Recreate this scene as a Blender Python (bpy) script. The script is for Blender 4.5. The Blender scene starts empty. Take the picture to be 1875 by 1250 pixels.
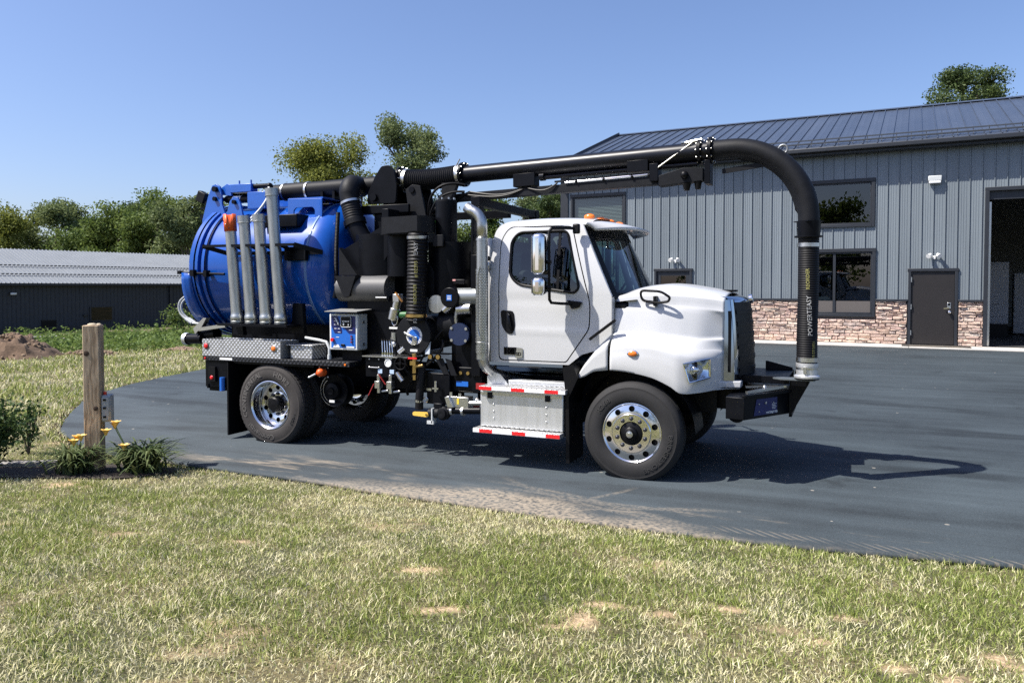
import bpy, bmesh, math, random
import numpy as np
from mathutils import Vector, Matrix, Euler
R = math.radians
rng = random.Random(7)
nrg = np.random.default_rng(11)
scene = bpy.context.scene
C = scene.collection

# ------------------------------------------------------------------ camera
HEAD = math.atan2(.4013, .916)                 # heading of the view, left of +Y
cam = bpy.data.cameras.new('camera')
cam.sensor_width = 36; cam.lens = 1408 / 1875 * 36
cam.shift_y = -(625 - 569.2) / 1875
cam.clip_start = .05; cam.clip_end = 2000
co = bpy.data.objects.new('camera', cam); C.objects.link(co)
co.location = (2.11, -9.185, 2.07)
co.rotation_euler = (R(90 - 1.8), 0, HEAD)
scene.camera = co

# ------------------------------------------------------------------ sky, sun, exposure
SUN = Vector((-.58, -.46, 1)).normalized()     # towards the sun
elev = math.asin(SUN.z)
world = bpy.data.worlds.new('World'); scene.world = world; world.use_nodes = True
wn = world.node_tree.nodes; wl = world.node_tree.links
sky = wn.new('ShaderNodeTexSky'); sky.sky_type = 'NISHITA'; sky.sun_disc = False
sky.sun_elevation = elev; sky.sun_rotation = math.atan2(SUN.x, SUN.y)
sky.air_density = 1.0; sky.dust_density = 1.5; sky.ozone_density = 10.0
wn['Background'].inputs['Strength'].default_value = .114
tn = wn.new('ShaderNodeMix'); tn.data_type = 'RGBA'; tn.blend_type = 'MULTIPLY'; tn.inputs[0].default_value = 1; tn.inputs[7].default_value = (1.22, 1.0, .94, 1)
wl.new(sky.outputs[0], tn.inputs[6]); wl.new(tn.outputs[2], wn['Background'].inputs['Color'])
sl = bpy.data.lights.new('sun', 'SUN'); sl.energy = 5.0; sl.angle = R(.53); sl.color = (1, .955, .88)
so = bpy.data.objects.new('sun', sl); C.objects.link(so)
so.rotation_euler = (-SUN).to_track_quat('-Z', 'Y').to_euler(); so.location = (0, -6, 30)
vs = scene.view_settings
vs.view_transform = 'Standard'; vs.look = 'None'; vs.exposure = .78; vs.gamma = 1; vs.use_curve_mapping = False
scene.render.film_transparent = False
scene.cycles.max_bounces = 8; scene.cycles.transparent_max_bounces = 12
scene.cycles.use_denoising = False; scene.cycles.sample_clamp_indirect = 3
scene.cycles.caustics_reflective = False; scene.cycles.caustics_refractive = False; scene.cycles.blur_glossy = .6

# ------------------------------------------------------------------ materials
MATS = {}
def mat(name, col, rough=.5, metal=0, coat=0, var=0, vscale=4, bump=0, bscale=60, spec=.5, stretch=None, col2=None, rvar=0, orand=0):
    if name in MATS: return MATS[name]
    m = bpy.data.materials.new(name); m.use_nodes = True
    nt = m.node_tree; n = nt.nodes; l = nt.links; b = n['Principled BSDF']
    b.inputs['Base Color'].default_value = (*col, 1); b.inputs['Roughness'].default_value = rough
    b.inputs['Metallic'].default_value = metal; b.inputs['Coat Weight'].default_value = coat
    b.inputs['Coat Roughness'].default_value = .04; b.inputs['Specular IOR Level'].default_value = spec
    if var or bump or rvar:
        tc = n.new('ShaderNodeTexCoord'); mp = n.new('ShaderNodeMapping'); l.new(tc.outputs['Object'], mp.inputs[0])
        if stretch: mp.inputs['Scale'].default_value = stretch
    if var or rvar:
        no = n.new('ShaderNodeTexNoise'); no.inputs['Scale'].default_value = vscale; no.inputs['Detail'].default_value = 6
        no.inputs['Roughness'].default_value = .62; l.new(mp.outputs[0], no.inputs['Vector'])
        rp = n.new('ShaderNodeValToRGB'); rp.color_ramp.elements[0].position = .3; rp.color_ramp.elements[1].position = .72
        c2 = col2 or tuple(min(1, c * (1 + var)) for c in col); c1 = tuple(c * (1 - var) for c in col) if not col2 else col
        rp.color_ramp.elements[0].color = (*c1, 1); rp.color_ramp.elements[1].color = (*c2, 1)
        l.new(no.outputs[0], rp.inputs[0])
        if var: l.new(rp.outputs[0], b.inputs['Base Color'])
        if rvar:
            mr = n.new('ShaderNodeMapRange'); mr.inputs[3].default_value = max(.02, rough - rvar); mr.inputs[4].default_value = rough + rvar
            l.new(no.outputs[0], mr.inputs[0]); l.new(mr.outputs[0], b.inputs['Roughness'])
    if bump:
        nb = n.new('ShaderNodeTexNoise'); nb.inputs['Scale'].default_value = bscale; nb.inputs['Detail'].default_value = 4
        l.new(mp.outputs[0], nb.inputs['Vector'])
        bp = n.new('ShaderNodeBump'); bp.inputs['Strength'].default_value = bump; bp.inputs['Distance'].default_value = .01
        l.new(nb.outputs[0], bp.inputs['Height']); l.new(bp.outputs[0], b.inputs['Normal'])
    if orand:
        oi = n.new('ShaderNodeObjectInfo'); mr2 = n.new('ShaderNodeMapRange'); mr2.inputs[3].default_value = 1 - orand; mr2.inputs[4].default_value = 1 + orand; l.new(oi.outputs['Random'], mr2.inputs[0])
        vm = n.new('ShaderNodeVectorMath'); vm.operation = 'SCALE'; l.new(b.inputs['Base Color'].links[0].from_socket, vm.inputs[0]); l.new(mr2.outputs[0], vm.inputs['Scale']); l.new(vm.outputs[0], b.inputs['Base Color'])
    MATS[name] = m; return m

def plate_mat(name, col, metal, rough):
    """raised diamond tread plate"""
    m = mat(name, col, rough, metal, var=.12, vscale=9)
    n = m.node_tree.nodes; l = m.node_tree.links; b = n['Principled BSDF']
    tc = n.new('ShaderNodeTexCoord'); sp = n.new('ShaderNodeSeparateXYZ'); l.new(tc.outputs['Object'], sp.inputs[0])
    def M(op, a, c):
        k = n.new('ShaderNodeMath'); k.operation = op
        for i, v in enumerate((a, c)):
            if v is None: continue
            if isinstance(v, (int, float)): k.inputs[i].default_value = v
            else: l.new(v, k.inputs[i])
        return k.outputs[0]
    yz = M('ADD', sp.outputs[1], sp.outputs[2])
    p = M('MULTIPLY', M('ADD', sp.outputs[0], yz), 52); q = M('MULTIPLY', M('SUBTRACT', sp.outputs[0], yz), 52)
    s1 = M('MULTIPLY', M('SINE', p, None), M('SINE', q, None))
    h = M('POWER', M('ABSOLUTE', s1, None), 1.6)
    src = b.inputs['Base Color'].links[0].from_socket; mm = n.new('ShaderNodeMix'); mm.data_type = 'RGBA'; mm.blend_type = 'MULTIPLY'; mm.inputs[0].default_value = 1; l.new(src, mm.inputs[6])
    rr = n.new('ShaderNodeMapRange'); rr.inputs[1].default_value = .1; rr.inputs[2].default_value = .55; rr.inputs[3].default_value = .62; rr.inputs[4].default_value = 1.15; l.new(h, rr.inputs[0]); cc = n.new('ShaderNodeCombineXYZ')
    for i in range(3): l.new(rr.outputs[0], cc.inputs[i])
    l.new(cc.outputs[0], mm.inputs[7]); l.new(mm.outputs[2], b.inputs['Base Color'])
    bp = n.new('ShaderNodeBump'); bp.inputs['Strength'].default_value = .75; bp.inputs['Distance'].default_value = .006
    l.new(h, bp.inputs['Height']); l.new(bp.outputs[0], b.inputs['Normal'])
    return m

def glass_mat(name, tint, refl=1.0, rough=.0, dark=1.0):
    m = bpy.data.materials.new(name); m.use_nodes = True; n = m.node_tree.nodes; l = m.node_tree.links
    n.remove(n['Principled BSDF'])
    t = n.new('ShaderNodeBsdfTransparent'); t.inputs[0].default_value = (*tint, 1)
    g = n.new('ShaderNodeBsdfGlossy'); g.inputs['Roughness'].default_value = rough
    f = n.new('ShaderNodeFresnel'); f.inputs[0].default_value = 1.5
    k = n.new('ShaderNodeMath'); k.operation = 'MULTIPLY_ADD'; k.inputs[1].default_value = refl; k.inputs[2].default_value = .02
    x = n.new('ShaderNodeMixShader'); l.new(f.outputs[0], k.inputs[0]); l.new(k.outputs[0], x.inputs[0])
    l.new(t.outputs[0], x.inputs[1]); l.new(g.outputs[0], x.inputs[2]); l.new(x.outputs[0], n['Material Output'].inputs[0])
    MATS[name] = m; return m

WHITE = mat('white_paint', (.56, .565, .57), .3, coat=.5, var=.02, vscale=3)
BLUE = mat('blue_paint', (.003, .072, .37), .38, metal=.0, coat=.6, var=.14, vscale=2.5, rvar=.06, spec=.2)
BLUEL = mat('blue_paint_flat', (.008, .09, .42), .36, coat=.5, var=.08, vscale=5)
BLACK = mat('black_paint', (.0035, .004, .006), .38, var=.35, vscale=6, bump=.05, bscale=90, spec=.14)
BLACKR = mat('black_textured', (.0065, .0072, .0095), .55, var=.3, vscale=12, bump=.15, bscale=220, spec=.2)
BOOM = mat('boom_gloss', (.005, .006, .010), .34, var=.4, vscale=4, rvar=.1, spec=.3)
PLASTIC = mat('black_plastic', (.004, .004, .005), .45, spec=.2)
RUBBER = mat('tyre_rubber', (.014, .0135, .014), .78, var=.25, vscale=7, bump=.1, bscale=150)
RUBBERD = mat('tyre_rubber_dusty', (.034, .030, .028), .85, var=.3, vscale=5, bump=.12, bscale=150)
RUBBERL = mat('tyre_letter', (.105, .098, .09), .8)
HOSE = mat('hose_rubber', (.0055, .0055, .007), .55, spec=.25, var=.2, vscale=20)
CHROME = mat('chrome', (.82, .84, .86), .06, 1)
SCHROME = mat('sky_tinted_chrome', (.40, .46, .54), .09, 1)  # chrome with the dark blue of a reflected sky put into its colour
ALU = mat('polished_aluminium', (.80, .80, .80), .15, 1, var=.05, vscale=12, rvar=.06)
ALUB = mat('brushed_aluminium', (.70, .71, .72), .38, .72, var=.07, vscale=20, stretch=(1, 1, .1), rvar=.08)
GALV = mat('galvanised_pipe', (.47, .48, .46), .42, 1, var=.22, vscale=9, stretch=(1, 1, .18), rvar=.12)
STACK = mat('stack_steel', (.50, .51, .50), .34, 1, var=.08, vscale=20, stretch=(1, 1, .1), rvar=.08)
STEEL = mat('zinc_fitting', (.62, .62, .60), .32, 1, var=.1, vscale=30)
PLATE = plate_mat('diamond_plate', (.60, .60, .59), .55, .36)
PLATEK = plate_mat('diamond_plate_black', (.012, .013, .016), 0, .42)
ORANGE = mat('orange_paint', (.80, .12, .02), .45, var=.1, vscale=12)
AMBER = mat('amber_lens', (.85, .20, .02), .18, coat=.6)
REDL = mat('red_lens', (.70, .012, .015), .16, coat=.6)
REDT = mat('red_tape', (.72, .02, .025), .35)
WHTT = mat('white_tape', (.78, .78, .80), .35)
YELLOW = mat('yellow_grip', (.82, .52, .09), .45)
TAN = mat('brown_grip', (.42, .19, .04), .5)
REDH = mat('red_handle', (.30, .02, .02), .45)
GREEN = mat('green_paint', (.10, .45, .05), .5)
LGREEN = mat('dark_green_paint', (.02, .12, .03), .5)
LBLUE = mat('decal_blue', (.015, .13, .52), .35)
NAVY = mat('decal_navy', (.006, .012, .10), .35)
LGREY = mat('light_grey_case', (.55, .57, .57), .45, var=.04, vscale=10)
PRINTW = mat('white_print', (.8, .8, .78), .5)
PRINTG = mat('worn_white_print', (.42, .42, .41), .6)
PRINTY = mat('yellow_print', (.36, .34, .11), .6)
BRASS = mat('brass', (.62, .42, .16), .3, 1)
SEAT = mat('seat_fabric', (.03, .03, .035), .9)
GLASS = glass_mat('vehicle_glass', (.30, .42, .40), 1.5)
WSHIELD = glass_mat('windscreen_glass', (.36, .50, .50), 1.3)
BGLASS = glass_mat('building_glass', (.46, .52, .51), 1.9)
LENS = glass_mat('lamp_lens', (.95, .97, 1), .8)

# ------------------------------------------------------------------ mesh helpers
class MB:
    def __init__(s): s.v = []; s.f = []
    def add(s, vs, fs):
        o = len(s.v); s.v += [tuple(v) for v in vs]; s.f += [tuple(i + o for i in f) for f in fs]; return s
    def box(s, x0, x1, y0, y1, z0, z1, mtx=None):
        vs = [(x, y, z) for x in (x0, x1) for y in (y0, y1) for z in (z0, z1)]
        if mtx: vs = [mtx @ Vector(v) for v in vs]
        return s.add(vs, [(0, 1, 3, 2), (4, 6, 7, 5), (0, 4, 5, 1), (2, 3, 7, 6), (0, 2, 6, 4), (1, 5, 7, 3)])
    def obox(s, a, b, w, h, up=(0, 0, 1)):
        """bar from a to b, w across, h along up"""
        a = Vector(a); b = Vector(b); d = (b - a).normalized(); u = Vector(up); x = d.cross(u).normalized(); u = x.cross(d)
        vs = [p + x * (w / 2 * i) + u * (h / 2 * j) for p in (a, b) for i, j in ((-1, -1), (1, -1), (1, 1), (-1, 1))]
        return s.add(vs, [(0, 1, 2, 3), (7, 6, 5, 4), (0, 4, 5, 1), (1, 5, 6, 2), (2, 6, 7, 3), (3, 7, 4, 0)])
    def frame(s, d):
        d = Vector(d).normalized(); u = Vector((0, 0, 1)) if abs(d.z) < .9 else Vector((1, 0, 0))
        x = d.cross(u).normalized(); return d, x, d.cross(x)
    def cyl(s, a, b, r, r2=None, n=20, cap=True):
        return s.tube([a, b], r, n, [r, r if r2 is None else r2], cap)
    def tube(s, pts, r, n=12, radii=None, cap=True, closed=False):
        P = [Vector(p) for p in pts]; N = len(P); o = len(s.v)
        d, x, y = s.frame(P[1] - P[0]); vs = []
        for i, p in enumerate(P):
            if closed: t = (P[(i + 1) % N] - P[i - 1]).normalized()
            elif i == 0: t = (P[1] - P[0]).normalized()
            elif i == N - 1: t = (P[-1] - P[-2]).normalized()
            else: t = ((P[i + 1] - p).normalized() + (p - P[i - 1]).normalized()).normalized()
            x = (x - t * x.dot(t)).normalized(); y = t.cross(x); rr = radii[i] if radii else r
            vs += [p + (x * math.cos(2 * math.pi * k / n) + y * math.sin(2 * math.pi * k / n)) * rr for k in range(n)]
        fs = [(i * n + k, i * n + (k + 1) % n, (i + 1) * n + (k + 1) % n, (i + 1) * n + k) for i in range(N - 1) for k in range(n)]
        if closed: fs += [((N - 1) * n + k, (N - 1) * n + (k + 1) % n, (k + 1) % n, k) for k in range(n)]
        elif cap: fs += [tuple(reversed(range(n))), tuple((N - 1) * n + k for k in range(n))]
        return s.add(vs, fs)
    def lathe(s, o, axis, prof, n=32, cap=False):
        d, x, y = s.frame(axis); o = Vector(o)
        vs = [o + d * h + (x * math.cos(2 * math.pi * k / n) + y * math.sin(2 * math.pi * k / n)) * r for r, h in prof for k in range(n)]
        N = len(prof)
        fs = [(i * n + k, i * n + (k + 1) % n, (i + 1) * n + (k + 1) % n, (i + 1) * n + k) for i in range(N - 1) for k in range(n)]
        if cap: fs += [tuple(reversed(range(n))), tuple((N - 1) * n + k for k in range(n))]
        return s.add(vs, fs)
    def prism(s, poly, axis, a, b):
        def P(u, v, w): return {'Y': (u, w, v), 'X': (w, u, v), 'Z': (u, v, w)}[axis]
        n = len(poly); vs = [P(u, v, a) for u, v in poly] + [P(u, v, b) for u, v in poly]
        return s.add(vs, [tuple(range(n)), tuple(reversed(range(n, 2 * n)))] + [(i, (i + 1) % n, n + (i + 1) % n, n + i) for i in range(n)])
    def sphere(s, c, r, n=12, m=8, sc=(1, 1, 1)):
        c = Vector(c); vs = []
        for i in range(m + 1):
            t = math.pi * i / m
            for k in range(n):
                p = 2 * math.pi * k / n
                vs.append(c + Vector((r * sc[0] * math.sin(t) * math.cos(p), r * sc[1] * math.sin(t) * math.sin(p), r * sc[2] * math.cos(t))))
        return s.add(vs, [(i * n + k, i * n + (k + 1) % n, (i + 1) * n + (k + 1) % n, (i + 1) * n + k) for i in range(m) for k in range(n)])
    def grid(s, fn, nu, nv):
        vs = [fn(i / nu, j / nv) for i in range(nu + 1) for j in range(nv + 1)]; w = nv + 1
        return s.add(vs, [(i * w + j, (i + 1) * w + j, (i + 1) * w + j + 1, i * w + j + 1) for i in range(nu) for j in range(nv)])
    def mesh(s, name, m, ang=38, merge=False, off=None):
        me = bpy.data.meshes.new(name)
        v = [Vector(p) - off for p in s.v] if off else s.v
        me.from_pydata(v, [], s.f)
        bm = bmesh.new(); bm.from_mesh(me)
        if merge: bmesh.ops.remove_doubles(bm, verts=bm.verts, dist=1e-5)
        bmesh.ops.recalc_face_normals(bm, faces=bm.faces); bm.to_mesh(me); bm.free()
        if m: me.materials.append(m)
        if ang: me.shade_smooth(); me.set_sharp_from_angle(angle=R(ang))
        return me
    def obj(s, name, m, parent=None, bev=0, ang=38, merge=False, sol=0):
        off = root_of(parent)
        return link(name, s.mesh(name, m, ang, merge, off), parent, bev, sol)

def PS(mb, name, m, parent=None, **k):
    """like P, but each loose piece becomes an object of its own"""
    par = list(range(len(mb.v)))
    def find(a):
        while par[a] != a: par[a] = par[par[a]]; a = par[a]
        return a
    for f in mb.f:
        for i in f[1:]: par[find(i)] = find(f[0])
    grp = {}
    for f in mb.f: grp.setdefault(find(f[0]), []).append(f)
    first = None
    for fs in grp.values():
        q = MB(); ids = sorted({i for f in fs for i in f}); ix = {i: j for j, i in enumerate(ids)}
        q.v = [mb.v[i] for i in ids]; q.f = [tuple(ix[i] for i in f) for f in fs]
        o = q.obj(name, m, parent or TR, **k); first = first or o
    return first
ORI = {}
def root_of(o):
    if o is None: return None
    while o.parent: o = o.parent
    return Vector(o.location) if o.name in ORI else None
def link(name, me, parent=None, bev=0, sol=0):
    o = bpy.data.objects.new(name, me); C.objects.link(o)
    if parent: o.parent = parent
    if sol:
        k = o.modifiers.new('s', 'SOLIDIFY'); k.thickness = sol; k.offset = -1
    if bev:
        k = o.modifiers.new('b', 'BEVEL'); k.width = bev; k.segments = 2; k.limit_method = 'ANGLE'; k.angle_limit = R(40)
    return o
def tag(o, label, cat, group=None, kind=None):
    o['label'] = label; o['category'] = cat
    if group: o['group'] = group
    if kind: o['kind'] = kind
    return o
def thing(name, label, cat, loc=(0, 0, 0), group=None, rel=False):
    """an Empty at the thing's base; rel=False: parts are given in world coordinates"""
    o = bpy.data.objects.new(name, None); C.objects.link(o); o.location = loc; o.empty_display_size = .2
    if not rel: ORI[o.name] = 1
    return tag(o, label, cat, group)
def struct(o): o['kind'] = 'structure'; return o
def dup(o, parent=None):
    c = o.copy(); C.objects.link(c)
    if parent: c.parent = parent
    for ch in list(o.children): dup(ch, c)
    return c
def B(*a): return MB().box(*a)
def interp(tab, x):
    """rows (x, a, b, ...) -> smooth interpolation"""
    t = np.array(tab, float)
    if x <= t[0, 0]: return t[0, 1:]
    if x >= t[-1, 0]: return t[-1, 1:]
    i = int(np.searchsorted(t[:, 0], x)) - 1; i = max(0, min(len(t) - 2, i))
    h = t[i + 1, 0] - t[i, 0]; u = (x - t[i, 0]) / h
    def slope(j):
        a = max(0, j - 1); b = min(len(t) - 1, j + 1); return (t[b, 1:] - t[a, 1:]) / (t[b, 0] - t[a, 0])
    m0, m1 = slope(i) * h, slope(i + 1) * h
    return ((2 * u**3 - 3 * u**2 + 1) * t[i, 1:] + (u**3 - 2 * u**2 + u) * m0 + (-2 * u**3 + 3 * u**2) * t[i + 1, 1:] + (u**3 - u**2) * m1)
def rounded(poly, r, k=4):
    """round the corners of a 2-D polygon; r may be a list"""
    out = []; n = len(poly)
    for i, p in enumerate(poly):
        p = Vector(p); a = Vector(poly[i - 1]) - p; b = Vector(poly[(i + 1) % n]) - p
        rr = r[i] if isinstance(r, (list, tuple)) else r
        rr = min(rr, a.length * .49, b.length * .49)
        if rr <= 1e-4: out.append(tuple(p)); continue
        p0 = p + a.normalized() * rr; p1 = p + b.normalized() * rr
        for j in range(k + 1):
            t = j / k; out.append(tuple(p0 * (1 - t)**2 + p * 2 * t * (1 - t) + p1 * t * t))
    return out
def panel(outer, holes, cu, cv, fn):
    """flat panel with holes, cut along a lattice and mapped through fn(u, v)"""
    bm = bmesh.new(); edges = []
    for loop in [outer] + holes:
        vs = [bm.verts.new((p[0], p[1], 0)) for p in loop]
        edges += [bm.edges.new((vs[i], vs[(i + 1) % len(vs)])) for i in range(len(vs))]
    bmesh.ops.triangle_fill(bm, use_beauty=True, edges=edges)
    for ax, cuts in ((0, cu), (1, cv)):
        for c in cuts:
            co_ = (c, 0, 0) if ax == 0 else (0, c, 0); no = (1, 0, 0) if ax == 0 else (0, 1, 0)
            bmesh.ops.bisect_plane(bm, geom=bm.verts[:] + bm.edges[:] + bm.faces[:], plane_co=co_, plane_no=no, dist=1e-5)
    bm.verts.index_update(); m = MB()
    m.add([fn(v.co.x, v.co.y) for v in bm.verts], [tuple(v.index for v in f.verts) for f in bm.faces]); bm.free()
    return m
def lin(a, b, n): return [a + (b - a) * i / (n - 1) for i in range(n)]
def text_mesh(txt, size, depth=.002, res=3, bold=0):
    cu = bpy.data.curves.new('t', 'FONT'); cu.body = txt; cu.size = size; cu.extrude = depth; cu.resolution_u = res; cu.offset = bold
    o = bpy.data.objects.new('t', cu); C.objects.link(o)
    dg = bpy.context.evaluated_depsgraph_get(); me = bpy.data.meshes.new_from_object(o.evaluated_get(dg))
    vs = [tuple(v.co) for v in me.vertices]; fs = [tuple(p.vertices) for p in me.polygons]
    bpy.data.objects.remove(o); bpy.data.curves.remove(cu); bpy.data.meshes.remove(me)
    return vs, fs
def arc_path(c, a0, a1, r, n, ex, ez):
    ex = Vector(ex); ez = Vector(ez); c = Vector(c)
    return [c + ex * (r * math.cos(a0 + (a1 - a0) * i / n)) + ez * (r * math.sin(a0 + (a1 - a0) * i / n)) for i in range(n + 1)]
def bez(p0, p1, p2, p3, n=16):
    p0, p1, p2, p3 = map(Vector, (p0, p1, p2, p3))
    return [p0 * (1 - t)**3 + p1 * 3 * t * (1 - t)**2 + p2 * 3 * t * t * (1 - t) + p3 * t**3 for t in [i / n for i in range(n + 1)]]
def ribbed(path, r, pitch, depth, n=24):
    """corrugated hose along a path"""
    P = [Vector(p) for p in path]; L = [0]
    for i in range(1, len(P)): L.append(L[-1] + (P[i] - P[i - 1]).length)
    k = max(2, int(L[-1] / pitch)); m = k * 4; pts = []; rad = []
    for i in range(m + 1):
        s = L[-1] * i / m; j = min(len(P) - 2, max(0, int(np.searchsorted(L, s)) - 1)); t = (s - L[j]) / (L[j + 1] - L[j])
        pts.append(P[j].lerp(P[j + 1], t)); rad.append(r - depth * (0, .5, 1, .5)[i % 4])
    return MB().tube(pts, r, n, rad)

# value noise for layout
_NG = np.random.default_rng(5).random((256, 256))
def vnoise(x, y):
    xi = np.floor(x).astype(int); yi = np.floor(y).astype(int); fx = x - xi; fy = y - yi
    fx = fx * fx * (3 - 2 * fx); fy = fy * fy * (3 - 2 * fy)
    g = lambda a, b: _NG[a % 256, b % 256]
    return (g(xi, yi) * (1 - fx) + g(xi + 1, yi) * fx) * (1 - fy) + (g(xi, yi + 1) * (1 - fx) + g(xi + 1, yi + 1) * fx) * fy
def fbm(x, y, o=4):
    s = 0; a = .5
    for i in range(o): s = s + a * vnoise(x * 2**i + 17 * i, y * 2**i + 31 * i); a *= .5
    return s / (1 - .5**o)

# ================================================================== terrain
def sst(t): t = np.clip(t, 0, 1); return t * t * (3 - 2 * t)
def H(x, y):
    x = np.asarray(x, float); y = np.asarray(y, float)
    return (-.04 + .082 * np.clip(-2.66 - y, 0, 7.5) + .255 * sst((y - 3) / 12.2) * sst((x + 22) / 9) - .021 * np.clip(-10 - x, 0, 60)
            + .05 * (fbm(x * .5, y * .5) - .5) * sst((-2.9 - y) / .8) + .12 * (fbm(x * .12 + 9, y * .12) - .5) * sst((-13 - x) / 6))
def Hf(x, y): return float(H(x, y))
EDGE = [(60, -1.2), (12, -2.0), (6, -2.35), (3.32, -2.5), (1.92, -2.68), (1.09, -2.76), (-.71, -2.74), (-2.19, -2.66), (-3.63, -2.58), (-5.24, -2.54),
        (-6.3, -2.5), (-7.28, -2.22), (-8.22, -1.72), (-9.01, -1.10), (-10.55, .36), (-11.5, 1.55), (-12.11, 2.71), (-12.6, 4.0), (-12.9, 5.43), (-13.2, 9),
        (-12.6, 13), (-11.2, 16), (-8.7, 17.25), (60, 12.6)]
EA = np.array(EDGE)
def inside(x, y):
    x = np.asarray(x); y = np.asarray(y); r = np.zeros(x.shape, bool); n = len(EA)
    for i in range(n):
        (x1, y1), (x2, y2) = EA[i - 1], EA[i]
        c = (y1 > y) != (y2 > y)
        r ^= c & (x < (x2 - x1) * (y - y1) / (y2 - y1 + 1e-12) + x1)
    return r
PATCH = [(-3.09, -5.05, .28, .1), (-2.08, -4.73, .3, .08), (-.58, -4.72, .28, .06), (.68, -5.13, .2, .09), (1.35, -4.45, .42, .1), (1.75, -4.7, .3, .09),
         (2.53, -5.1, .4, .12), (-.05, -5.35, .2, .05), (1.1, -4.75, .3, .08), (2.1, -4.3, .25, .06), (-5.0, -3.9, .3, .1), (-1.2, -3.6, .2, .05), (2.9, -4.6, .3, .08), (-4.2, -5.3, .35, .09), (-.9, -6.1, .2, .07)]
def bare(x, y):
    """1 where sand shows through the lawn"""
    b = np.zeros(np.shape(x)); wob = fbm(x * 4, y * 4)
    for px, py, a, c in PATCH:
        d = np.sqrt(((x - px) / (a * .72))**2 + ((y - py) / (c * 1.25))**2) + (wob - .5) * 3.2
        b = np.maximum(b, sst((1.15 - d) / .5))
    b = b * sst((fbm(x * 8 + 3, y * 8) - .36) / .2)
    return np.maximum(b, sst((fbm(x * 1.3 + 40, y * 1.3) - .70) / .12) * .55 * sst((fbm(x * 10, y * 10) - .4) / .2))

def terrain():
    xs = np.unique(np.concatenate([np.linspace(-700, -60, 14), np.linspace(-60, -14, 70), np.linspace(-14, 8, 180), np.linspace(8, 40, 50), np.linspace(40, 700, 14)]))
    ys = np.unique(np.concatenate([np.linspace(-700, -20, 14), np.linspace(-20, -9, 26), np.linspace(-9, 0, 90), np.linspace(0, 20, 60), np.linspace(20, 70, 40), np.linspace(70, 900, 14)]))
    X, Y = np.meshgrid(xs, ys, indexing='ij'); Z = H(X, Y)
    ins = inside(X, Y); Z = np.where(ins, Z - .05, Z + .012)
    n, m = X.shape; v = np.stack([X, Y, Z], -1).reshape(-1, 3)
    i, j = np.meshgrid(np.arange(n - 1), np.arange(m - 1), indexing='ij'); a = (i * m + j).ravel()
    f = np.stack([a, a + m, a + m + 1, a + 1], -1)
    me = bpy.data.meshes.new('ground'); me.from_pydata(v.tolist(), [], f.tolist()); me.shade_smooth()
    at = me.attributes.new('bare', 'FLOAT', 'POINT'); at.data.foreach_set('value', bare(X, Y).ravel())
    mt = bpy.data.materials.new('lawn_soil'); mt.use_nodes = True; nt = mt.node_tree; nn = nt.nodes; l = nt.links; b = nn['Principled BSDF']; b.inputs['Roughness'].default_value = .95
    tc = nn.new('ShaderNodeTexCoord')
    n1 = nn.new('ShaderNodeTexNoise'); n1.inputs['Scale'].default_value = 1.1; n1.inputs['Detail'].default_value = 8; l.new(tc.outputs['Object'], n1.inputs[0])
    n2 = nn.new('ShaderNodeTexNoise'); n2.inputs['Scale'].default_value = 38; n2.inputs['Detail'].default_value = 6; l.new(tc.outputs['Object'], n2.inputs[0])
    r1 = nn.new('ShaderNodeValToRGB'); r1.color_ramp.elements[0].position = .35; r1.color_ramp.elements[1].position = .68
    r1.color_ramp.elements[0].color = (.055, .06, .02, 1); r1.color_ramp.elements[1].color = (.15, .125, .06, 1); l.new(n1.outputs[0], r1.inputs[0])
    r2 = nn.new('ShaderNodeValToRGB'); r2.color_ramp.elements[0].position = .3; r2.color_ramp.elements[1].position = .7
    r2.color_ramp.elements[0].color = (.45, .45, .45, 1); r2.color_ramp.elements[1].color = (1.35, 1.3, 1.2, 1); l.new(n2.outputs[0], r2.inputs[0])
    mu = nn.new('ShaderNodeMix'); mu.data_type = 'RGBA'; mu.blend_type = 'MULTIPLY'; mu.inputs[0].default_value = 1; l.new(r1.outputs[0], mu.inputs[6]); l.new(r2.outputs[0], mu.inputs[7])
    aa = nn.new('ShaderNodeAttribute'); aa.attribute_name = 'bare'
    r3 = nn.new('ShaderNodeValToRGB'); r3.color_ramp.elements[0].position = .25; r3.color_ramp.elements[1].position = .75
    r3.color_ramp.elements[0].color = (.40, .27, .15, 1); r3.color_ramp.elements[1].color = (.58, .44, .28, 1); l.new(n2.outputs[0], r3.inputs[0])
    mx = nn.new('ShaderNodeMix'); mx.data_type = 'RGBA'; l.new(aa.outputs['Fac'], mx.inputs[0]); l.new(mu.outputs[2], mx.inputs[6]); l.new(r3.outputs[0], mx.inputs[7])
    l.new(mx.outputs[2], b.inputs['Base Color'])
    bp = nn.new('ShaderNodeBump'); bp.inputs['Strength'].default_value = .8; bp.inputs['Distance'].default_value = .03; l.new(n2.outputs[0], bp.inputs['Height']); l.new(bp.outputs[0], b.inputs['Normal'])
    me.materials.append(mt)
    struct(link('ground', me))
terrain()

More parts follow.
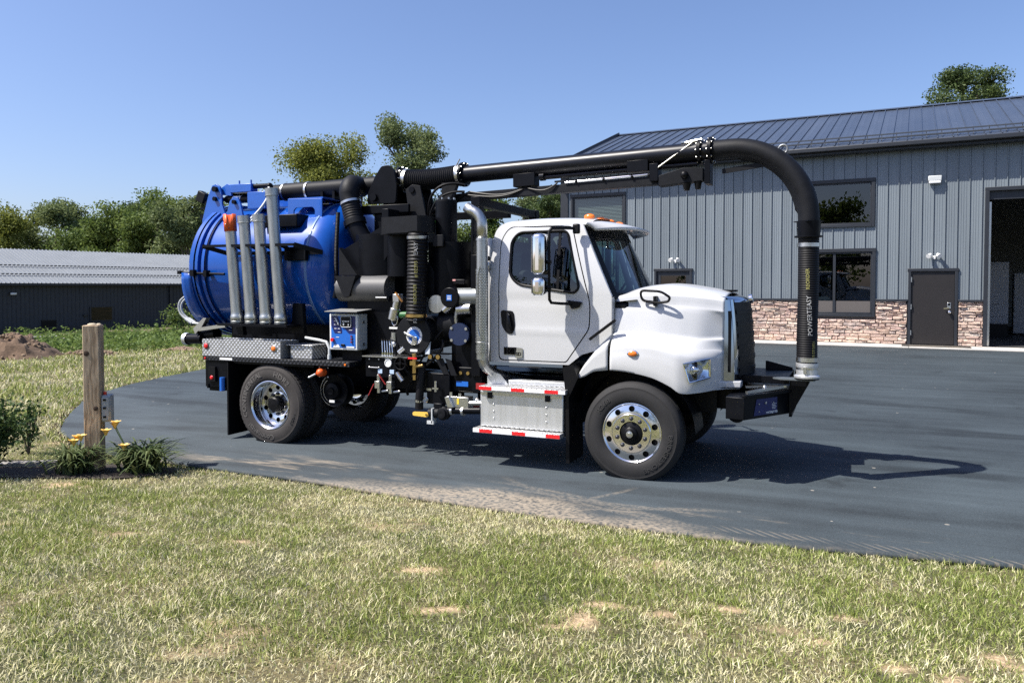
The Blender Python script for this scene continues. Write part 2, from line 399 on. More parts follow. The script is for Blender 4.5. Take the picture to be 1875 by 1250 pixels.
def asphalt_mat():
    m = bpy.data.materials.new('asphalt'); m.use_nodes = True; nt = m.node_tree; n = nt.nodes; l = nt.links; b = n['Principled BSDF']
    tc = n.new('ShaderNodeTexCoord'); sp = n.new('ShaderNodeSeparateXYZ'); l.new(tc.outputs['Object'], sp.inputs[0]); X, Y = sp.outputs[0], sp.outputs[1]
    def M(op, a, c=None, d=None, clamp=False):
        k = n.new('ShaderNodeMath'); k.operation = op; k.use_clamp = clamp
        for i, v in enumerate((a, c, d)):
            if v is None: continue
            if isinstance(v, (int, float)): k.inputs[i].default_value = v
            else: l.new(v, k.inputs[i])
        return k.outputs[0]
    def noise(scale, det=5, st=(1, 1, 1), rough=.6):
        mp = n.new('ShaderNodeMapping'); mp.inputs['Scale'].default_value = st; l.new(tc.outputs['Object'], mp.inputs[0])
        t = n.new('ShaderNodeTexNoise'); t.inputs['Scale'].default_value = scale; t.inputs['Detail'].default_value = det; t.inputs['Roughness'].default_value = rough
        l.new(mp.outputs[0], t.inputs['Vector']); return t.outputs[0]
    def band(v, a, c):
        k = n.new('ShaderNodeMapRange'); k.interpolation_type = 'SMOOTHSTEP'; k.inputs[1].default_value = a; k.inputs[2].default_value = c; l.new(v, k.inputs[0]); return k.outputs[0]
    grain = noise(75, 3, (1, 1, 1), .75); grit = noise(230, 2); streak = noise(1.0, 6, (.35, 3.2, 1)); blot = noise(.45, 5); fine = noise(26, 4)
    tone = M('ADD', M('MULTIPLY_ADD', streak, .34, M('MULTIPLY_ADD', blot, .42, M('MULTIPLY', grain, .5))), M('MULTIPLY_ADD', grit, .5, -.23))
    rp = n.new('ShaderNodeValToRGB'); e = rp.color_ramp.elements; e[0].position = .47; e[1].position = .90
    e[0].color = (.0125, .0175, .0215, 1); e[1].color = (.064, .084, .097, 1); l.new(tone, rp.inputs[0])
    old = None
    for cx, cy, r, w in ((4, -42, 40.6, .16), (4, -42, 42.5, .18), (-3, 60, 59.2, .17), (-3, 60, 57.3, .16), (10, 30, 25.5, .2), (10, 30, 27.4, .2)):
        q = M('SQRT', M('ADD', M('POWER', M('SUBTRACT', X, cx), 2), M('POWER', M('SUBTRACT', Y, cy), 2)))
        a = band(M('ABSOLUTE', M('SUBTRACT', q, r)), w * 1.5, w * .5); old = a if old is None else M('MAXIMUM', old, a)
    old = M('MULTIPLY', old, band(noise(.5, 4), .35, .6))
    stain = band(noise(.7, 5, (1, 1, 1), .7), .60, .72)
    tone = M('SUBTRACT', tone, M('MULTIPLY_ADD', old, .13, M('MULTIPLY', stain, .12))); l.new(tone, rp.inputs[0])
    # wind-blown sand along the near edge
    d = M('ADD', Y, 2.66)
    wob = M('MULTIPLY_ADD', noise(.9, 5, (1, 1.6, 1)), 1.5, -.75)
    wide = M('ADD', M('MULTIPLY', M('MULTIPLY', band(X, -3.6, -1.0), band(X, .2, -.7)), .45), M('MULTIPLY', M('MULTIPLY', band(X, -5.4, -4.0), band(X, 1.6, .4)), .10))
    s1 = M('MULTIPLY', M('MULTIPLY', band(M('SUBTRACT', M('ADD', wide, M('MULTIPLY', wob, .42)), d), -.10, .25), band(fine, .25, .6)), .72)
    s2 = M('MULTIPLY', M('MULTIPLY', band(d, 1.1, .65), band(d, .2, .55)), M('MULTIPLY', band(X, -1.9, -3.0), band(X, -5.6, -4.8)))
    s2 = M('MULTIPLY', s2, band(noise(1.1, 4, (.55, 2.2, 1)), .5, .66))
    s3 = M('MULTIPLY', M('MULTIPLY', band(d, .9, .1), band(noise(2.2, 5, (.45, 2.6, 1)), .57, .7)), .55)
    # curved dusty tyre tracks in front of the wheel
    trk = None
    for cx, cy, r, w in ((-1.6, -6.1, 4.25, .025), (-1.2, -6.6, 4.55, .03), (1.3, 1.6, 4.15, .03), (.3, -7.6, 5.45, .022), (-2.2, -.6, 2.5, .02), (1.9, -5.9, 4.0, .03)):
        q = M('SQRT', M('ADD', M('POWER', M('SUBTRACT', X, cx), 2), M('POWER', M('SUBTRACT', Y, cy), 2)))
        a = band(M('ABSOLUTE', M('SUBTRACT', q, r)), w * 2.6, w * .2)
        trk = a if trk is None else M('MAXIMUM', trk, a)
    trk = M('MULTIPLY', M('MULTIPLY', trk, M('MULTIPLY', band(X, -1.6, -.6), band(X, 1.3, .7))), M('MULTIPLY', band(d, 1.25, .9), band(fine, .3, .6)))
    chev = M('MULTIPLY', band(M('SINE', M('MULTIPLY', M('ADD', X, M('MULTIPLY', Y, 1.2)), 62)), .2, .8), M('MULTIPLY', band(d, .26, .2), band(d, .06, .1)))
    chev = M('MULTIPLY', chev, M('MULTIPLY', band(X, .3, .8), band(noise(.8, 3), .4, .55)))
    sand = M('MULTIPLY', M('MAXIMUM', M('MAXIMUM', s1, s2), M('MAXIMUM', s3, M('MULTIPLY', M('MAXIMUM', trk, chev), .30))), M('MULTIPLY_ADD', fine, .9, .35), clamp=True)
    # bits of leaf and grit lying about
    vo = n.new('ShaderNodeTexVoronoi'); vo.inputs['Scale'].default_value = 2.4; l.new(tc.outputs['Object'], vo.inputs['Vector'])
    fl = M('MULTIPLY', M('MULTIPLY', M('LESS_THAN', vo.outputs['Distance'], .05), band(noise(.6, 3), .45, .6)), .7)
    mx = n.new('ShaderNodeMix'); mx.data_type = 'RGBA'; l.new(sand, mx.inputs[0]); l.new(rp.outputs[0], mx.inputs[6]); mx.inputs[7].default_value = (.36, .295, .215, 1)
    m2 = n.new('ShaderNodeMix'); m2.data_type = 'RGBA'; l.new(fl, m2.inputs[0]); l.new(mx.outputs[2], m2.inputs[6]); m2.inputs[7].default_value = (.34, .31, .26, 1)
    l.new(m2.outputs[2], b.inputs['Base Color']); b.inputs['Roughness'].default_value = .78; b.inputs['Specular IOR Level'].default_value = .35
    bp = n.new('ShaderNodeBump'); bp.inputs['Strength'].default_value = .5; bp.inputs['Distance'].default_value = .004; l.new(grain, bp.inputs['Height']); l.new(bp.outputs[0], b.inputs['Normal'])
    return m
dense = []
for i in range(len(EDGE) - 1):
    a, b_ = EDGE[i], EDGE[i + 1]; L = math.dist(a, b_); k = max(1, int(L / .35)) if i not in (0, len(EDGE) - 2) else 12
    for j in range(k):
        t = j / k; x = a[0] + (b_[0] - a[0]) * t; y = a[1] + (b_[1] - a[1]) * t
        w = .05 * (float(fbm(np.array(x * 1.7), np.array(y * 1.7))) - .5) if 1 <= i < len(EDGE) - 4 else 0
        dense.append((x + w, y + w * 1.6))
dense.append(EDGE[-1])
m = panel(dense, [], [], lin(2.5, 16.5, 15), lambda u, v: (u, v, Hf(u, v) if v > 2 or u < -9 else Hf(u, max(v, -2.66))))
nb = len(m.v)
drive = m.obj('driveway', asphalt_mat(), ang=60, sol=.05); struct(drive)

# ================================================================== workshop building
PAD = .315
bang = math.atan2(-.0667, .9978)
shop = thing('workshop_building', 'grey ribbed metal workshop with dark metal roof and stone base behind the truck', 'building', (-7.753, 18.084, PAD), rel=True)
shop.rotation_euler.z = bang
def shopw(u, y, z): return Matrix.Translation(shop.location) @ Matrix.Rotation(bang, 4, 'Z') @ Vector((u, y, z))
SIDING = mat('grey_siding', (.198, .228, .248), .42, .15, var=.08, vscale=1.2, stretch=(2, 1, .25), rvar=.06, bump=.12, bscale=1.6, orand=.05)
TRIM = mat('dark_trim', (.018, .021, .027), .45, var=.15, vscale=5)
ROOFM = mat('dark_metal_roof', (.105, .125, .16), .30, .55, var=.14, vscale=.9, stretch=(1, .3, 1), rvar=.06, orand=.07)
DOORM = mat('brown_black_door', (.015, .0125, .012), .5, var=.1, vscale=3)
CONC = mat('concrete', (.56, .53, .48), .85, var=.14, vscale=2.2, bump=.15, bscale=80)
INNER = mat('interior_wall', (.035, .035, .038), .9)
BLIND = mat('blind_slat', (.62, .66, .64), .6)
OPEN = [(.43, 2.39, 3.80, 5.05), (8.67, 10.51, 3.72, 5.03), (8.55, 10.55, .90, 2.85), (3.64, 4.82, 0, 2.30), (11.63, 12.79, 0, 2.22), (13.63, 18.2, 0, 4.55)]
LEN = 24.0; WH = 5.92; PW = .3125; ST = 1.34
def sy(u):
    """siding profile across one panel: proud seam at the panel edge, three pencil ribs"""
    t = (u % PW) / PW
    if t < .05 or t > .985: return -.034
    if t < .12: return .014
    return -.007 if any(abs(t - c) < .045 for c in (.3, .5, .72)) else 0
wall = MB()
for k in range(int(LEN / PW)):
    u0, u1 = k * PW, (k + 1) * PW
    cut = sorted({u0, u1} | {e for o in OPEN for e in o[:2] if u0 < e < u1}); pcs = {}
    for a, b_ in zip(cut, cut[1:]):
        mid = (a + b_) / 2; iv = [(ST, WH)]
        for o in OPEN:
            if o[0] < mid < o[1]:
                nv = []
                for lo, hi in iv:
                    if o[2] > lo: nv.append((lo, min(hi, o[2])))
                    if o[3] < hi: nv.append((max(lo, o[3]), hi))
                iv = [q for q in nv if q[1] - q[0] > .01]
        us = sorted({a, b_} | {u0 + PW * t for t in (.001, .048, .052, .118, .122, .25, .258, .342, .35, .45, .458, .542, .55, .67, .678, .762, .77, .983, .987) if a < u0 + PW * t < b_})
        for lo, hi in iv:
            if (lo, hi) not in pcs: pcs[lo, hi] = MB()
            m = pcs[lo, hi]
            for p, q in zip(us, us[1:]):
                ya, yb = sy(p + 1e-5), sy(q - 1e-5)
                m.add([(p, ya - .03, lo), (q, yb - .03, lo), (q, yb - .03, hi), (p, ya - .03, hi)], [(0, 1, 2, 3)])
    for m in pcs.values(): m.obj('siding_panel', SIDING, shop, ang=20, merge=True)
# shell behind the siding
m = MB(); D = 14.2
for (a, b_, lo, hi) in [(0, LEN, WH - .02, WH)]: m.box(a, b_, .03, .12, lo, hi)
xs = sorted({0, LEN} | {e for o in OPEN for e in o[:2]})
for a, b_ in zip(xs, xs[1:]):
    mid = (a + b_) / 2; iv = [(0, WH - .02)]
    for o in OPEN:
        if o[0] < mid < o[1]:
            nv = []
            for lo, hi in iv:
                if o[2] > lo: nv.append((lo, min(hi, o[2])))
                if o[3] < hi: nv.append((max(lo, o[3]), hi))
            iv = [q for q in nv if q[1] - q[0] > .01]
    for lo, hi in iv: m.box(a, b_, -.015, .12, lo, hi)
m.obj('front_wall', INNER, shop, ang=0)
gable = [(0, 0), (D, 0), (D, WH), (D / 2, WH + D / 2 * .335), (0, WH)]
MB().prism([(y + .01 if y == 0 else y, z) for y, z in gable], 'X', 0, .12).obj('gable_wall', SIDING, shop, ang=0)
MB().prism(gable, 'X', LEN - .12, LEN).obj('gable_wall', SIDING, shop, ang=0)
B(.12, LEN - .12, D - .12, D, 0, WH).obj('back_wall', SIDING, shop, ang=0)
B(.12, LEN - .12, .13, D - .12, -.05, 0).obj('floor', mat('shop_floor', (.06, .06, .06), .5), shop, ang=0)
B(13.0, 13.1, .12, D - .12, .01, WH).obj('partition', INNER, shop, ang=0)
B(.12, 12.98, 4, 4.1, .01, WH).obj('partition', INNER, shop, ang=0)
# roof: base deck and standing-seam panels
EY, EZ = -.45, 6.12; RY = 7.1; RZ = EZ + (RY - EY) * .335
rf = MB()
rf.prism([(EY, EZ - .16), (EY, EZ), (RY, RZ), (2 * RY - EY, EZ), (2 * RY - EY, EZ - .16), (RY, RZ - .2)], 'X', -.3, LEN + .3)
roof = rf.obj('roof', TRIM, shop, ang=0)
pw = .405
for k in range(int((LEN + .6) / pw)):
    u = -.3 + k * pw; m = MB(); dz = .006
    sec = [(0, 0), (0, .038), (.022, .038), (.022, 0), (pw * .5 - .03, 0), (pw * .5, .006), (pw * .5 + .03, 0), (pw - .001, 0)]
    for (a, h1), (b_, h2) in zip(sec, sec[1:]):
        m.add([(u + a, EY - .03, EZ + dz + h1 - .01), (u + b_, EY - .03, EZ + dz + h2 - .01), (u + b_, RY, RZ + dz + h2), (u + a, RY, RZ + dz + h1)], [(0, 1, 2, 3)])
    m.obj('roof_panel', ROOFM, roof, ang=15, merge=True)
m = MB().prism([(RY - .22, RZ - .02), (RY, RZ + .07), (RY + .22, RZ - .02)], 'X', -.32, LEN + .32); m.obj('ridge_cap', ROOFM, roof, ang=0)
MB().obox((-.315, EY - .03, EZ - .02), (-.315, RY, RZ + .03), .03, .22).obj('rake_trim', TRIM, roof)
B(-.3, LEN + .3, EY - .14, EY - .035, EZ - .14, EZ - .005).obj('gutter', TRIM, shop, bev=.02)
B(-.3, LEN + .3, EY + .02, -.03, EZ - .215, EZ - .165).obj('soffit', TRIM, shop, ang=0)
gr = MB()
def onroof(u, s, h): return (u, EY + s, EZ + s * .335 + h)
for s, h in ((.28, .11), (.36, .2), (.5, .06)): gr.obox(onroof(5.8, s, h), onroof(LEN, s, h), .035, .035)
for k in range(int(18 / pw)):
    u = 5.9 + k * pw; gr.obox(onroof(u, .2, .04), onroof(u, .52, .2), .02, .03)
gr.obj('snow_rail', mat('snow_rail', (.04, .048, .06), .5), roof, ang=0)
# corner and base trim
B(-.06, .24, -.085, -.035, .0, WH - .1).obj('corner_trim', TRIM, shop, bev=.004)
for a, b_ in ((.25, 3.55), (4.92, 8.46), (10.65, 11.54), (12.88, 13.53)):
    B(a, b_, -.115, -.02, ST - .035, ST + .03).obj('ledge_trim', TRIM, shop, bev=.006)
# windows
def window(u0, u1, z0, z1, mull=None, blinds=False):
    w = B(u0 - .10, u1 + .10, -.10, -.02, z1, z1 + .11).box(u0 - .09, u0, -.095, .02, z0 - .09, z1 - .001).box(u1, u1 + .09, -.095, .02, z0 - .09, z1 - .001).box(u0 + .001, u1 - .001, -.10, .03, z0 - .09, z0).obj('window', TRIM, shop, bev=.006)
    f = MB()
    for a in ([u0, u1 - .05] + ([mull - .04] if mull else [])): f.box(a, a + (.05 if a != (mull or 0) - .04 else .08), -.05, .0, z0 + .003, z1 - .003)
    f.box(u0 + .051, u1 - .051, -.048, -.002, z0 + .003, z0 + .05).box(u0 + .051, u1 - .051, -.048, -.002, z1 - .05, z1 - .003)
    f.obj('sash', TRIM, w, bev=.003)
    for a, b_ in (((u0, mull - .042), (mull + .042, u1)) if mull else ((u0, u1),)):
        MB().add([(a + .03, -.02, z0 + .03), (b_ - .03, -.02, z0 + .03), (b_ - .03, -.02, z1 - .03), (a + .03, -.02, z1 - .03)], [(0, 1, 2, 3)]).obj('pane', BGLASS, w, ang=0)
    if blinds:
        z = z1 - .06; tilt = Matrix.Rotation(R(38), 4, 'X')
        while z > z0 + .05:
            MB().box(u0 + .06, u1 - .06, -.02, .02, -.001, .001, Matrix.Translation((0, .07, z)) @ tilt).obj('blind_slat', BLIND, w, ang=0); z -= .05
    return w
window(*OPEN[0], blinds=True); window(*OPEN[1]); wlow = window(*OPEN[2], mull=9.45)
def door(u0, u1, z1, glassy=False):
    d = B(u0 - .1, u1 + .1, -.10, -.02, z1, z1 + .09).box(u0 - .08, u0, -.095, .03, 0, z1 - .001).box(u1, u1 + .08, -.095, .03, 0, z1 - .001).obj('door', TRIM, shop, bev=.006)
    d['label'] = 'dark entrance door with steel lever lock' if not glassy else 'dark glazed door behind the truck hood'
    if glassy:
        MB().box(u0 + .01, u0 + .14, -.03, .02, .02, z1 - .01).box(u1 - .14, u1 - .01, -.03, .02, .02, z1 - .01).box(u0 + .141, u1 - .141, -.03, .02, z1 - .16, z1 - .01).box(u0 + .141, u1 - .141, -.03, .02, .02, .3).obj('door_leaf', TRIM, d, bev=.004)
        MB().add([(u0 + .14, 0, .3), (u1 - .14, 0, .3), (u1 - .14, 0, z1 - .16), (u0 + .14, 0, z1 - .16)], [(0, 1, 2, 3)]).obj('pane', BGLASS, d, ang=0)
        return
    B(u0 + .006, u1 - .006, -.045, .005, .02, z1 - .006).obj('door_leaf', DOORM, d, bev=.004)
    for z in (.28, 1.07, 1.9): B(u0 - .006, u0 + .022, -.103, -.04, z, z + .15).obj('hinge', STEEL, d)
    B(u1 - .19, u1 - .09, -.06, -.044, 1.1, 1.28).obj('lock_plate', STEEL, d, bev=.006)
    B(u1 - .17, u1 - .11, -.066, -.061, 1.19, 1.26).obj('keypad', PLASTIC, d)
    MB().cyl((u1 - .13, -.045, 1.0), (u1 - .13, -.085, 1.0), .045, n=16).sphere((u1 - .13, -.12, 1.0), .05).obox((u1 - .14, -.1, 1.12), (u1 - .28, -.1, 1.10), .02, .03).obj('door_handle', CHROME, d)
door(11.63, 12.79, 2.22); door(3.64, 4.82, 2.30, True)
g = B(13.52, 13.63, -.11, .12, 0, 4.55).box(13.52, 18.3, -.11, .12, 4.551, 4.66).box(13.632, 18.2, .0, .14, 4.3, 4.55).obj('garage_opening', TRIM, shop, bev=.006)
B(13.635, 13.70, .121, .2, .0, 4.25).obj('door_track', STEEL, g)
# wall lamps
m = B(12.04, 12.40, -.19, -.045, 5.02 - .1, 5.02 + .06).obj('wall_lamp', LGREY, shop, bev=.02)
B(12.06, 12.38, -.2, -.06, 4.85, 4.919).obj('diffuser', mat('lamp_diffuser', (.75, .76, .76), .3), m, bev=.015)
for u in (4.3, 12.23):
    z = 2.70; m = MB().cyl((u, -.045, z - .06), (u, -.075, z - .06), .055, n=16); fl = m.obj('floodlight', PRINTW, shop)
    for s in (-1, 1):
        h = MB(); a = Vector((u + s * .03, -.075, z - .05)); b_ = Vector((u + s * .09, -.15, z + .0)); h.cyl(a, b_, .015, n=8)
        h.cyl(b_ + Vector((0, .05, .03)), b_ + Vector((s * .06, -.07, -.03)), .04, .07, n=16).obj('lamp_head', PRINTW, fl)
# stone veneer
def stone_mats():
    m = bpy.data.materials.new('ledge_stone'); m.use_nodes = True; n = m.node_tree.nodes; l = m.node_tree.links; b = n['Principled BSDF']
    oi = n.new('ShaderNodeObjectInfo'); tc = n.new('ShaderNodeTexCoord'); no = n.new('ShaderNodeTexNoise'); no.inputs['Scale'].default_value = 7; no.inputs['Detail'].default_value = 8
    ad = n.new('ShaderNodeVectorMath'); ad.operation = 'ADD'; mp = n.new('ShaderNodeCombineXYZ'); k = n.new('ShaderNodeMath'); k.operation = 'MULTIPLY'; k.inputs[1].default_value = 50
    l.new(oi.outputs['Random'], k.inputs[0]); l.new(k.outputs[0], mp.inputs[0]); l.new(tc.outputs['Generated'], ad.inputs[0]); l.new(mp.outputs[0], ad.inputs[1]); l.new(ad.outputs[0], no.inputs['Vector'])
    no.inputs['Scale'].default_value = 2.2
    mixv = n.new('ShaderNodeMath'); mixv.operation = 'MULTIPLY_ADD'; mixv.inputs[1].default_value = .42; l.new(no.outputs[0], mixv.inputs[0])
    k2 = n.new('ShaderNodeMath'); k2.operation = 'MULTIPLY'; k2.inputs[1].default_value = .6; l.new(oi.outputs['Random'], k2.inputs[0]); l.new(k2.outputs[0], mixv.inputs[2])
    rp = n.new('ShaderNodeValToRGB'); e = rp.color_ramp.elements
    cols = [(.12, (.24, .20, .19)), (.26, (.50, .40, .35)), (.40, (.62, .44, .35)), (.54, (.70, .54, .43)), (.68, (.48, .33, .29)), (.8, (.72, .61, .50)), (.95, (.60, .54, .50))]
    e[0].position, e[0].color = cols[0][0], (*cols[0][1], 1); e[1].position, e[1].color = cols[-1][0], (*cols[-1][1], 1)
    for p, c in cols[1:-1]: q = e.new(p); q.color = (*c, 1)
    l.new(mixv.outputs[0], rp.inputs[0]); l.new(rp.outputs[0], b.inputs['Base Color']); b.inputs['Roughness'].default_value = .9
    n2 = n.new('ShaderNodeTexNoise'); n2.inputs['Scale'].default_value = 26; n2.inputs['Detail'].default_value = 6; l.new(tc.outputs['Object'], n2.inputs['Vector'])
    bp = n.new('ShaderNodeBump'); bp.inputs['Strength'].default_value = .9; bp.inputs['Distance'].default_value = .02; l.new(n2.outputs[0], bp.inputs['Height']); l.new(bp.outputs[0], b.inputs['Normal'])
    return m
STONE = stone_mats()
def stone_mesh():
    m = MB(); r = rng.uniform; j = lambda a: r(-a, a)
    fr = [(x + j(.05), -1 + j(.35), z + j(.09)) for z in (-.5, 0, .5) for x in (-.5, -.15, .18, .5)]
    fr = [(max(-.5, min(.5, x)) * .96, y, max(-.5, min(.5, z)) * .9) for x, y, z in fr]
    bk = [(-.5, 0, -.5), (.5, 0, -.5), (.5, 0, .5), (-.5, 0, .5)]
    fs = [(r_ * 4 + c, r_ * 4 + c + 1, r_ * 4 + c + 5, r_ * 4 + c + 4) for r_ in range(2) for c in range(3)]
    fs += [(12, 13, 3, 2, 1, 0), (13, 14, 11, 7, 3), (14, 15, 8, 9, 10, 11), (15, 12, 0, 4, 8)]
    return m.add(fr + bk, fs).mesh('stone', STONE, 25)
SM = [stone_mesh() for _ in range(10)]
sb = B(0, 13.52, -.022, -.016, .0, ST - .035).obj('mortar_bed', mat('mortar', (.10, .09, .085), .95), shop, ang=0)
hid = MB(); z = 0; count = 0
while z < ST - .05:
    h = rng.choice((.055, .07, .085, .1, .12)); h = min(h, ST - .035 - z)
    u = rng.uniform(-.2, 0)
    while u < 13.52:
        w = rng.uniform(.14, .46) * (1.15 if h < .08 else 1); a, b_ = max(0, u), min(13.52, u + w); u += w
        for o in OPEN:
            if z + h > o[2] - .09 and z < o[3] + .09:
                lo, hi = o[0] - .1, o[1] + .1
                if a >= lo and b_ <= hi: a = b_ = 0
                elif a < lo < b_: b_ = lo
                elif a < hi < b_: a = hi
        if b_ - a < .04: continue
        dep = rng.uniform(.035, .085)
        if b_ > 6.7 and count < 300:
            o = bpy.data.objects.new('stone', rng.choice(SM)); C.objects.link(o); o.parent = shop; count += 1
            o.location = ((a + b_) / 2, -.017, z + h / 2); o.scale = (b_ - a - .005, dep, h - .006)
            if rng.random() < .5: o.rotation_euler.z = 0; o.scale.z *= -1
        else: hid.box(a + .003, b_ - .003, -.02 - dep, -.019, z + .003, z + h - .003)
    z += h
so_ = hid.obj('stone_veneer', STONE, shop, ang=0); so_['kind'] = 'stuff'
# signs inside the low window: striped folded card
card = thing('window_card', 'pale striped card leaning inside the low workshop window', 'card', shopw(9.0, .16, .92), rel=True); card.rotation_euler.z = bang
MB().prism([(-.42, 0), (.40, 0), (.40, .36), (.25, .52), (-.42, .52)], 'Y', 0, .01).obj('board', mat('card', (.50, .48, .42), .8), card, ang=0)
m = MB()
for k in range(14): m.obox((-.4 + k * .055, -.003, .14), (-.4 + k * .055 + .2, -.003, .42), .004, .018, (0, 1, 0))
m.obj('stripe', PLASTIC, card, ang=0)
# sidewalk slabs
walk = thing('sidewalk', 'pale concrete sidewalk slab strip along the workshop front', 'sidewalk', (-7.753, 18.084, PAD), rel=True); walk.rotation_euler.z = bang; struct(walk); del walk['category']; del walk['label']
u = -.6; k = 0
while u < 30:
    w = 3.05; B(u + .006, u + w - .006, -1.25 if u > 12.5 else -1.05, -.09 if not 12.2 < u < 18 else .1, -.16, -.012).obj('slab', CONC, walk, bev=.01); u += w
dm = shopw(12.35, -.62, -.008)
mt = thing('door_mat', 'long dark rubber mat lying before the workshop door', 'mat', dm, rel=True); mt.rotation_euler.z = bang
B(-.95, .85, -.3, .3, 0, .018).obj('mat_pad', mat('mat_rubber', (.045, .04, .035), .95, bump=.4, bscale=60), mt, bev=.006)
m = MB()
for k in range(3): m.box(-.75, .55 + .1 * k, -.28 + .08 * k, -.262 + .08 * k, .0185, .022)
m.obj('mat_rib', mat('mat_wear', (.30, .26, .2), .9), mt, ang=0)
cab_ = thing('tall_cabinet', 'tall grey metal cabinet standing inside the open garage bay', 'cabinet', shopw(14.35, 5.2, 0), rel=True); cab_.rotation_euler.z = bang
GC = mat('grey_cabinet', (.42, .43, .44), .5, var=.06)
B(-.30, .30, 0, .6, .45, 2.62).obj('cabinet_body', GC, cab_, bev=.02); B(-.28, .2, -.03, -.002, 1.15, 2.55).obj('cabinet_door', GC, cab_, bev=.01)
B(-.28, .2, -.028, -.002, .5, 1.12).obj('cabinet_drawer', GC, cab_, bev=.01); B(-.29, .29, .02, .58, 0, .449).obj('cabinet_base', PLASTIC, cab_)
b2 = thing('white_locker', 'white locker deeper inside the open garage bay', 'locker', shopw(15.15, 6.6, 0), rel=True); b2.rotation_euler.z = bang
B(-.22, .22, 0, .5, .06, 2.25).obj('locker_body', GC, b2, bev=.02); B(-.2, .2, -.02, -.001, .1, 2.2).obj('locker_door', GC, b2, bev=.01); B(.12, .16, -.05, -.021, 1.1, 1.25).obj('handle', PLASTIC, b2)

# ================================================================== storage barn, left
barn = thing('storage_barn', 'long low charcoal metal barn with pale ribbed roof at the left', 'building', (-46.78, 5.387, -.75), rel=True)
barn.rotation_euler.z = math.atan2(.9742, .2255)
BW = mat('charcoal_siding', (.030, .036, .046), .55, var=.1, vscale=1.5)
BR = mat('pale_metal_roof', (.225, .243, .26), .5, .2, var=.08, vscale=.8)
BL = 52; bz = 3.05
us = sorted([(k * .24 + e, r_) for k in range(int(BL / .24)) for e, r_ in ((0, 0), (.012, .022), (.034, .022), (.046, 0))])
m = MB()
for (p, r1), (q, r2) in zip(us, us[1:]): m.add([(p, -r1, 0), (q, -r2, 0), (q, -r2, bz), (p, -r1, bz)], [(0, 1, 2, 3)])
m.obj('wall', BW, barn, ang=15)
B(0, BL, -.05, -.026, .0, .38).obj('base_band', TRIM, barn, ang=0)
MB().prism([(.02, 0), (12, 0), (12, bz), (6, bz + 2.2), (.02, bz)], 'X', .02, .1).obj('gable_wall', BW, barn, ang=0); MB().prism([(.02, 0), (12, 0), (12, bz), (6, bz + 2.2), (.02, bz)], 'X', BL - .1, BL - .01).obj('gable_wall', BW, barn, ang=0)
m = MB()
for (p, h1), (q, h2) in zip(us, us[1:]):
    h1, h2 = h1 * 2.4, h2 * 2.4
    m.add([(p - .2, -.4, bz - .02 + h1), (q - .2, -.4, bz - .02 + h2), (q - .2, 6, bz + 2.26 + h2), (p - .2, 6, bz + 2.26 + h1)], [(0, 1, 2, 3)])
m.add([(-.2, 6, bz + 2.26), (BL - .2, 6, bz + 2.26), (BL - .2, 12.4, bz - .02), (-.2, 12.4, bz - .02)], [(0, 1, 2, 3)])
br = m.obj('roof', BR, barn, ang=15)
B(-.2, BL - .2, -.5, -.41, bz - .16, bz - .03).obj('gutter', TRIM, barn, ang=0)
for s in (.9, 2.5):
    m = MB()
    for k in range(int(BL / .24)): m.box(k * .24 - .16, k * .24 - .02, s - .05, s + .05, bz + .05 + (s + .4) * .356, bz + .12 + (s + .4) * .356)
    m.obj('snow_guard', TRIM, br, ang=0)['kind'] = 'stuff'
w = B(20.05, 21.5, -.06, -.027, .6, 1.56).obj('window', TRIM, barn); MB().add([(20.13, -.063, .67), (21.42, -.063, .67), (21.42, -.063, 1.5), (20.13, -.063, 1.5)], [(0, 1, 2, 3)]).obj('pane', glass_mat('barn_glass', (.3, .34, .34), .45), w, ang=0)
d = B(17.2, 18.05, -.05, -.027, .02, .8).obj('hatch', PLASTIC, barn); B(17.22, 18.03, -.06, -.051, .76, .79).obj('hatch_frame', TRIM, d)
B(19.64, 19.86, -.12, -.027, .95, 1.1).obj('vent', TRIM, barn, bev=.01)
w = B(15.5, 15.62, -.14, -.027, 2.36, 2.5).obj('wall_lamp', TRIM, barn); B(15.48, 15.8, -.3, -.142, 2.34, 2.47).obj('diffuser', PRINTW, w, bev=.03)
B(25.36, 25.5, -.14, -.051, 0, bz - .1).obj('downspout', TRIM, barn)

# ================================================================== trees
def leaf_mat(name, c1, c2, trans=.35):
    m = bpy.data.materials.new(name); m.use_nodes = True; n = m.node_tree.nodes; l = m.node_tree.links; n.remove(n['Principled BSDF'])
    a = n.new('ShaderNodeAttribute'); a.attribute_name = 'tint'
    mx = n.new('ShaderNodeMix'); mx.data_type = 'RGBA'; mx.inputs[6].default_value = (*c1, 1); mx.inputs[7].default_value = (*c2, 1); l.new(a.outputs['Fac'], mx.inputs[0])
    d = n.new('ShaderNodeBsdfDiffuse'); t = n.new('ShaderNodeBsdfTranslucent'); g = n.new('ShaderNodeBsdfGlossy'); g.inputs['Roughness'].default_value = .6
    hs = n.new('ShaderNodeHueSaturation'); hs.inputs['Value'].default_value = 1.25; hs.inputs['Hue'].default_value = .49; l.new(mx.outputs[2], hs.inputs['Color'])
    l.new(mx.outputs[2], d.inputs[0]); l.new(hs.outputs[0], t.inputs[0])
    s = n.new('ShaderNodeMixShader'); s.inputs[0].default_value = trans; l.new(d.outputs[0], s.inputs[1]); l.new(t.outputs[0], s.inputs[2])
    s2 = n.new('ShaderNodeMixShader'); s2.inputs[0].default_value = .02; l.new(s.outputs[0], s2.inputs[1]); l.new(g.outputs[0], s2.inputs[2])
    l.new(s2.outputs[0], n['Material Output'].inputs[0]); return m
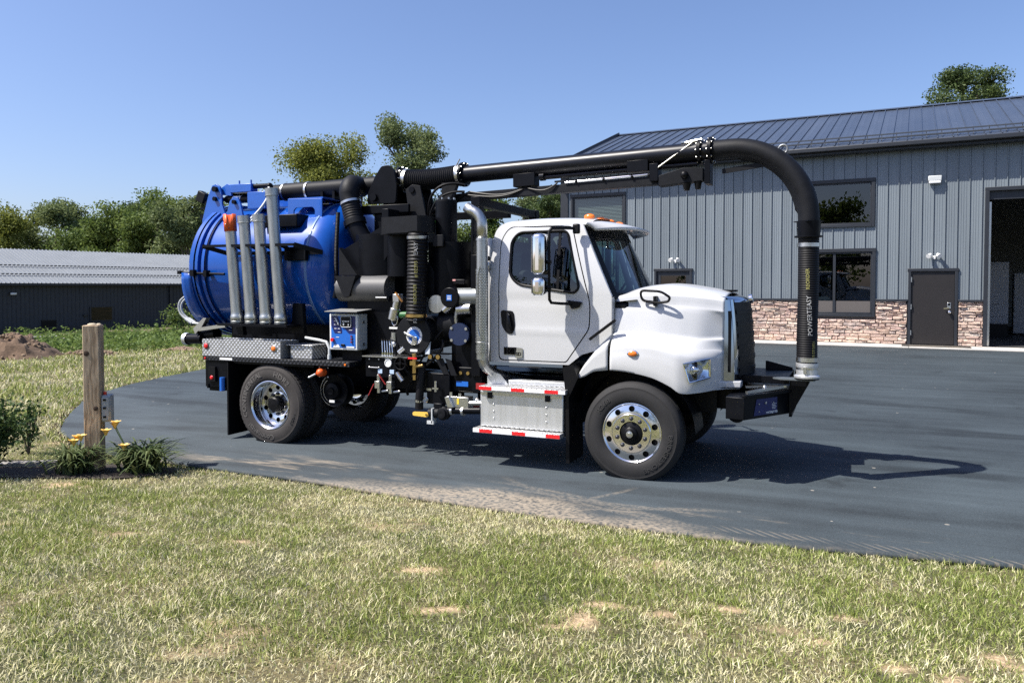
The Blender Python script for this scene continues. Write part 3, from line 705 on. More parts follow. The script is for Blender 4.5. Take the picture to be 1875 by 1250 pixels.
LEAF = {'mid': leaf_mat('leaf_mid', (.050, .095, .022), (.155, .205, .052)), 'dark': leaf_mat('leaf_dark', (.032, .062, .020), (.105, .145, .045)),
        'yellow': leaf_mat('leaf_yellow', (.080, .110, .020), (.235, .255, .055)), 'grey': leaf_mat('leaf_grey', (.065, .098, .036), (.175, .215, .085))}
BARK = mat('bark', (.11, .09, .07), .95, var=.3, vscale=6, bump=.5, bscale=30)
def cards(P, size, tint, up=.25, asp=.6, rg=nrg):
    """leaf-sized diamonds at points P"""
    n = len(P); nv = rg.normal(size=(n, 3)); nv[:, 2] += up; nv /= np.linalg.norm(nv, axis=1)[:, None]
    a = np.cross(nv, rg.normal(size=(n, 3))); a /= np.linalg.norm(a, axis=1)[:, None] + 1e-9; b = np.cross(nv, a)
    s = (size * rg.uniform(.6, 1.3, n))[:, None]; w = s * asp
    V = np.stack([P - a * s / 2, P + b * w / 2 + a * s * .06, P + a * s / 2, P - b * w / 2 + a * s * .06], 1).reshape(-1, 3)
    return V, np.arange(4 * n).reshape(n, 4), np.repeat(tint, 4)
def attr_mesh(name, V, F, T, m):
    me = bpy.data.meshes.new(name); k = F.shape[1]; me.vertices.add(len(V)); me.vertices.foreach_set('co', V.astype(np.float32).ravel())
    me.loops.add(F.size); me.loops.foreach_set('vertex_index', F.astype(np.int32).ravel())
    me.polygons.add(len(F)); me.polygons.foreach_set('loop_start', np.arange(0, F.size, k, dtype=np.int32))
    at = me.attributes.new('tint', 'FLOAT', 'POINT'); at.data.foreach_set('value', T.astype(np.float32)); me.update(calc_edges=True)
    if m: me.materials.append(m)
    return me
def tree(name, label, loc, h, w, kind, base=.25, airy=.0, leaves=5200, size=.3, seed=0, group=None, lobes=9, lo=-.05, hi=.85):
    r = random.Random(seed); rg = np.random.default_rng(seed); t = thing(name, label, 'tree', loc, group, rel=True)
    m = MB(); tips = []
    def limb(a, d, L, r0, dep):
        pts = [Vector(a)]; dd = Vector(d).normalized(); k = 4; sg = .05 if dep == 0 else .14
        for i in range(k):
            dd = (dd + Vector((r.gauss(0, sg), r.gauss(0, sg), .06 + r.gauss(0, .06)))).normalized(); pts.append(pts[-1] + dd * (L / k))
        m.tube(pts, r0, 7 if dep == 0 else 5, [r0 * (1 - .75 * i / k) for i in range(k + 1)])
        if dep >= 2: tips.append(pts[-1]); tips.append(pts[-2]); return
        nb_ = (lobes if dep == 0 else r.randint(3, 4))
        for i in range(nb_):
            f = (base + .02 + (.95 - base) * (i + r.random()) / nb_) if dep == 0 else .35 + .65 * (i + r.random()) / nb_
            j = min(k - 1, int(f * k)); q = pts[j].lerp(pts[j + 1], f * k - j); an = r.uniform(0, 6.283); e = r.uniform(lo, hi)
            nd = Vector((math.cos(an) * math.cos(e), math.sin(an) * math.cos(e), math.sin(e)))
            if dep: nd = (nd * .75 + dd * .7).normalized()
            ll = (w * .40 * r.uniform(.7, 1.1) * (1.15 - .95 * max(0, f - base - .3))) if dep == 0 else L * r.uniform(.4, .62)
            limb(q, nd, ll, max(.015, r0 * (.45 if dep == 0 else .5)), dep + 1)
        tips.extend([pts[-1]] * (1 if dep else 3))
    limb((0, 0, -.1), (r.gauss(0, .015), r.gauss(0, .015), 1), h * .90, .016 * h + .04, 0)
    m.obj('trunk', BARK, t, ang=60)
    T = np.array([tuple(p) for p in tips]); T = T[T[:, 2] > h * base * .8]
    # keep the crown inside an uneven envelope
    cz = h * (base + 1) / 2; rel = (T - [0, 0, cz]) / [w / 2, w / 2, h * (1 - base) / 2]; q = np.linalg.norm(rel, axis=1); f = np.minimum(1, 3.0 / np.maximum(q, 1e-6)); T = rel * f[:, None] * [w / 2, w / 2, h * (1 - base) / 2] + [0, 0, cz]
    n = max(1, leaves // len(T)); cr = w * (.098 if airy else .14)
    P = np.repeat(T, n, 0); sc = np.repeat(rg.uniform(.55, 1.3, len(T)), n)[:, None]; tt = np.repeat(rg.uniform(0, 1, len(T)), n)
    dv = rg.normal(size=P.shape); dv /= np.linalg.norm(dv, axis=1)[:, None]; P = P + dv * (rg.random(len(P))**.45)[:, None] * cr * 1.5 * sc * [1, 1, .7]
    tt = np.clip(tt * .55 + rg.uniform(0, .6, len(P)) + .0, 0, 1)
    V, F, A = cards(P, size, tt, rg=rg)
    link('crown', attr_mesh('crown', V, F, A, LEAF[kind]), t)
    return t
def camw(px, depth):
    """a spot on the ground seen along a bearing from the driveway edge"""
    s = (px - 937.5) / 1408 * depth
    return 2.11 + s * .916 - depth * .4013, -9.185 + s * .4013 + depth * .916
def plant_tree(px, depth, top, wpx, *a, **k):
    x, y = camw(px, depth); z = Hf(x, y) if depth < 80 else -1.2
    h = (2.07 + (525 - top) * depth / 1408 - z) * 1.03
    return tree(a[0], a[1], (x, y, z), h, wpx * 1.4 * depth / 1408, *a[2:], **k)
G1 = 'trees in a row behind the barn'
rowspec = [(-40, 92, 405, 95, 'mid', 'leafy green tree at the left end of the row behind the barn'), (18, 84, 402, 78, 'yellow', 'olive green tree lowest in the row behind the barn'), (52, 96, 388, 62, 'grey', 'pale thin tree beside the olive one behind the barn'),
           (105, 88, 377, 78, 'grey', 'tall pale grey green tree rising left of centre behind the barn'), (152, 82, 404, 70, 'mid', 'mid green round tree in the dip of the tree row'), (178, 90, 398, 60, 'dark', 'dark green tree right of the dip in the tree row'),
           (212, 80, 386, 68, 'mid', 'bushy mid green tree before the dark pointed trees'), (240, 94, 367, 44, 'dark', 'dark narrow tree with the left of two pointed tops'), (268, 92, 366, 46, 'dark', 'dark narrow tree with the right of two pointed tops'),
           (298, 78, 372, 70, 'mid', 'broad green tree left of the truck hinge'), (340, 74, 358, 72, 'grey', 'feathery pale tree directly left of the blue tank'), (375, 84, 364, 60, 'mid', 'green tree just behind the blue tank rear')]
for i, (px, dp, top, wpx, kd, lb) in enumerate(rowspec):
    plant_tree(px, dp, top, wpx * 1.45, 'broadleaf_tree', lb, kd, base=.12, seed=20 + i, group=G1, leaves=18000, size=.29, airy=1 if kd == 'grey' else 0, lobes=12)
plant_tree(562, 56, 272, 125, 'maple_tree', 'rounded yellow green tree above the blue tank', 'yellow', base=.42, seed=51, leaves=36000, size=.19, lobes=19)
plant_tree(728, 48, 226, 122, 'poplar_tree', 'tall airy grey green tree above the suction hose', 'grey', base=.38, seed=41, leaves=19000, size=.17, airy=1, lobes=12, lo=.2, hi=.95)
plant_tree(645, 60, 300, 70, 'young_tree', 'small yellow green tree between the two taller ones', 'yellow', base=.3, seed=66, leaves=7000, size=.2)
plant_tree(1735, 52, 95, 118, 'oak_tree', 'dark green tree rising above the workshop ridge', 'dark', base=.45, seed=77, airy=1, leaves=24000, size=.17, lobes=16)
G2 = 'trees far behind the truck cab'
for i, (px, dp, top, wpx, kd, lb) in enumerate([(690, 70, 370, 80, 'yellow', 'olive tree seen through the gap under the boom pivot'), (770, 74, 366, 80, 'mid', 'green tree glimpsed behind the boom supports'), (850, 72, 372, 80, 'mid', 'green tree glimpsed behind the exhaust stack'),
        (905, 70, 352, 62, 'mid', 'green tree just right of the exhaust elbow'), (955, 76, 355, 66, 'grey', 'pale green tree behind the cab roof'), (1000, 68, 348, 62, 'dark', 'dark tree beside the workshop corner'), (1045, 84, 360, 60, 'mid', 'tree mostly hidden behind the workshop corner')]):
    plant_tree(px, dp, top, wpx * 1.2, 'broadleaf_tree', lb, kd, base=.12, seed=90 + i, group=G2, leaves=12000, size=.24, lobes=12)
# trees across the road behind the viewer, which the window panes mirror
for i, (x, y, h, w, kd) in enumerate([(12, -46, 13, 9, 'mid'), (20, -50, 11, 8, 'dark'), (4, -52, 12, 9, 'dark'), (28, -47, 12, 9, 'mid'), (-8, -48, 10, 8, 'mid'), (-22, -46, 11, 9, 'dark')]):
    tree('roadside_tree', 'roadside tree mirrored in the workshop windows', (x, y, .6), h, w, kd, base=.12, seed=130 + i, leaves=5000, size=.45, group='roadside trees behind the viewer')

# ================================================================== dirt, weeds, planks
def heap(name, label, loc, rx, ry, h, seed):
    t = thing(name, label, 'dirt pile', loc, rel=True); V = []; n = 60; k = 22; rg = np.random.default_rng(seed)
    F = [(i * n + j, i * n + (j + 1) % n, (i + 1) * n + (j + 1) % n, (i + 1) * n + j) for i in range(k) for j in range(n)]
    for i in range(k + 1):
        f = i / k
        for j in range(n):
            a = 6.2832 * j / n; x = math.cos(a) * f; y = math.sin(a) * f; nz = float(fbm(np.array(x * 5 + seed), np.array(y * 5)))
            z = h * (1 - f**1.5) * (.55 + .8 * nz) - .05
            V.append((x * rx * (1 + .2 * nz), y * ry * (1 + .2 * nz), z if f < 1 else -.15))
    m = MB().add(V, F); m.obj('earth', mat('dug_earth', (.13, .085, .055), 1, var=.45, vscale=3, bump=1, bscale=14), t, ang=20)
    cl = MB()
    for i in range(170):
        a = rg.uniform(0, 6.28); f = rg.uniform(.05, 1.15) ; s = rg.uniform(.03, .09)
        x = math.cos(a) * f * rx; y = math.sin(a) * f * ry; z = h * max(0, 1 - f**1.5) * .9 + .01
        cl.sphere((x, y, z), s, 6, 4, (1, rg.uniform(.6, 1), rg.uniform(.5, .9)))
    cl.obj('clods', mat('dry_clod', (.21, .15, .10), 1, var=.3, vscale=5), t, ang=0)['kind'] = 'stuff'
    return t
heap('dirt_mound', 'brown heap of dug earth at the left edge before the barn', (-23.9, 7.9, Hf(-23.9, 7.9) - .03), 1.5, 1.4, .95, 3)
heap('dirt_spread', 'low strip of loose dry dirt right of the brown heap', (-21.7, 9.3, Hf(-21.7, 9.3) - .02), 1.4, .5, .22, 9)
heap('dirt_spread', 'thin patch of tan rubble in the weeds behind the post', (-19.6, 11.2, Hf(-19.6, 11.2) - .02), .9, .3, .14, 12)
pl = thing('plank_stack', 'small stack of grey planks lying behind the dirt heap', 'planks', (-32.9, 14.9, Hf(-32.9, 14.9)), rel=True); pl.rotation_euler.z = 1.2
for k in range(4):
    for j in range(2): B(-1.3 + .1 * j, 1.4 - .15 * k, .22 * j, .22 * j + .19, .02 + .06 * k, .07 + .06 * k).obj('plank', mat('grey_plank', (.36, .35, .33), .9, var=.15), pl, bev=.005)
def weeds():
    rg = np.random.default_rng(4); n = 15000
    a = rg.uniform(0, 1, n); d = rg.uniform(0, 1, n)
    x = -24.5 + 9.5 * a - 13 * d; y = 9.3 + 5.5 * a + 7.0 * d
    dn = fbm(x * .5, y * .5); k = dn > .36; x, y, dn = x[k], y[k], dn[k]
    hh = (.14 + .5 * rg.random(len(x))**2) * (.4 + dn) * 1.15; z = H(x, y) + hh * rg.uniform(.1, 1, len(x))
    V, F, A = cards(np.stack([x, y, z], -1), .16, rg.uniform(0, 1, len(x)) * .7 + .3 * dn, .6, .5, rg)
    link('weeds', attr_mesh('weeds', V, F, A, leaf_mat('weed_leaf', (.060, .115, .022), (.17, .235, .065))))['kind'] = 'stuff'
weeds()
def leafy(name, label, cat, loc, h, w, n, size, mt, seed, stems=7):
    t = thing(name, label, cat, loc, rel=True); r = random.Random(seed); rg = np.random.default_rng(seed); m = MB(); tips = []
    for i in range(stems):
        a = 6.283 * i / stems + r.random(); e = r.uniform(.15, 1)
        p = bez((0, 0, -.02), (math.cos(a) * w * .1, math.sin(a) * w * .1, h * .35), (math.cos(a) * w * .3 * e, math.sin(a) * w * .3 * e, h * .7), (math.cos(a) * w * .46 * e, math.sin(a) * w * .46 * e, h * r.uniform(.55, .98)), 6)
        m.tube(p, .008, 5, [.010 - .001 * k for k in range(7)]); tips += [p[2], p[3], p[4], p[5], p[6]]
    m.obj('stems', BARK, t, ang=60)
    T = np.array([tuple(p) for p in tips]); P = T[rg.integers(0, len(T), n)] + rg.normal(size=(n, 3)) * [w * .13, w * .13, h * .1]; P[:, 2] = np.maximum(P[:, 2], .02)
    V, F, A = cards(P, size, rg.uniform(0, 1, n), .5, .55, rg); link('foliage', attr_mesh('foliage', V, F, A, mt), t); return t
SHR = leaf_mat('shrub_leaf', (.018, .045, .014), (.10, .155, .050), .2)
x, y = -6.38, -4.02
leafy('shrub', 'dense dark green shrub cut off by the left edge', 'shrub', (x, y, Hf(x, y)), .78, .82, 7600, .052, SHR, 2, 18)
leafy('shrub_sprig', 'small leafy sprig standing behind the dark shrub', 'plant', (-7.2, -2.9, Hf(-7.2, -2.9)), .62, .34, 420, .055, SHR, 5, 5)
leafy('sapling', 'green sapling in the weeds at the foot of the barn', 'sapling', (-27.3, 18.2, Hf(-27.3, 18.2)), 1.7, 1.6, 700, .14, LEAF['mid'], 8, 6)

# ================================================================== garden bed, post, lilies
bed = [(-7.4, -3.6), (-6.6, -3.15), (-5.7, -2.72), (-4.85, -2.72), (-4.7, -3.0), (-4.95, -3.5), (-5.5, -3.75), (-6.2, -4.25), (-7.0, -4.5), (-7.6, -4.2)]
mb_ = panel(rounded(bed, .3), [], lin(-7.4, -4.8, 9), lin(-4.4, -2.8, 7), lambda u, v: (u, v, Hf(u, v) + .028)).obj('mulch_bed', mat('dark_mulch', (.030, .022, .017), 1, var=.6, vscale=20, bump=1, bscale=50)); struct(mb_)
tb = thing('edging_timber', 'weathered grey timber edging the bed between shrub and post', 'timber', (-6.3, -3.45, Hf(-6.3, -3.45)), rel=True); tb.rotation_euler.z = .62
B(-.42, .45, -.05, .05, -.03, .085).obj('beam', mat('grey_timber', (.30, .28, .25), .95, var=.3, vscale=5, stretch=(1, 6, 6), bump=.5, bscale=20), tb, bev=.012)
B(-.30, .40, .055, .13, -.03, .05).obj('beam', MATS['grey_timber'], tb, bev=.012)
def wood_mat():
    m = bpy.data.materials.new('weathered_post_wood'); m.use_nodes = True; n = m.node_tree.nodes; l = m.node_tree.links; b = n['Principled BSDF']; b.inputs['Roughness'].default_value = .85
    tc = n.new('ShaderNodeTexCoord'); mp = n.new('ShaderNodeMapping'); mp.inputs['Scale'].default_value = (1, 1, .07); l.new(tc.outputs['Object'], mp.inputs[0])
    kn = n.new('ShaderNodeTexNoise'); kn.inputs['Scale'].default_value = 2.2; l.new(tc.outputs['Object'], kn.inputs['Vector'])
    mm = n.new('ShaderNodeVectorMath'); mm.operation = 'MULTIPLY_ADD'; mm.inputs[1].default_value = (.10, .10, .10); l.new(kn.outputs['Color'], mm.inputs[0]); l.new(mp.outputs[0], mm.inputs[2])
    no = n.new('ShaderNodeTexNoise'); no.inputs['Scale'].default_value = 42; no.inputs['Detail'].default_value = 5; l.new(mm.outputs[0], no.inputs['Vector'])
    rp = n.new('ShaderNodeValToRGB'); e = rp.color_ramp.elements; e[0].position = .32; e[0].color = (.22, .15, .09, 1); e[1].position = .68; e[1].color = (.56, .43, .29, 1); l.new(no.outputs[0], rp.inputs[0])
    l.new(rp.outputs[0], b.inputs['Base Color'])
    bp = n.new('ShaderNodeBump'); bp.inputs['Strength'].default_value = .5; bp.inputs['Distance'].default_value = .006; l.new(no.outputs[0], bp.inputs['Height']); l.new(bp.outputs[0], b.inputs['Normal']); return m
PX, PY = -5.6, -3.22
post = thing('wooden_post', 'square weathered wooden post standing in the daylilies', 'post', (PX, PY, Hf(PX, PY)), rel=True); post.rotation_euler.z = R(-56.4 + 90)
pw2 = .084; ph = 1.64
WOOD = wood_mat()
B(-pw2, pw2, -pw2, pw2, -.05, ph).obj('shaft', WOOD, post, bev=.008)
m = MB()
for x, z, s in ((-.045, 1.33, .030), (.042, .72, .026)):
    o = MB().lathe((x, -pw2 - .001, z), (0, -1, 0), [(s, 0), (s * .6, .003), (.001, .003)], 14); o.obj('knot', mat('dark_knot', (.055, .034, .022), .9), post)
m = MB().sphere((-.01, 0, ph + .005), .05, 10, 6, (1, 1, .35)).sphere((.05, .03, ph + .004), .03, 8, 6, (1, 1, .5)); m.obj('crumbling_top', mat('pale_wood_top', (.50, .42, .30), .95), post)
eb = thing('outlet_box', 'grey outdoor electrical box mounted on the wooden post', 'electrical box', (PX, PY, Hf(PX, PY)), rel=True); eb.rotation_euler.z = post.rotation_euler.z
EBM = mat('grey_pvc', (.30, .32, .33), .5)
B(pw2 + .002, pw2 + .10, -.055, .075, .56, .86).obj('case', EBM, eb, bev=.012); B(pw2 + .012, pw2 + .09, -.072, -.056, .58, .84).obj('lid', EBM, eb, bev=.006)
for z in (.61, .71, .8): B(pw2 + .03, pw2 + .06, -.078, -.0725, z, z + .022).obj('latch', PLASTIC, eb)
MB().cyl((pw2 + .03, 0, .86), (pw2 + .03, 0, .895), .018, n=10).obj('red_cap', REDL, eb)
BLADE = leaf_mat('lily_leaf', (.030, .060, .018), (.17, .20, .085), .25)
PETAL = mat('lily_petal', (.85, .55, .13), .6, var=.12, vscale=14)
def lily(label, loc, n, R0, hh, flowers, seed):
    t = thing('daylily', label, 'daylily', loc, rel=True); rg = np.random.default_rng(seed); V = []; F = []; T = []
    for i in range(n):
        a = rg.uniform(0, 6.283); L = rg.uniform(.55, 1.05) * R0; up = rg.uniform(.45, 1) * hh; w = rg.uniform(.009, .017); o = np.array([math.cos(a), math.sin(a), 0]); s = np.array([-o[1], o[0], 0]); b0 = rg.normal(size=2) * R0 * .16
        tn = rg.uniform(0, 1); k = 7
        for j in range(k + 1):
            f = j / k; p = np.array([b0[0], b0[1], 0]) + o * L * (f**1.35) + np.array([0, 0, up * (2.1 * f - 1.45 * f * f) if L > .3 * R0 else up * f]); ww = w * (1 - f**2.2) + .0006
            V += [p - s * ww, p + s * ww]; T += [tn, tn * .6 + .4 * rg.random()]
            if j: q = len(V) - 4; F.append((q, q + 1, q + 3, q + 2))
    link('leaves', attr_mesh('leaves', np.array(V), np.array(F), np.array(T), BLADE), t)
    for (x, y, z, tilt) in flowers:
        st = MB().tube(bez((x * .3, y * .3, 0), (x * .5, y * .5, z * .5), (x * .9, y * .9, z * .8), (x, y, z), 8), .005, 5); st.obj('stalk', mat('lily_stalk', (.12, .18, .05), .7), t)
        m = MB()
        for q in range(6):
            a = 6.283 * q / 6 + tilt; o = Vector((math.cos(a), math.sin(a), 0)); s = Vector((-o.y, o.x, 0)); c = Vector((x, y, z)); rows = []
            for f, r_, h_, w_ in ((0, .006, -.025, .005), (.4, .018, .014, .016), (.75, .037, .04, .021), (1, .06, .046, .006)): rows.append([c + o * r_ + Vector((0, 0, h_)) - s * w_, c + o * r_ + Vector((0, 0, h_)) + s * w_])
            vs_ = [p for rw in rows for p in rw]; m.add(vs_, [(2 * i, 2 * i + 1, 2 * i + 3, 2 * i + 2) for i in range(3)])
        me = m.mesh('flower', PETAL, 60); link('flower', me, t)
    return t
lily('left daylily clump with orange blooms in front of the post', (-5.62, -3.47, Hf(-5.62, -3.47) + .02), 190, .44, .41, [(.0, .05, .36, .3), (.10, .02, .38, .9), (.26, .20, .42, .2), (.04, -.02, .33, .6)], 3)
lily('right daylily clump with yellow orange blooms beside the post', (-5.1, -3.02, Hf(-5.1, -3.02) + .02), 260, .54, .44, [(-.22, -.16, .53, .1), (-.02, -.22, .30, .8), (-.28, -.12, .50, .5)], 6)

def gravel():
    rg = np.random.default_rng(17); n = 5200; x = rg.uniform(-6.5, 5.5, n); ey = np.interp(x, EA[1:14, 0][::-1], EA[1:14, 1][::-1])
    y = ey + np.abs(rg.normal(size=n)) * .16 - .05; s_ = rg.uniform(.003, .009, n); z = np.where(y > ey, 0.0, 0) + H(x, np.maximum(y, -2.66)) + s_ * .4
    o = np.array([(1, 0, 0), (-1, 0, 0), (0, 1, 0), (0, -1, 0), (0, 0, .7), (0, 0, -.7)]); a = rg.uniform(0, 6.28, n); c, q = np.cos(a), np.sin(a); st = rg.uniform(.6, 1.4, (n, 1, 3))
    V = np.repeat(o[None], n, 0) * st * s_[:, None, None]; V = np.stack([V[..., 0] * c[:, None] - V[..., 1] * q[:, None], V[..., 0] * q[:, None] + V[..., 1] * c[:, None], V[..., 2]], -1) + np.stack([x, y, z], -1)[:, None]
    f = np.array([(0, 2, 4), (2, 1, 4), (1, 3, 4), (3, 0, 4), (2, 0, 5), (1, 2, 5), (3, 1, 5), (0, 3, 5)]); F = (np.arange(n)[:, None, None] * 6 + f[None]).reshape(-1, 3)
    link('gravel', attr_mesh('gravel', V.reshape(-1, 3), F, np.repeat(rg.random(n), 6), leaf_mat('grit_stone', (.14, .12, .10), (.48, .41, .32), 0)))['kind'] = 'stuff'
gravel()

def litter():
    rg = np.random.default_rng(23); P_ = []
    for i in range(9, 19):
        (x1, y1), (x2, y2) = EDGE[i], EDGE[i + 1]; k = int(math.dist((x1, y1), (x2, y2)) * 330); t = rg.random(k)
        nx, ny = (y2 - y1), -(x2 - x1); L = math.hypot(nx, ny); o = rg.normal(size=k) * .07
        x = x1 + (x2 - x1) * t + nx / L * o; y = y1 + (y2 - y1) * t + ny / L * o; P_.append(np.stack([x, y, H(x, y) + rg.uniform(.004, .03, k)], -1))
    P_ = np.concatenate(P_); V, F, A = cards(P_, .055, rg.random(len(P_)), 1.2, .55, rg)
    link('leaf_litter', attr_mesh('leaf_litter', V, F, A, leaf_mat('dead_leaf', (.025, .018, .012), (.16, .11, .065), .1)))['kind'] = 'stuff'
litter()

# ================================================================== the truck
TR = thing('vacuum_truck', 'white cab vacuum excavation truck with blue debris tank and black boom', 'truck', (-2.4, 0, 0))
TL = Vector(TR.location)
def P(mb, name, m, parent=None, **k): return mb.obj(name, m, parent or TR, **k)
def sub(name, loc, parent=None):
    o = bpy.data.objects.new(name, None); C.objects.link(o); o.parent = parent or TR; o.location = Vector(loc) - TL; o.empty_display_size = .1; return o
def at(me, name, parent): return link(name, me, parent)

# ---- chassis
m = MB()
for s in (-1, 1):
    m.box(-6.0, 1.0, s * .43 - .04, s * .43 + .04, .72, .99)
PS(m, 'frame_rail', BLACK, bev=.006)
m = MB()
for x in (-5.9, -5.3, -4.3, -3.5, -2.6, -1.7, -.8, .1, .8): m.box(x, x + .1, -.39, .39, .76, .95)
PS(m, 'crossmember', BLACK)
P(MB().box(-.06, .06, -.95, .95, .42, .54), 'front_axle', BLACK, bev=.02)
P(MB().cyl((-4.88, -.9, .5), (-4.88, .9, .5), .09).sphere((-4.88, 0, .5), .24, 16, 10), 'rear_axle', BLACK)
m = MB()
for s in (-.5, .5):
    m.tube(bez((-.75, s, .75), (-.4, s, .6), (.4, s, .6), (.75, s, .75)), .04, 6).tube(bez((-5.6, s, .8), (-5.2, s, .62), (-4.6, s, .62), (-4.2, s, .8)), .05, 6)
PS(m, 'leaf_spring', BLACK)
P(MB().cyl((-2.2, -.05, .75), (-4.7, 0, .55), .05), 'driveshaft', BLACK)
P(MB().box(-1.1, .6, -.35, .35, .62, 1.25), 'engine', BLACK, bev=.04)
P(MB().box(-2.3, -1.1, -.28, .28, .6, 1.0), 'gearbox', BLACK, bev=.05)

# ---- wheels
def tyre_profile(blocks):
    p = [(.290, .055), (.297, .035), (.312, .018), (.335, .008), (.36, .002), (.385, 0), (.41, .001), (.435, .005), (.455, .010), (.462, .0085), (.468, .013), (.487, .022), (.503, .038), (.512, .058)]
    y = .075
    if blocks: p += [(.500, .060), (.500, .15)]
    else:
        for k in range(2):
            p += [(.516, y), (.516, y + .032), (.505, y + .035), (.505, y + .044)]; y += .047
    half = p + [(.516 if not blocks else .500, .14)]
    return half + [(r, .28 - y) for r, y in reversed(half[:-1])]
def tyre_mesh(blocks, m): return MB().lathe((0, 0, 0), (0, 1, 0), tyre_profile(blocks), 72).mesh('tyre', m, 32)
def disc(rh, rc, r1, r2, yf, n=10, hp=18):
    """wheel disc between r1 and r2 with n hand holes of radius rh centred at rc"""
    m = MB(); ha = math.pi / n
    for s in range(n):
        a0 = 2 * ha * s + ha; rings = []
        bp_ = []
        for i in range(24):
            t = i / 24 * 4
            if t < 1: r_, a = r1 + (r2 - r1) * t, -ha
            elif t < 2: r_, a = r2, -ha + 2 * ha * (t - 1)
            elif t < 3: r_, a = r2 - (r2 - r1) * (t - 2), ha
            else: r_, a = r1, ha - 2 * ha * (t - 3)
            bp_.append((r_ * math.cos(a), r_ * math.sin(a)))
        hp_ = []
        for (x, y) in bp_:
            an = math.atan2(y, x - rc); hp_.append((rc + rh * math.cos(an), rh * math.sin(an)))
        for f in (0, .35, .7, 1): rings.append([(b[0] * (1 - f) + h[0] * f, b[1] * (1 - f) + h[1] * f) for b, h in zip(bp_, hp_)])
        vs_ = []
        for ri, rg_ in enumerate(rings):
            for x, y in rg_:
                r_ = math.hypot(x, y); a = math.atan2(y, x) + a0; vs_.append((r_ * math.cos(a), yf(r_), r_ * math.sin(a)))
        for x, y in rings[-1]:
            r_ = math.hypot(x, y); a = math.atan2(y, x) + a0; vs_.append((r_ * math.cos(a), yf(r_) + .018, r_ * math.sin(a)))
        m.add(vs_, [(k * 24 + i, k * 24 + (i + 1) % 24, (k + 1) * 24 + (i + 1) % 24, (k + 1) * 24 + i) for k in range(4) for i in range(24)])
    return m
def ring_text(txt, r, size, a_mid, flip=False, depth=.0016, m=None, sp=1.0):
    """raised lettering on the sidewall; angle measured clockwise from the top as seen from outside"""
    vs_, fs = text_mesh(txt, size, depth, 2, bold=.0006); xs_ = [v[0] for v in vs_]; mid = (min(xs_) + max(xs_)) / 2; out = []
    for x, y, z in vs_:
        u = (x - mid) * sp
        if not flip: a = a_mid + u / r; rr = r + y - size * .35
        else: a = a_mid - u / r; rr = r - y + size * .35
        yy = np.interp(rr, [.30, .312, .335, .36, .385, .41, .435, .455], [.03, .018, .008, .002, 0, .001, .005, .010])
        out.append((math.sin(a) * rr, yy - .0015 - z - depth, math.cos(a) * rr))
    return MB().add(out, fs).mesh('tyre_lettering', m, 0)
TYF, TYR = tyre_mesh(False, RUBBER), tyre_mesh(True, RUBBERD)
yf = lambda r: .030 if r > .27 else (.030 - .030 * (1 - (r - .2) / .07) if r > .2 else .0)
fr = disc(.031, .248, .205, .285, lambda r: .012 + .018 * max(0, (r - .21) / .075)**1.3)
fr.lathe((0, 0, 0), (0, 1, 0), [(.302, .045), (.307, .03), (.305, .022), (.298, .02), (.285, .030)], 60)
fr.lathe((0, 0, 0), (0, 1, 0), [(.2051, .012), (.200, .004), (.195, .0), (.12, -.001), (.115, .01), (.115, .08)], 60)
RIMF = fr.mesh('rim', ALU, 35)
DARKD = MB().lathe((0, .06, 0), (0, 1, 0), [(.30, 0), (.05, .0)], 32).mesh('brake_drum', PLASTIC, 0)
HUBF = MB().lathe((0, 0, 0), (0, -1, 0), [(.114, -.05), (.112, -.005), (.085, .006), (.072, .01), (.068, .035), (.06, .045), (.045, .05), (.043, .062), (.03, .07), (.001, .072)], 32).mesh('hub', PLASTIC, 35)
CAPF = MB().lathe((0, -.071, 0), (0, -1, 0), [(.034, -.004), (.034, .003), (.018, .006), (.017, .013), (.001, .014)], 20).mesh('hub_cap', STEEL, 35)
nut = MB().lathe((0, 0, 0), (0, -1, 0), [(.022, .0), (.022, .006), (.017, .008), (.0165, .026), (.011, .032), (.001, .033)], 12).mesh('lug_nut', mat('dark_nut', (.10, .10, .11), .3, .8), 35)
rr_ = disc(.031, .205, .16, .255, lambda r: .175 + .012 * max(0, 1 - (r - .16) / .05))
rr_.lathe((0, 0, 0), (0, 1, 0), [(.300, .045), (.308, .028), (.306, .016), (.298, .013), (.290, .022), (.280, .03), (.276, .06), (.268, .085), (.262, .10), (.260, .155), (.255, .175)], 64)
rr_.lathe((0, 0, 0), (0, 1, 0), [(.1601, .187), (.155, .18), (.15, .178), (.10, .178)], 48)
RIMR = rr_.mesh('rim', ALU, 35)
HUBR = MB().lathe((0, .2, 0), (0, -1, 0), [(.105, .0), (.1, .05), (.09, .11), (.075, .125), (.001, .13)], 28).mesh('hub', PLASTIC, 35)
DARKR = MB().lathe((0, .23, 0), (0, 1, 0), [(.29, 0), (.05, .0)], 32).mesh('brake_drum', PLASTIC, 0)
blk = MB()
for k in range(54):
    for y0, y1, ph in ((.058, .118, 0), (.126, .154, .5), (.162, .222, 0)):
        a = 2 * math.pi * (k + ph) / 54; mt_ = Matrix.Rotation(a, 4, 'Y')
        blk.box(-.022, .022, y0, y1, .495, .518, mt_)
    a = 2 * math.pi * k / 54; mt_ = Matrix.Rotation(a, 4, 'Y')
    for y0 in (.034, .228): blk.box(-.02, .02, y0, y0 + .018, .488, .506, mt_)
TREAD = blk.mesh('tread_block', RUBBER, 0)
TXF = [ring_text('BRIDGESTONE', .40, .062, R(125), False, m=mat('tyre_letter_dark', (.030, .029, .028), .75), sp=1.25), ring_text('R268', .40, .066, R(-48), False, m=MATS['tyre_letter_dark'], sp=1.4)]
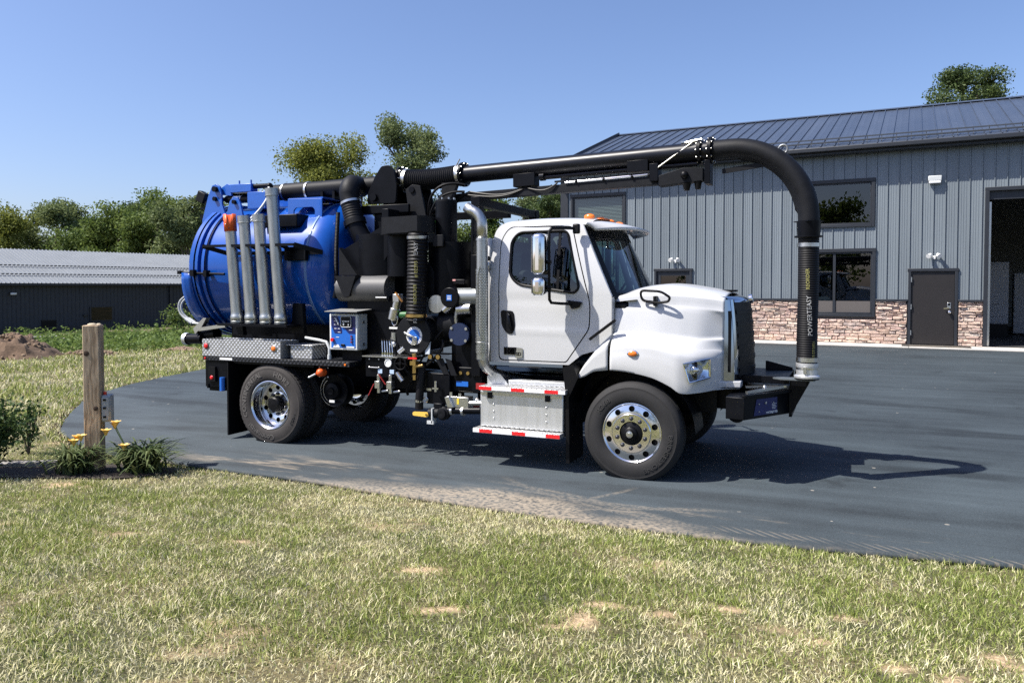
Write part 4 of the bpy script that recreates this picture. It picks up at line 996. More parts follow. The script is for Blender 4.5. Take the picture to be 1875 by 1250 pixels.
TXR = [ring_text('CONTINENTAL', .402, .092, R(-66), m=RUBBERL, sp=1.08), ring_text('HDR2', .402, .092, R(30), m=RUBBERL, sp=1.15), ring_text('Continental', .402, .092, R(200), False, m=RUBBERL), ring_text('11R22.5', .40, .040, R(112), m=MATS['tyre_letter_dark'], sp=1.2)]
def wheel(loc, front, flip, inner=False, roll=0):
    w = sub('wheel', loc); w.rotation_euler.z = math.pi if flip else 0; w.scale = (1.055, 1, 1.055)
    at(TYF if front else TYR, 'tyre', w)
    if not front: at(TREAD, 'tread_block', w)
    if inner: at(RIMR, 'rim', w); return w
    for t in (TXF if front else TXR): at(t, 'tyre_lettering', w)
    rim = at(RIMF if front else RIMR, 'rim', w); at(DARKD if front else DARKR, 'brake_drum', w)
    at(HUBF if front else HUBR, 'hub', w)
    if front: at(CAPF, 'hub_cap', w)
    for k in range(10):
        a = 2 * math.pi * k / 10; o = at(nut, 'lug_nut', w); o.location = (.15 * math.sin(a), -.001, .15 * math.cos(a)) if front else (.13 * math.sin(a), .177, .13 * math.cos(a))
    return w
wheel((0, -1.2, .508), True, False); wheel((0, 1.2, .508), True, True)
wheel((-4.88, -1.22, .508), False, False); wheel((-4.88, 1.22, .508), False, True)
wheel((-4.88, -.88, .508), False, False, True); wheel((-4.88, .88, .508), False, True, True)

# ---- cab
def hw(z):
    return 1.03 - .115 * max(0, (z - 2.0) / .8)**1.6 - .012 * max(0, (1.6 - z) / .4)**2
cabout = rounded([(-1.735, 1.19), (-.77, 1.19), (-.62, 1.31), (-.27, 1.42), (-.27, 1.965), (-.645, 2.775), (-.70, 2.82), (-1.56, 2.835), (-1.70, 2.77), (-1.755, 2.55)], [.03, .01, .01, .01, .02, .02, .01, .08, .1, .1])
doorout = rounded([(-1.625, 1.225), (-.805, 1.225), (-.535, 1.60), (-.520, 1.88), (-.765, 2.745), (-1.53, 2.765), (-1.625, 2.62)], [.06, .03, .06, .12, .05, .08, .1])
dooro2 = rounded([(-1.637, 1.213), (-.798, 1.213), (-.523, 1.595), (-.508, 1.883), (-.756, 2.757), (-1.535, 2.777), (-1.637, 2.627)], [.06, .03, .06, .12, .05, .08, .1])
winout = rounded([(-1.495, 2.60), (-1.41, 2.70), (-.815, 2.705), (-.645, 2.06), (-.70, 2.00), (-1.38, 2.095), (-1.495, 2.20)], [.06, .06, .07, .05, .06, .1, .1], 6)
cu, cv = lin(-1.7, -.3, 12), lin(1.25, 2.8, 24)
def side(s): return lambda u, v: (u, s * hw(v), v)
for s in (-1, 1):
    P(panel(cabout, [dooro2], cu, cv, side(s)), 'cab_side', WHITE, merge=True, sol=0, ang=50)
    def dmap(u, v):
        c = .006 * math.exp(-((v - 1.56 + .02 * (u + 1)) / .03)**2) - .004 * math.exp(-((v - 1.92) / .05)**2)
        return (u, s * (hw(v) + .002 + c), v)
    dr = P(panel(doorout, [winout], lin(-1.6, -.55, 12), lin(1.25, 2.75, 40), dmap), 'door', WHITE, merge=True, ang=50)
    P(panel(dooro2, [winout], [], lin(1.3, 2.7, 8), lambda u, v: (u, s * (hw(v) - .05), v)), 'door_lining', PLASTIC, dr, ang=0)
    P(MB().tube([(u, s * (hw(v) + .004), v) for u, v in winout], .016, 6, closed=True), 'window_seal', PLASTIC, dr)
    P(panel(winout, [], [], lin(2.05, 2.68, 8), lambda u, v: (u, s * (hw(v) - .012), v)), 'door_glass', GLASS, dr, ang=60)
    P(MB().obox((-.905, s * (hw(2.03) - .005), 2.03), (-.905, s * (hw(2.70) - .005), 2.70), .03, .012, (0, 1, 0)), 'window_bar', PLASTIC, dr)
    hp_ = rounded([(-1.605, 1.80), (-1.44, 1.79), (-1.42, 1.60), (-1.45, 1.52), (-1.53, 1.53), (-1.59, 1.62)], .04)
    P(MB().prism(hp_, 'Y', s * 1.032, s * 1.040), 'handle_bezel', PLASTIC, dr); P(MB().tube(bez((-1.50, s * 1.045, 1.76), (-1.50, s * 1.075, 1.74), (-1.475, s * 1.075, 1.62), (-1.47, s * 1.045, 1.58), 8), .018, 8), 'door_handle', BOOM, dr)
P(MB().grid(lambda a, b: (-1.66 + a * 1.0, 0, 2.0), 1, 1), 'unused', None) if False else None
# roof shell with visor brow
def roofpt(a, b):
    x = -1.755 + a * 1.20; y = (b * 2 - 1); e = abs(y)**5
    hy = .905 + .03 * math.sin(math.pi * a); z = 2.79 + .075 * math.sin(math.pi * min(1, a * .62 + .2))**.8 * (1 - e)
    if a < .1: z -= .16 * (1 - a / .1)**2
    return (x, y * hy, z + .03 * (1 - e) - .02 * e)
P(MB().grid(roofpt, 24, 28), 'roof', WHITE, ang=70)
def visor(a, b):
    y = b * 2 - 1; e = abs(y); x = -.60 + a * (.44 - .34 * e**2.6); z = 2.845 - .02 * e**4 - .085 * a**1.8 - .03 * e**3
    return (x, y * (.93 - .06 * a * e), z)
P(MB().grid(visor, 10, 28), 'sun_visor', WHITE, ang=70, sol=.034)
m = P(MB().grid(lambda a, b: (-1.755 + .01 * math.sin(3.14 * a), -1.0 + 2.0 * a, 1.19 + b * 1.45), 12, 8), 'back_wall', WHITE, sol=.03)
P(MB().box(-1.72, -.30, -.98, .98, 1.19, 1.24), 'floor', PLASTIC)
# windscreen: u across, v up
def ws(u, v, off=0):
    e = u * u; x0 = -.07 - .21 * e**1.3; x1 = -.50 - .14 * e**1.3; x = x0 + (x1 - x0) * v
    y = u * (.965 + (.875 - .965) * v); z = 1.925 + .04 * e + (2.765 - 1.925 - .04 * e) * v
    return (x + off, y, z + off * .4)
P(MB().grid(lambda a, b: ws((a * 2 - 1) * .93, .05 + .80 * b), 24, 10), 'windscreen', WSHIELD, ang=70)
m = MB().grid(lambda a, b: ws(a * 2 - 1, -.03 + .09 * b, .003), 24, 2).grid(lambda a, b: ws(a * 2 - 1, .84 + .14 * b, .003), 24, 2)
for s in (-1, 1): m.grid(lambda a, b: ws(s * (.915 + .085 * a), .05 + .81 * b, .0035), 2, 10)
P(m, 'windscreen_seal', PLASTIC, ang=70)
for s in (-1, 1):
    def pil(a, b):
        v = b; p0 = Vector(ws(s, v)); z = p0.z; fx = -.27 + (z - 1.965) / (2.775 - 1.965) * (-.645 + .27) if z > 1.965 else -.27
        p1 = Vector((fx, s * hw(z), z)); q = p0.lerp(p1, a); bul = math.sin(math.pi * a) * .012
        return (q.x + bul, q.y + s * bul, q.z)
    P(MB().grid(pil, 5, 14), 'a_pillar', WHITE, ang=70)
PS(MB().tube(bez((-.03, -.75, 1.94), (-.1, -.45, 2.02), (-.05, -.1, 2.02), (.0, .15, 1.99), 8), .012, 6).tube(bez((-.05, .1, 1.95), (-.08, .35, 2.0), (-.1, .7, 2.0), (-.12, .85, 2.0), 8), .012, 6), 'wiper', PLASTIC)
P(MB().box(-.42, -.1, -.93, .93, 1.55, 1.92), 'dashboard', PLASTIC, bev=.05)
P(MB().tube(arc_path((-.55, .48, 1.98), 0, 6.283, .22, 24, (.45, 0, .89), (0, 1, 0))[:-1], .016, 8, closed=True).cyl((-.55, .48, 1.98), (-.35, .48, 1.80), .03), 'steering_wheel', PLASTIC)
for y in (-.48, .48):
    st = P(MB().box(-1.45, -.95, y - .25, y + .25, 1.5, 1.68), 'seat', SEAT, bev=.06); P(MB().box(-1.55, -1.38, y - .25, y + .25, 1.62, 2.28), 'seat_back', SEAT, st, bev=.06); P(MB().box(-1.54, -1.42, y - .14, y + .14, 2.27, 2.48), 'headrest', SEAT, st, bev=.04)
for y in (-.62, -.2, 0, .2, .62):
    P(MB().sphere((-.66, y, 2.88), .045, 14, 8, (1.5, .8, .8)), 'marker_lamp', AMBER)
vs_, fs = text_mesh('108', .085, .002, 3, bold=.002)
P(MB().box(-1.565, -1.405, -1.036, -1.031, 1.285, 1.37), 'badge', PLASTIC); P(MB().add([(-1.56 + x, -1.0375, 1.298 + y) for x, y, z in vs_], fs), 'badge_number', STEEL, ang=0)
P(MB().prism(rounded([(-1.42, 1.245), (-1.33, 1.255), (-1.325, 1.36), (-1.40, 1.37)], .01), 'Y', -1.0365, -1.032), 'badge', STEEL)
vs_, fs = text_mesh('SD', .055, .001, 3, bold=.002); P(MB().add([(-1.41 + x, -1.0385, 1.275 + y) for x, y, z in vs_], fs), 'badge_number', REDT, ang=0)

# ---- hood and fenders: cross-sections along x
#        x     zt    ys    zs    yb    zb    yf    zf    yo    zl
HS = [(-.27, 2.00, .905, 1.945, .99, 1.56, 1.08, 1.47, 1.145, 1.165),
      (-.08, 2.075, .88, 1.975, .975, 1.55, 1.085, 1.50, 1.15, 1.155),
      (.20, 2.11, .84, 1.985, .945, 1.545, 1.085, 1.495, 1.15, 1.105),
      (.40, 2.10, .79, 1.978, .90, 1.53, 1.06, 1.455, 1.145, 1.02),
      (.50, 2.085, .765, 1.972, .87, 1.52, 1.03, 1.43, 1.13, .955),
      (.65, 2.06, .725, 1.955, .815, 1.50, .93, 1.41, 1.05, .955),
      (.80, 2.03, .675, 1.935, .72, 1.50, .77, 1.40, .86, .970),
      (.885, 2.005, .650, 1.918, .668, 1.50, .676, 1.38, .70, .985)]
def hsec(x):
    zt, ys, zs, yb, zb, yf_, zf, yo, zl = interp(HS, x)
    return [(0, zt), (ys * .35, zt - .006), (ys * .7, zt - .03), (ys * .93, zs + .022), (ys - .012, zs + .006), (ys, zs - .004), (ys + .006, zs - .018), (ys + .022, zs - .10), (ys + .034, zs - .125), (ys + (yb - ys) * .55, (zs + zb) / 2 + .04), (yb - .003, zb + .045), (yb + .003, zb + .015), (yb + .02, zb + .002), ((yb + yf_) / 2, (zb + zf) / 2 + .006), (yf_, zf), (yf_ + .012, zf - .008), (yf_ + (yo - yf_) * .75, zf - .07), (yo - .01, zf - .13), (yo, (zf + zl) / 2 - .02), (yo, zl + .02), (yo - .012, zl)]
def smoothsec(s, k=2):
    S = np.array(s); out = []
    for i in range(len(S) - 1):
        p0 = S[max(0, i - 1)]; p1 = S[i]; p2 = S[i + 1]; p3 = S[min(len(S) - 1, i + 2)]
        for j in range(k):
            t = j / k; out.append(.5 * ((2 * p1) + (p2 - p0) * t + (2 * p0 - 5 * p1 + 4 * p2 - p3) * t * t + (3 * p1 - p0 - 3 * p2 + p3) * t**3))
    out.append(S[-1]); return out
xs = lin(-.256, .885, 44); secs = [smoothsec(hsec(x)) for x in xs]; N = len(secs[0])
m = MB()
for s in (-1, 1):
    vs_ = [(x, s * p[0], p[1]) for x, sc in zip(xs, secs) for p in sc]
    m.add(vs_, [(i * N + j, i * N + j + 1, (i + 1) * N + j + 1, (i + 1) * N + j) for i in range(len(xs) - 1) for j in range(N - 1)])
hood = P(m, 'hood', WHITE, ang=60, merge=True, sol=.012)
for s in (-1, 1):
    P(MB().prism([(.50, s * 1.11), (.65, s * 1.04), (.80, s * .85), (.90, s * .69), (1.04, s * .60), (1.0, s * .5), (.45, s * .9)], 'Z', .968, .978), 'fender_lip', WHITE, hood)
    P(MB().prism([(.76, s * .895), (.905, s * .70), (1.06, s * .665), (1.06, s * .50), (.8, s * .6)], 'Z', .985, 1.055), 'valance', WHITE, hood, bev=.01)
# rear fender piece behind the hood seam
def rfend(a, b):
    x = -.615 + .335 * a; top = np.interp(x, [-.615, -.55, -.45, -.36, -.28], [1.10, 1.20, 1.32, 1.40, 1.455]); lip = np.interp(x, [-.615, -.54, -.44, -.28], [1.06, 1.085, 1.145, 1.165])
    t = min(1, b / .45) if b < .45 else 1; y = 1.145 - (.16 * ((b - .45) / .55)**1.2 if b > .45 else 0); z = lip + (top - lip) * (b / .45 if b < .45 else 1) + (.07 * ((b - .45) / .55) if b > .45 else 0)
    return (x, y, z)
for s in (-1, 1):
    P(MB().grid(lambda a, b: (rfend(a, b)[0], s * rfend(a, b)[1], rfend(a, b)[2]), 10, 12), 'fender_extension', WHITE, ang=60, sol=.012)
# wheel well liner
m = MB()
for s in (-1, 1):
    m.grid(lambda a, b: (.66 * math.cos(math.pi * (1.08 * a - .04)) , s * (.62 + .48 * b), .52 + .655 * math.sin(math.pi * min(1, max(0, 1.08 * a - .04)))), 20, 2)
    m.box(-.66, .8, s * .60 - .01, s * .60 + .01, .7, 1.5)
PS(m, 'wheel_liner', PLASTIC, ang=60)
for s in (-1, 1):
    P(MB().prism([(-.60, 1.07), (-.66, 1.22), (-.78, 1.18), (-.745, .9), (-.735, .12), (-.695, .12), (-.705, .85)], 'Y', s * .72, s * 1.20), 'mud_flap', PLASTIC)
for s in (-1, 1): P(MB().box(-.278, -.262, min(s * .80, s * 1.024), max(s * .80, s * 1.024), 1.42, 1.955), 'cowl_side', WHITE)
# cowl under the windscreen
P(MB().grid(lambda a, b: ((-.28 + .26 * b) + .0 * a, (a * 2 - 1) * .95, 1.90 + .03 * b), 8, 3), 'cowl', PLASTIC)
# grille, chrome surround
def gx(y): return 1.125 - .42 * y * y
def gface(y0, y1, z0, z1, dx): return lambda a, b: (gx(y0 + (y1 - y0) * a) + dx - .06 * ((z0 + (z1 - z0) * b - 1.05) / .9)**2, y0 + (y1 - y0) * a, z0 + (z1 - z0) * b)
P(MB().grid(gface(-.52, .52, 1.04, 1.90, 0), 16, 12), 'grille_mesh', PLASTIC)
for k in range(6):
    z = 1.13 + k * .128
    P(MB().grid(gface(-.50, .50, z, z + .045, .008), 14, 2).grid(lambda a, b: tuple(Vector(gface(-.50, .50, z, z + .045, .008)(a, 1)) + Vector((-.05 * b, 0, .012 * b))), 14, 1), 'grille_bar', PLASTIC, ang=60)
sur = MB()
for s in (-1, 1):
    def edge(a, b):
        z = 1.056 + .874 * b; k = .06 * ((z - 1.05) / .9)**2; ln = .045 * (1 - b)
        pts = [Vector((.882, s * (.650 + ln), z)), Vector((.985 - k, s * (.618 + ln), z)), Vector((1.015 - k, s * (.57 + ln * .5), z)), Vector((1.02 - k, s * .515, z))]
        i = min(2, int(a * 3)); return tuple(pts[i].lerp(pts[i + 1], a * 3 - i))
    sur.grid(edge, 9, 12)
sur.grid(lambda a, b: (gx(-.575 + 1.15 * a) - .06 - .13 * b * b - .01 * b, -.575 + 1.15 * a, 1.895 + .075 * math.sin(b * math.pi / 2)), 16, 6)
P(sur, 'grille_surround', SCHROME, ang=50)
for s in (-1, 1):
    P(MB().grid(lambda a, b: (.925 + .03 * a, s * (.642 - .009 * a + .045 * (.89 - .755 * b)), 1.15 + .66 * b), 2, 4), 'intake_mesh', PLASTIC)
P(MB().lathe((1.085, 0, 1.935), (1, 0, .25), [(.05, -.02), (.05, .012), (.042, .018), (.03, .014), (.001, .02)], 20), 'emblem', CHROME)
P(MB().prism(rounded([(.72, -.14), (.93, -.10), (.93, .10), (.72, .14)], .04), 'Z', 2.012, 2.035), 'hood_handle', PLASTIC, bev=.008)
# headlamps
def hl(a, b):
    x = .535 + .245 * a; y = 1.13 - .175 * a**1.25; z = (1.315 - .05 * (1 - a)) * (1 - b) + (1.07 + .05 * a) * b
    x += .06 * b * (1 - a); return x, y, z
for s in (-1, 1):
    hd = P(MB().grid(lambda a, b: (hl(a, b)[0], s * (hl(a, b)[1] - .05 * math.sin(math.pi * a) * math.sin(math.pi * b)), hl(a, b)[2]), 8, 8), 'headlamp', CHROME, ang=60)
    P(MB().grid(lambda a, b: (hl(a, b)[0] + .002, s * (hl(a, b)[1] + .006 + .02 * math.sin(math.pi * a) * math.sin(math.pi * b)), hl(a, b)[2]), 8, 8), 'lamp_lens', LENS, hd, ang=60)
    bd = [hl(t, 0) for t in lin(0, 1, 6)] + [hl(1, t) for t in lin(0, 1, 6)][1:] + [hl(1 - t, 1) for t in lin(0, 1, 6)][1:] + [hl(0, 1 - t) for t in lin(0, 1, 6)][1:-1]
    P(MB().tube([(x, s * (y + .008), z) for x, y, z in bd], .011, 6, closed=True), 'lamp_bezel', CHROME, hd)
    P(MB().sphere((.64, s * 1.055, 1.20), .05, 14, 8), 'bulb', ALU, hd); P(MB().box(.655, .665, s * 1.0, s * 1.09, 1.10, 1.28), 'lamp_divider', PLASTIC, hd)
    mk = P(MB().lathe((0.0, s * 1.148, 1.355), (0, s, 0), [(.062, -.01), (.062, .008), (.05, .014)], 20), 'side_marker', CHROME, ang=40); P(MB().sphere((0.0, s * 1.158, 1.355), .05, 16, 8, (1, .4, .62)), 'marker_lens', AMBER, mk)
    for v in mk.data.vertices: v.co.z = (v.co.z - 1.355) * .6 + 1.355
# hood mirror loop, hood strap
lp = rounded([(.02, 2.03), (.25, 2.02), (.35, 1.955), (.33, 1.91), (.22, 1.895), (.04, 1.92)], .05, 5)
for s in (-1, 1):
    hm = P(MB().tube([(x, s * .93, z) for x, z in lp], .014, 8, closed=True), 'hood_mirror_arm', PLASTIC); P(MB().box(.165, .20, s * .80, s * .94, 1.86, 1.97), 'arm_foot', PLASTIC, hm, bev=.008)
    P(MB().obox((-.50, s * 1.10, 1.49), (-.21, s * 1.09, 1.71), .03, .045, (0, 1, 0)).obox((-.36, s * 1.118, 1.6), (-.33, s * 1.117, 1.62), .008, .02, (0, 1, 0)), 'hood_strap', PLASTIC, bev=.008)
# mirrors
for s in (-1, 1):
    y = s * 1.33
    ma = P(MB().tube(rounded_path := [Vector(p) for p in [(-.70, s * 1.04, 2.72), (-.80, s * 1.2, 2.715), (-.87, y - s * .02, 2.705), (-.89, y, 2.67), (-.89, y, 2.3), (-.885, y, 1.93), (-.87, y - s * .02, 1.895), (-.80, s * 1.2, 1.885), (-.72, s * 1.06, 1.88)]], .017, 10), 'mirror_arm', PLASTIC)
    P(MB().box(-.72, -.64, s * 1.00, s * 1.055, 2.66, 2.77), 'arm_foot', PLASTIC, ma, bev=.015); P(MB().prism([(-.78, 1.92), (-.60, 1.90), (-.64, 1.84), (-.72, 1.82)], 'Y', s * 1.03, s * 1.075), 'arm_foot', PLASTIC, ma, bev=.01)
    for zc, hh_, d in ((2.425, .225, .085), (2.07, .105, .085)):
        mh = P(MB().box(-1.055, -.915, y - .125, y + .125, zc - hh_, zc + hh_), 'mirror_housing', CHROME, ma); k = mh.modifiers.new('b', 'BEVEL'); k.width = .05; k.segments = 5; mh.data.shade_smooth()
        P(MB().box(-1.058, -1.056, y - .10, y + .10, zc - hh_ + .03, zc + hh_ - .03), 'mirror_glass', CHROME, mh)
    for z in (2.34, 2.06): P(MB().sphere((-.89, y, z), .03, 10, 8), 'clamp', PLASTIC, ma)
    # exhaust / snorkel stack on the right side only
P(MB().box(-1.80, -1.735, -1.08, -1.0, 2.28, 2.36), 'work_lamp', STEEL, bev=.01); P(MB().sphere((-1.765, -1.04, 2.40), .03), 'beacon', PLASTIC)

# ---- exhaust stack with perforated guard
def perf_mat():
    m = mat('perforated_guard', (.55, .56, .54), .36, 1, var=.08, vscale=10); n = m.node_tree.nodes; l = m.node_tree.links; b = n['Principled BSDF']
    uv = n.new('ShaderNodeTexCoord'); mp = n.new('ShaderNodeMapping'); mp.inputs['Rotation'].default_value = (0, 0, 0)
    sp = n.new('ShaderNodeSeparateXYZ'); l.new(uv.outputs['Object'], sp.inputs[0])
    at_ = n.new('ShaderNodeMath'); at_.operation = 'ARCTAN2'
    sx = n.new('ShaderNodeMath'); sx.operation = 'SUBTRACT'; sx.inputs[1].default_value = -1.79 + 2.4; l.new(sp.outputs[0], sx.inputs[0])
    s_y = n.new('ShaderNodeMath'); s_y.operation = 'ADD'; s_y.inputs[1].default_value = 1.15; l.new(sp.outputs[1], s_y.inputs[0])
    l.new(s_y.outputs[0], at_.inputs[0]); l.new(sx.outputs[0], at_.inputs[1])
    sc = n.new('ShaderNodeMath'); sc.operation = 'MULTIPLY'; sc.inputs[1].default_value = .095; l.new(at_.outputs[0], sc.inputs[0])
    cb = n.new('ShaderNodeCombineXYZ'); l.new(sc.outputs[0], cb.inputs[0]); l.new(sp.outputs[2], cb.inputs[1])
    br_ = n.new('ShaderNodeTexBrick'); br_.inputs['Scale'].default_value = 1; br_.inputs['Brick Width'].default_value = .042; br_.inputs['Row Height'].default_value = .018; br_.inputs['Mortar Size'].default_value = .0062
    br_.inputs['Color1'].default_value = (1, 1, 1, 1); br_.inputs['Color2'].default_value = (1, 1, 1, 1); br_.inputs['Mortar'].default_value = (0, 0, 0, 1); l.new(cb.outputs[0], br_.inputs['Vector'])
    mx = n.new('ShaderNodeMix'); mx.data_type = 'RGBA'; src = b.inputs['Base Color'].links[0].from_socket
    mx.inputs[7].default_value = (.04, .04, .04, 1); l.new(br_.outputs[0], mx.inputs[0]); l.new(src, mx.inputs[6]); l.new(mx.outputs[2], b.inputs['Base Color']); return m
PERF = perf_mat()
sx_, sy_ = -1.79, -1.15
stk = P(MB().lathe((sx_, sy_, 0), (0, 0, 1), [(.055, 1.22), (.068, 1.23), (.068, 2.60), (.072, 2.60), (.072, 2.63), (.062, 2.63)], 32), 'exhaust_stack', STACK, ang=40)
P(MB().tube([(sx_ + .076 * math.cos(a), sy_ + .076 * math.sin(a), 1.43) for a in lin(R(-140), R(40), 10)], .004, 4), 'guard_edge', STEEL, stk)
P(MB().grid(lambda a, b: (sx_ + .075 * math.cos(R(-150 + 180 * a)), sy_ + .075 * math.sin(R(-150 + 180 * a)), 1.42 + .86 * b), 20, 2), 'heat_guard', PERF, stk, ang=60)
P(MB().grid(lambda a, b: (sx_ + .075 * math.cos(R(-150 + 180 * a)), sy_ + .075 * math.sin(R(-150 + 180 * a)), 1.30 + .10 * b), 20, 2), 'heat_guard', PERF, stk, ang=60)
P(MB().tube([(sx_ + .01, sy_ - .082, 2.3), (sx_ - .02, sy_ - .084, 2.2), (sx_ - .025, sy_ - .084, 1.6), (sx_ + .01, sy_ - .082, 1.5)], .006, 6), 'guard_rod', STEEL, stk)
P(MB().tube([(sx_, sy_, 2.60), (sx_, sy_, 2.78)] + arc_path((sx_ - .18, sy_ + .0, 2.78), 0, R(72), .18, 10, (1, .0, 0), (0, 0, 1))[1:] + [(sx_ - .20, sy_, 3.0)], .062, 24, cap=False), 'exhaust_elbow', STACK, stk, sol=.004)
P(MB().tube(bez((sx_, sy_, 1.25), (sx_, sy_, 1.05), (sx_ + .15, -.8, 1.0), (sx_ + .3, -.6, .95), 8), .06, 14), 'exhaust_pipe', STACK, stk)

# ---- step box under the cab
sb_ = P(MB().box(-1.79, -.77, -1.20, -.72, .46, .90), 'step_box', ALUB, bev=.012)
for z0, z1, x0, x1, y0 in ((.885, .935, -1.77, -.72, -1.275), (.40, .452, -1.83, -.77, -1.31)):
    P(MB().box(x0, x1, y0, -.96, z0, z1), 'tread_step', PLATE, sb_, bev=.004)
    n_ = 13
    for k in range(n_):
        a = x0 + (x1 - x0) * k / n_; b_ = x0 + (x1 - x0) * (k + 1) / n_; red = k in (0, 1, 5, 6, 10, 11) if z0 > .5 else k in (1, 2, 6, 7, 11, 12)
        P(MB().box(a, b_ - .001, y0 - .0035, y0 - .001, z0 + .006, z1 - .006), 'reflective_tape', REDT if red else WHTT, sb_, ang=0)
for x in (-1.62, -.97):
    for z in (.56, .64, .72): P(MB().sphere((x, -1.202, z), .012, 8, 6, (1, .6, 1)), 'rivet', STEEL, sb_)
P(MB().box(-1.78, -.78, -1.212, -1.201, .83, .86), 'lid_edge', STEEL, sb_)
for x in (-1.66, -.95): P(MB().box(x - .03, x + .03, -1.225, -1.213, .79, .86), 'latch', PLASTIC, sb_, bev=.004)
P(MB().prism([(-1.77, .936), (-1.5, .936), (-1.6, 1.05), (-1.72, 1.08), (-1.77, 1.02)], 'Y', -1.05, -1.04), 'bracket', ALUB, sb_)
P(MB().box(-1.5, -.8, -1.05, -.9, .937, .99), 'upper_step', ALUB, sb_, bev=.006)

# ---- bumper extension
bp_ = P(MB().prism([(.95, -1.0), (1.14, -1.04), (1.53, -.39), (1.53, .39), (1.14, 1.04), (.95, 1.0)], 'Z', .70, .93), 'bumper', BLACK, bev=.006)
PS(MB().prism([(1.12, -1.06), (1.16, -1.06), (1.57, -.38), (1.53, -.36)], 'Z', .93, .96).prism([(1.12, 1.06), (1.16, 1.06), (1.57, .38), (1.53, .36)], 'Z', .93, .96), 'bumper_lip', BLACK, bp_, bev=.003)
def bpf(a, z, o): d = Vector((.39, .65, 0)).normalized(); nn = Vector((.65, -.39, 0)).normalized(); p = Vector((1.14, -1.04, z)) + d * (a * .758) + nn * o; return p
P(MB().add([bpf(.20, .73, .004), bpf(.72, .73, .004), bpf(.72, .90, .004), bpf(.26, .90, .004)], [(0, 1, 2, 3)]), 'control_decal', NAVY, bp_, ang=0)
m = MB()
for a, z, r_ in ((.30, .85, .008), (.45, .855, .014), (.62, .85, .006), (.3, .77, .006)): m.cyl(bpf(a, z, .004), bpf(a, z, .016), r_, n=10)
P(m, 'knob', STEEL, bp_)
def decal_text(txt, size, fn, name, mt_, par, bold=.001):
    vs_, fs = text_mesh(txt, size, .0, 2, bold=bold); return P(MB().add([fn(x, y) for x, y, z in vs_], fs), name, mt_, par, ang=0)
decal_text('WATERJETTER', .030, lambda x, y: tuple(bpf(.47 + x / .758, .738 + y, .0055)), 'decal_text', PRINTW, bp_)
m = MB()
for k in range(4): p = [bpf(.6, .83 - .016 * k, .0055), bpf(.70 - .02 * (k % 2), .83 - .016 * k, .0055)]; m.add([p[0], p[1], p[1] + Vector((0, 0, .005)), p[0] + Vector((0, 0, .005))], [(0, 1, 2, 3)])
P(m, 'decal_print', PRINTW, bp_, ang=0)
PS(MB().prism([(1.53, .66), (1.56, .70), (1.74, 1.05), (1.70, 1.10), (1.55, 1.10), (1.53, .98)], 'Y', -.40, -.37).prism([(1.53, .66), (1.56, .70), (1.74, 1.05), (1.70, 1.10), (1.55, 1.10), (1.53, .98)], 'Y', .37, .40).box(1.53, 1.56, -.369, .369, .66, .95), 'bumper_wing', BLACK, bp_, bev=.003)
P(MB().box(.95, 1.53, -.42, .42, 1.02, 1.10), 'bumper_deck', BLACK, bp_, bev=.006)
PS(MB().prism([(1.22, 1.10), (1.52, 1.10), (1.52, 1.13), (1.24, 1.20), (1.22, 1.20)], 'Y', .30, .33).prism([(1.56, 1.0), (1.63, 1.0), (1.66, 1.12), (1.56, 1.12)], 'Y', .05, .36), 'boom_cradle', BLACK, bp_, bev=.003)
P(MB().prism(rounded([(1.36, -.52), (1.45, -.60), (1.80, -.63), (1.80, -.45), (1.45, -.44)], .03), 'Z', 1.085, 1.10), 'nozzle_plate', mat('worn_steel', (.16, .18, .19), .5, .6), bp_)
PS(MB().obox((1.15, -.92, .97), (1.5, -.42, 1.0), .03, .03).obox((1.1, -.6, .99), (1.5, -.45, 1.0), .03, .02).sphere((1.3, -.62, 1.0), .025), 'tilt_strut', STEEL, bp_)
P(MB().tube(bez((.95, -.8, .72), (1.0, -.9, .64), (1.1, -.95, .66), (1.12, -.9, .72), 8), .02, 8), 'tow_hook', BLACK, bp_)

# ---- debris tank
ZC, RT = 2.33, .93
tank = P(MB().lathe((0, 0, ZC), (1, 0, 0), [(RT, -6.35), (RT, -4.5), (.915, -4.40), (.85, -4.28), (.72, -4.18), (.5, -4.10), (.25, -4.06), (.001, -4.05)], 72), 'debris_tank', BLUE, ang=50)
P(MB().lathe((0, 0, ZC), (1, 0, 0), [(RT - .002, -4.53), (RT + .010, -4.52), (RT + .010, -4.495), (RT - .002, -4.485)], 72), 'weld_ring', mat('blue_worn_edge', (.10, .20, .42), .35), tank)
for x0, w_, r_ in ((-6.30, .05, .965), (-6.41, .05, .975)): P(MB().lathe((0, 0, ZC), (1, 0, 0), [(RT - .01, x0), (r_, x0 + .001), (r_, x0 + w_), (RT - .01, x0 + w_ + .001)], 72), 'flange_ring', BLUE, tank, ang=40)
P(MB().lathe((0, 0, ZC), (1, 0, 0), [(.955, -6.25), (.955, -6.235)], 72), 'gasket', PLASTIC, tank)
rd = P(MB().lathe((0, 0, ZC), (-1, 0, 0), [(.985, 6.43), (.985, 6.50), (.95, 6.53), (.90, 6.60), (.75, 6.72), (.5, 6.82), (.25, 6.87), (.001, 6.88)], 64), 'rear_door', BLUE, ang=40)
P(MB().grid(lambda a, b: (-6.47 - .24 * b * (1 - .25 * (2 * a - 1)**2), -.99 * math.cos(math.pi * a), ZC - .06 - .95 * math.sin(math.pi * a)), 30, 3), 'discharge_chute', BLUE, rd, ang=60, sol=.012)
